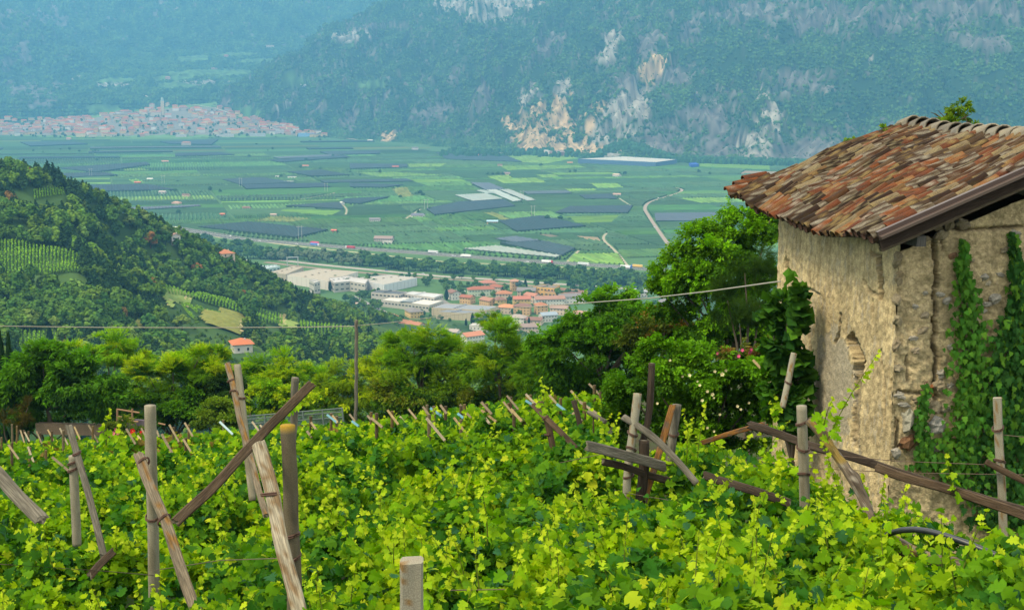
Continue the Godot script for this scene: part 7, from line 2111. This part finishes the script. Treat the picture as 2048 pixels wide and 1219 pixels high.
	post("wooden_stake", "stubby dark stake beside the short log on a stick", "stake", [1146, 801, 1162, 860], 22.0, 21.8, 0.085, 0.08, "dark", true)
	post("log", "short grey log resting on a stick near the hedge bush", "log", [1176, 824, 1212, 843], 21.0, 20.8, 0.075, 0.075, "grey", true)
	post("wooden_stake", "thin stick under the short grey log", "stake", [1187, 830, 1187, 865], 21.0, 21.0, 0.024, 0.024, "brown", true)
	# black hose
	var g := Geo.new()
	var pts := []
	var radii := []
	var c := Curve3D.new()
	for k in [[1745, 1090, 10.9], [1780, 1066, 10.7], [1830, 1058, 10.5], [1890, 1070, 10.3], [1960, 1096, 10.1], [2050, 1135, 9.9], [2150, 1180, 9.7]]: c.add_point(at(k[0], k[1], k[2]))
	for k in c.point_count:
		var q := (c.get_point_position(mini(k + 1, c.point_count - 1)) - c.get_point_position(maxi(k - 1, 0))) / 6.0
		c.set_point_in(k, -q); c.set_point_out(k, q)
	for k in 40:
		pts.append(c.sample_baked(c.get_baked_length() * k / 39.0))
		radii.append(0.024)
	g.tube(pts, radii, 10, Color(0.018, 0.022, 0.030))
	tag(obj("irrigation_hose", g.mesh(true), mats.paint), "thick black irrigation hose arching out of the leaves at the lower right", "hose")
	# utility pole and its wires
	var pole := post("utility_pole", "tall thin wooden utility pole standing behind the vineyard", "pole", [713, 640, 711, 850], 62, 62, 0.155, 0.155, "grey", true)
	tag(pole, "tall thin wooden utility pole standing behind the vineyard")
	wire("overhead_wire", "overhead wire running from the utility pole out of the left edge", [[-60, 651, 60], [200, 654.5, 61], [420, 655, 61.5], [600, 654, 62], [712, 652, 62]], 0.019, Color(0.24, 0.23, 0.19))
	wire("overhead_wire", "overhead wire rising from the utility pole to the wall of the old house", [[714, 651, 62], [770, 646, 58], [1000, 618, 45], [1150, 607, 37], [1300, 596, 31], [1420, 582, 26.5], [1562, 562, 22.6]], 0.013, Color(0.25, 0.24, 0.20))
	# wires of the pergola
	for w in [[[1610, 905, 13], [1800, 922, 13], [2010, 930, 13]], [[1612, 935, 13], [1800, 945, 13], [2110, 950, 12.8]], [[1995, 868, 13], [2110, 880, 12.7]], [[-40, 1125, 10.2], [190, 1140, 10.2], [309, 1150, 11.5]], [[309, 1140, 11.5], [440, 1120, 10.5], [585, 1115, 9.4]], [[1400, 1152, 9.6], [1500, 1160, 9.7], [1620, 1148, 9.8]], [[1400, 1215, 9.0], [1520, 1208, 9.1], [1640, 1190, 9.2]], [[900, 1180, 8.6], [1010, 1178, 8.6]], [[1240, 900, 15], [1120, 925, 15]], [[1400, 1010, 13.2], [1250, 985, 14.8]]]:
		wire("trellis_wire", "thin rusty trellis wire strung through the vines", w, 0.0035, Color(0.10, 0.07, 0.05))

var wire_count := 0

func wire(called: String, label: String, list: Array, r: float, col: Color) -> void:
	var g := Geo.new()
	var pts := []
	var radii := []
	for k in list:
		pts.append(at(k[0], k[1], k[2]))
		radii.append(r)
	g.tube(pts, radii, 5, col)
	tag(obj(called, g.mesh(true), mats.wire), label, "wire", "trellis wires" if called == "trellis_wire" else "")

# slats and stakes of the far rows: x0, y0, x1, y1 as seen
const SLATS := [[40, 860, 47, 882], [48, 863, 57, 880], [72, 862, 82, 884], [95, 859, 105, 878], [119, 856, 133, 885], [148, 853, 158, 875], [176, 849, 193, 880], [252, 857, 268, 884], [313, 861, 317, 872], [323, 868, 341, 901], [338, 849, 355, 879], [369, 845, 383, 869], [366, 878, 380, 901], [16, 889, 34, 914], [55, 893, 65, 920], [104, 914, 133, 938], [275, 871, 281, 879], [282, 856, 290, 871],
	[504, 843, 519, 864], [520, 850, 529, 860], [664, 830, 674, 843], [699, 828, 710, 842], [735, 831, 741, 838], [743, 836, 762, 852], [775, 820, 794, 845], [614, 862, 622, 873], [621, 843, 632, 859], [817, 818, 831, 835], [846, 813, 861, 834], [853, 836, 885, 875], [881, 810, 892, 825], [908, 835, 932, 866], [920, 809, 939, 832], [963, 804, 981, 825], [963, 820, 989, 840], [971, 836, 978, 845], [1007, 803, 1026, 827], [1014, 791, 1034, 815],
	[1022, 818, 1041, 839], [1052, 788, 1072, 809], [1099, 790, 1114, 807], [1142, 781, 1162, 804], [1160, 803, 1196, 828], [1178, 767, 1200, 789], [1146, 826, 1162, 840], [800, 833, 809, 845], [1507, 720, 1520, 734], [1538, 762, 1558, 774], [1546, 742, 1558, 752]]
const BLUE_SLATS := [[654, 829, 673, 844], [439, 843, 463, 866], [704, 842, 716, 851], [861, 816, 881, 830], [916, 827, 926, 835], [1052, 801, 1071, 812], [1114, 808, 1130, 820]]
const STAKES := [[23, 848, 24, 880], [33, 851, 33, 881], [47, 860, 47, 880], [56, 862, 56, 880], [80, 865, 80, 884], [103, 862, 103, 880], [126, 860, 126, 885], [185, 852, 185, 880], [346, 854, 346, 876], [377, 849, 377, 870], [23, 885, 23, 930], [59, 894, 59, 922], [91, 900, 91, 917], [2, 874, 2, 898], [371, 875, 371, 890], [446, 839, 446, 852], [621, 832, 622, 860], [662, 826, 662, 846], [673, 832, 673, 844], [742, 824, 742, 838], [753, 826, 753, 855], [784, 822, 784, 846],
	[854, 809, 854, 828], [858, 828, 858, 870], [868, 812, 868, 840], [891, 812, 891, 828], [922, 811, 922, 830], [929, 808, 929, 830], [922, 839, 922, 868], [973, 807, 973, 826], [1017, 806, 1017, 828], [1022, 793, 1022, 817], [1028, 818, 1028, 856], [1061, 789, 1061, 818], [1121, 796, 1121, 826], [1189, 770, 1189, 790], [1152, 792, 1152, 806], [1169, 804, 1169, 828], [1043, 836, 1043, 850], [1048, 838, 1048, 850], [1201, 780, 1201, 800], [1548, 760, 1548, 776]]

func canopy_depth(px: float, py: float) -> float:
	var r := ray(px, py)
	r /= -r.z
	var d := 7.0
	while d < 72.0:
		var p := EYE + r * d
		if canopy_height(p.x, d) >= p.y: return d
		d += 0.3
	return 64.0

func build_posts() -> void:
	var slat := Geo.new()
	slat.at_box(Vector3.ZERO, Vector3(1, 1, 0.6), Color(0.46, 0.40, 0.28))
	var sm := slat.mesh()
	var tints := []
	for k in 4:
		var m: StandardMaterial3D = mats.wood.duplicate()
		m.albedo_color = [Color(1.0, 1.0, 1.0), Color(0.93, 0.90, 0.85), Color(1.0, 0.95, 0.82), Color(0.82, 0.80, 0.78)][k]
		tints.append(m)
	var blue: StandardMaterial3D = mats.paint.duplicate()
	blue.albedo_color = Color(0.75, 1.0, 1.0)
	var bs := Geo.new()
	bs.at_box(Vector3.ZERO, Vector3(1, 1, 0.6), Color(0.11, 0.19, 0.25))
	var bm := bs.mesh()
	var st := Geo.new()
	st.tube([Vector3(0, -0.5, 0), Vector3(0, 0.5, 0)], [0.5, 0.5], 7, Color(0.22, 0.18, 0.11))
	var stm := st.mesh()
	for group in [[SLATS, "leaning_stick", sm, 0.046, 1.15], [BLUE_SLATS, "painted_stick", bm, 0.048, 1.1], [STAKES, "vine_stake", stm, 0.066, 1.7]]:
		for s in group[0]:
			var d := minf(canopy_depth(s[2], s[3] + 3.0), 64.0)
			if s[0] > 1400: d = 24.5
			var a := at(s[0], s[1], d)
			var b := at(s[2], s[3], d - (0.25 if group[4] < 1.5 else 0.0))
			b = a + (b - a) * group[4]
			var y := (a - b).normalized()
			var x := y.cross(EYE - a).normalized()
			var w: float = group[3]
			var o := obj(group[1], group[2], blue if group[1] == "painted_stick" else tints[rng.randi() % 4], null, Transform3D(Basis(x * w, y * a.distance_to(b), x.cross(y) * w), (a + b) * 0.5))
			tag(o, {"leaning_stick": "pale wooden slat leaning in the far vine rows, " + ["left part", "middle", "right part"][clampi(int(s[0] / 480.0), 0, 2)], "painted_stick": "light blue slat leaning in the far vine rows, " + ("left of the utility pole" if s[0] < 713 else "right of the utility pole"), "vine_stake": "upright round stake in the far vine rows, " + ["left part", "middle", "right part"][clampi(int(s[0] / 480.0), 0, 2)]}[group[1]], "slat" if group[1] != "vine_stake" else "stake", {"leaning_stick": "pale slats of the far vine rows", "painted_stick": "light blue slats of the far vine rows", "vine_stake": "upright stakes of the far vine rows"}[group[1]])

# ---------------------------------------------------------------- the leaves of the vines

func vine_leaf(k: int) -> ArrayMesh:
	var j: float = [0.0, 0.05, -0.04, 0.03][k]
	var pts := [[0.0, 0.02], [0.20, -0.16], [0.36, -0.12 + j], [0.44, 0.02], [0.60, 0.18], [0.46, 0.28], [0.30, 0.34], [0.58, 0.52 + j], [0.44, 0.64], [0.22, 0.66], [0.25, 0.80], [0.12, 0.90], [0.0, 1.0]]
	return leaf_shape(pts, [0.28, -0.22, 0.12, 0.38][k], [-0.25, -0.12, -0.4, 0.12][k], Color.WHITE, Color(1.25, 1.15, 1.0)).mesh(true)

func leaf_frame(p: Vector3, s: float, flatness: float) -> Transform3D:
	var face := Vector3(rng.randfn() * flatness, 1.0, rng.randfn() * flatness + 0.35).normalized()
	var a := rnd(0, TAU)
	var tip := Vector3(cos(a), -0.35, sin(a) + 0.35)
	tip = (tip - face * tip.dot(face)).normalized()
	return Transform3D(Basis(face.cross(tip), face, tip).scaled_local(Vector3.ONE * s), p)

func build_vine_canopy() -> void:
	var leaves := []
	for k in 4: leaves.append(vine_leaf(k))
	var old := Color(0.030, 0.115, 0.012)
	var green := Color(0.122, 0.258, 0.006)
	var young := Color(0.285, 0.400, 0.005)
	# the nearest vines are things of their own
	var near := [
		[-9, 9.9, -1.25, "grapevine in the lower left corner, in front of the leaning lichened board"], [-9, 9.9, 1.05, "grapevine in the bottom middle, around the rough square post top"], [-9, 9.9, 9, "grapevine in the lower right corner, below the black hose"],
		[9.9, 13.4, -2.6, "grapevine at the left edge, around the short concrete post"], [9.9, 13.4, 0.2, "grapevine behind the white board and the thick dark post"], [9.9, 13.4, 2.7, "grapevine in front of the pale spotted post, right of centre"], [9.9, 13.4, 9, "grapevine below the long dark beam, at the right"],
		[13.4, 19.0, -2.0, "grapevine behind the tall concrete post, left of the raised beam"], [13.4, 19.0, 1.2, "grapevine in the middle, left of the broad grey plank"], [13.4, 19.0, 20, "grapevine climbing around the black stake and below the hedge bush"]]
	var roots := []
	for v in near: roots.append([thing("grapevine", Transform3D(), v[3], "grapevine", "grapevines of the pergola"), [[], [], [], []], [[], [], [], []], 0, Geo.new()])
	var far_x := [[], [], [], []]
	var far_c := [[], [], [], []]
	for band in [[7.0, 10.0, 1350.0, 0.86], [10.0, 13.5, 1100.0, 0.88], [13.5, 19.0, 760.0, 0.92], [19.0, 27.0, 380.0, 1.15], [27.0, 40.0, 190.0, 1.5], [40.0, 68.0, 90.0, 2.1]]:
		var d0: float = band[0]
		var d1: float = band[1]
		var area := 0.40 * (d1 * d1 - d0 * d0) + 1.0 * (d1 - d0)
		var n := int(area * band[2])
		for k in n:
			var d := sqrt(lerpf(d0 * d0, d1 * d1, rng.randf()))
			var x := rnd(-1, 1) * (0.40 * d + 0.5)
			var top := canopy_height(x, d)
			var px := project(Vector3(x, top, -d))
			if px.y < curve_y(CANOPY_EDGE, px.x) + 4.0: continue
			var hole := gap(x, d)
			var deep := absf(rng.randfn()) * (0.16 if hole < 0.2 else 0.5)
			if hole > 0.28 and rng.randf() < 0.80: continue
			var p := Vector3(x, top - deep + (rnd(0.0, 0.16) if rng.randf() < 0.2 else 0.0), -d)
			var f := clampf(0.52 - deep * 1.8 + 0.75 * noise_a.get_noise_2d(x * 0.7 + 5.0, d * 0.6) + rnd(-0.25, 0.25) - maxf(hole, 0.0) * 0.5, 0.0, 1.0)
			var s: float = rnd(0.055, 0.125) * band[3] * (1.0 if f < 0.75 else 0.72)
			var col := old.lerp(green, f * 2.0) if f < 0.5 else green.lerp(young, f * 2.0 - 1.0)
			if rng.randf() < 0.05: col = Color(0.38, 0.48, 0.02)
			elif rng.randf() < 0.05: col = Color(0.035, 0.115, 0.045)
			if d > 30.0 and noise_a.get_noise_2d(x * 0.3, d * 0.25) > 0.25 and rng.randf() < 0.3: col = Color(0.17, 0.12, 0.03)
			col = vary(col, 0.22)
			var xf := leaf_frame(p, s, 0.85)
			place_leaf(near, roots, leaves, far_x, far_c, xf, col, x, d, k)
	# shoots that rise above the canopy
	var told := [[600, 780, 0.5], [1090, 752, 0.75], [220, 835, 0.35], [545, 742, 0.3], [625, 790, 0.3], [1640, 800, 0.5], [1700, 720, 0.75], [1400, 790, 0.7], [1380, 850, 0.6], [1900, 930, 0.5], [1880, 1000, 0.4], [980, 930, 0.4], [430, 790, 0.3], [690, 1000, 0.3], [990, 880, 0.25]]
	for k in 420:
		var d: float
		var x: float
		var tall: float
		if k < 400:
			d = 7.5 + 24.0 * pow(rng.randf(), 1.3)
			x = rnd(-1, 1) * 0.38 * d
			tall = rnd(0.18, 0.5)
		else:
			var q: Array = told[k % told.size()]
			d = 15.0 if q[0] > 500 and q[0] < 1200 else 12.5
			x = at(q[0], q[1], d).x
			tall = q[2]
		var base := Vector3(x, canopy_height(x, d) - 0.15, -d)
		var px := project(base)
		if px.y < curve_y(CANOPY_EDGE, px.x) + 6.0: continue
		var lean := Vector3(rnd(-0.6, 0.6), 1.0, rnd(-0.5, 0.5)).normalized()
		shoot(near, roots, leaves, far_x, far_c, base, lean, tall + 0.15, x, d)
	# the long shoot before the wall of the old house, the one above the far rows, and the one at the raised beam
	for s in [[1655, 880, 1740, 690, 12.4], [1648, 850, 1660, 790, 12.5], [1085, 830, 1080, 750, 19.0], [1095, 830, 1092, 770, 19.0], [560, 850, 612, 760, 12.0], [580, 800, 628, 800, 12.2], [212, 890, 208, 815, 13.0], [245, 900, 232, 845, 13.0], [1395, 920, 1402, 805, 15.0], [1372, 930, 1386, 820, 15.0], [1545, 860, 1552, 800, 18.0], [1905, 985, 1900, 905, 12.3], [1560, 830, 1545, 790, 18.0], [960, 1000, 968, 925, 11.0], [975, 1090, 978, 960, 9.8]]:
		var a := at(s[0], s[1], s[4])
		var b := at(s[2], s[3], s[4])
		shoot(near, roots, leaves, far_x, far_c, a, (b - a).normalized(), a.distance_to(b), a.x, s[4])
	for k in near.size():
		var r: Array = roots[k]
		for q in 4:
			if r[1][q].size(): scatter("foliage", leaves[q], mats.leaf, r[1][q], r[2][q], r[0])
		if r[4].v.size(): obj("shoots", r[4].mesh(true), mats.leaf, r[0])
	for q in 4: tag(scatter("vineyard_foliage", leaves[q], mats.leaf, far_x[q], far_c[q]), "leaves of the far vine rows", "vines")

func place_leaf(near: Array, roots: Array, leaves: Array, far_x: Array, far_c: Array, xf: Transform3D, col: Color, x: float, d: float, k: int) -> void:
	for v in near.size():
		if d >= near[v][0] and d < near[v][1] and x < near[v][2]:
			var r: Array = roots[v]
			if r[3] < 60 and rng.randf() < 0.04 and absf(x) < 0.36 * d and d > 7.6:
				r[3] += 1
				var key := [int(col.r * 14.0), int(col.g * 12.0)]
				if not paints.has(key):
					var m: StandardMaterial3D = mats.leaf.duplicate()
					m.albedo_color = col.linear_to_srgb()
					paints[key] = m
				obj("leaf", leaves[k % 4], paints[key], r[0], xf)
			else:
				r[1][k % 4].append(xf)
				r[2][k % 4].append(col)
			return
	far_x[k % 4].append(xf)
	far_c[k % 4].append(col)

func shoot(near: Array, roots: Array, leaves: Array, far_x: Array, far_c: Array, base: Vector3, way: Vector3, tall: float, x: float, d: float) -> void:
	var pts := []
	var radii := []
	var side := way.cross(Vector3(rnd(-1, 1), 0.2, rnd(-1, 1))).normalized()
	for k in 5:
		var t := k / 4.0
		pts.append(base + way * tall * t + side * tall * 0.16 * t * t)
		radii.append(lerpf(0.006, 0.002, t))
	for v in near.size():
		if d >= near[v][0] and d < near[v][1] and x < near[v][2]:
			roots[v][4].tube(pts, radii, 4, Color(0.13, 0.17, 0.03), false)
			break
	var n := int(4 + tall * 22.0)
	for k in n:
		var t := (k + 0.5) / n
		var p: Vector3 = base + way * tall * t + side * tall * 0.16 * t * t + Vector3(rnd(-1, 1), rnd(-0.3, 0.3), rnd(-1, 1)) * 0.06 * (1.1 - t)
		var s := rnd(0.07, 0.11) * (1.0 - 0.6 * t)
		var col := Color(0.15, 0.32, 0.008).lerp(Color(0.38, 0.48, 0.02), clampf(t + rnd(-0.2, 0.2), 0, 1))
		place_leaf(near, roots, leaves, far_x, far_c, leaf_frame(p, s, 0.95), vary(col, 0.15), x, d, k)
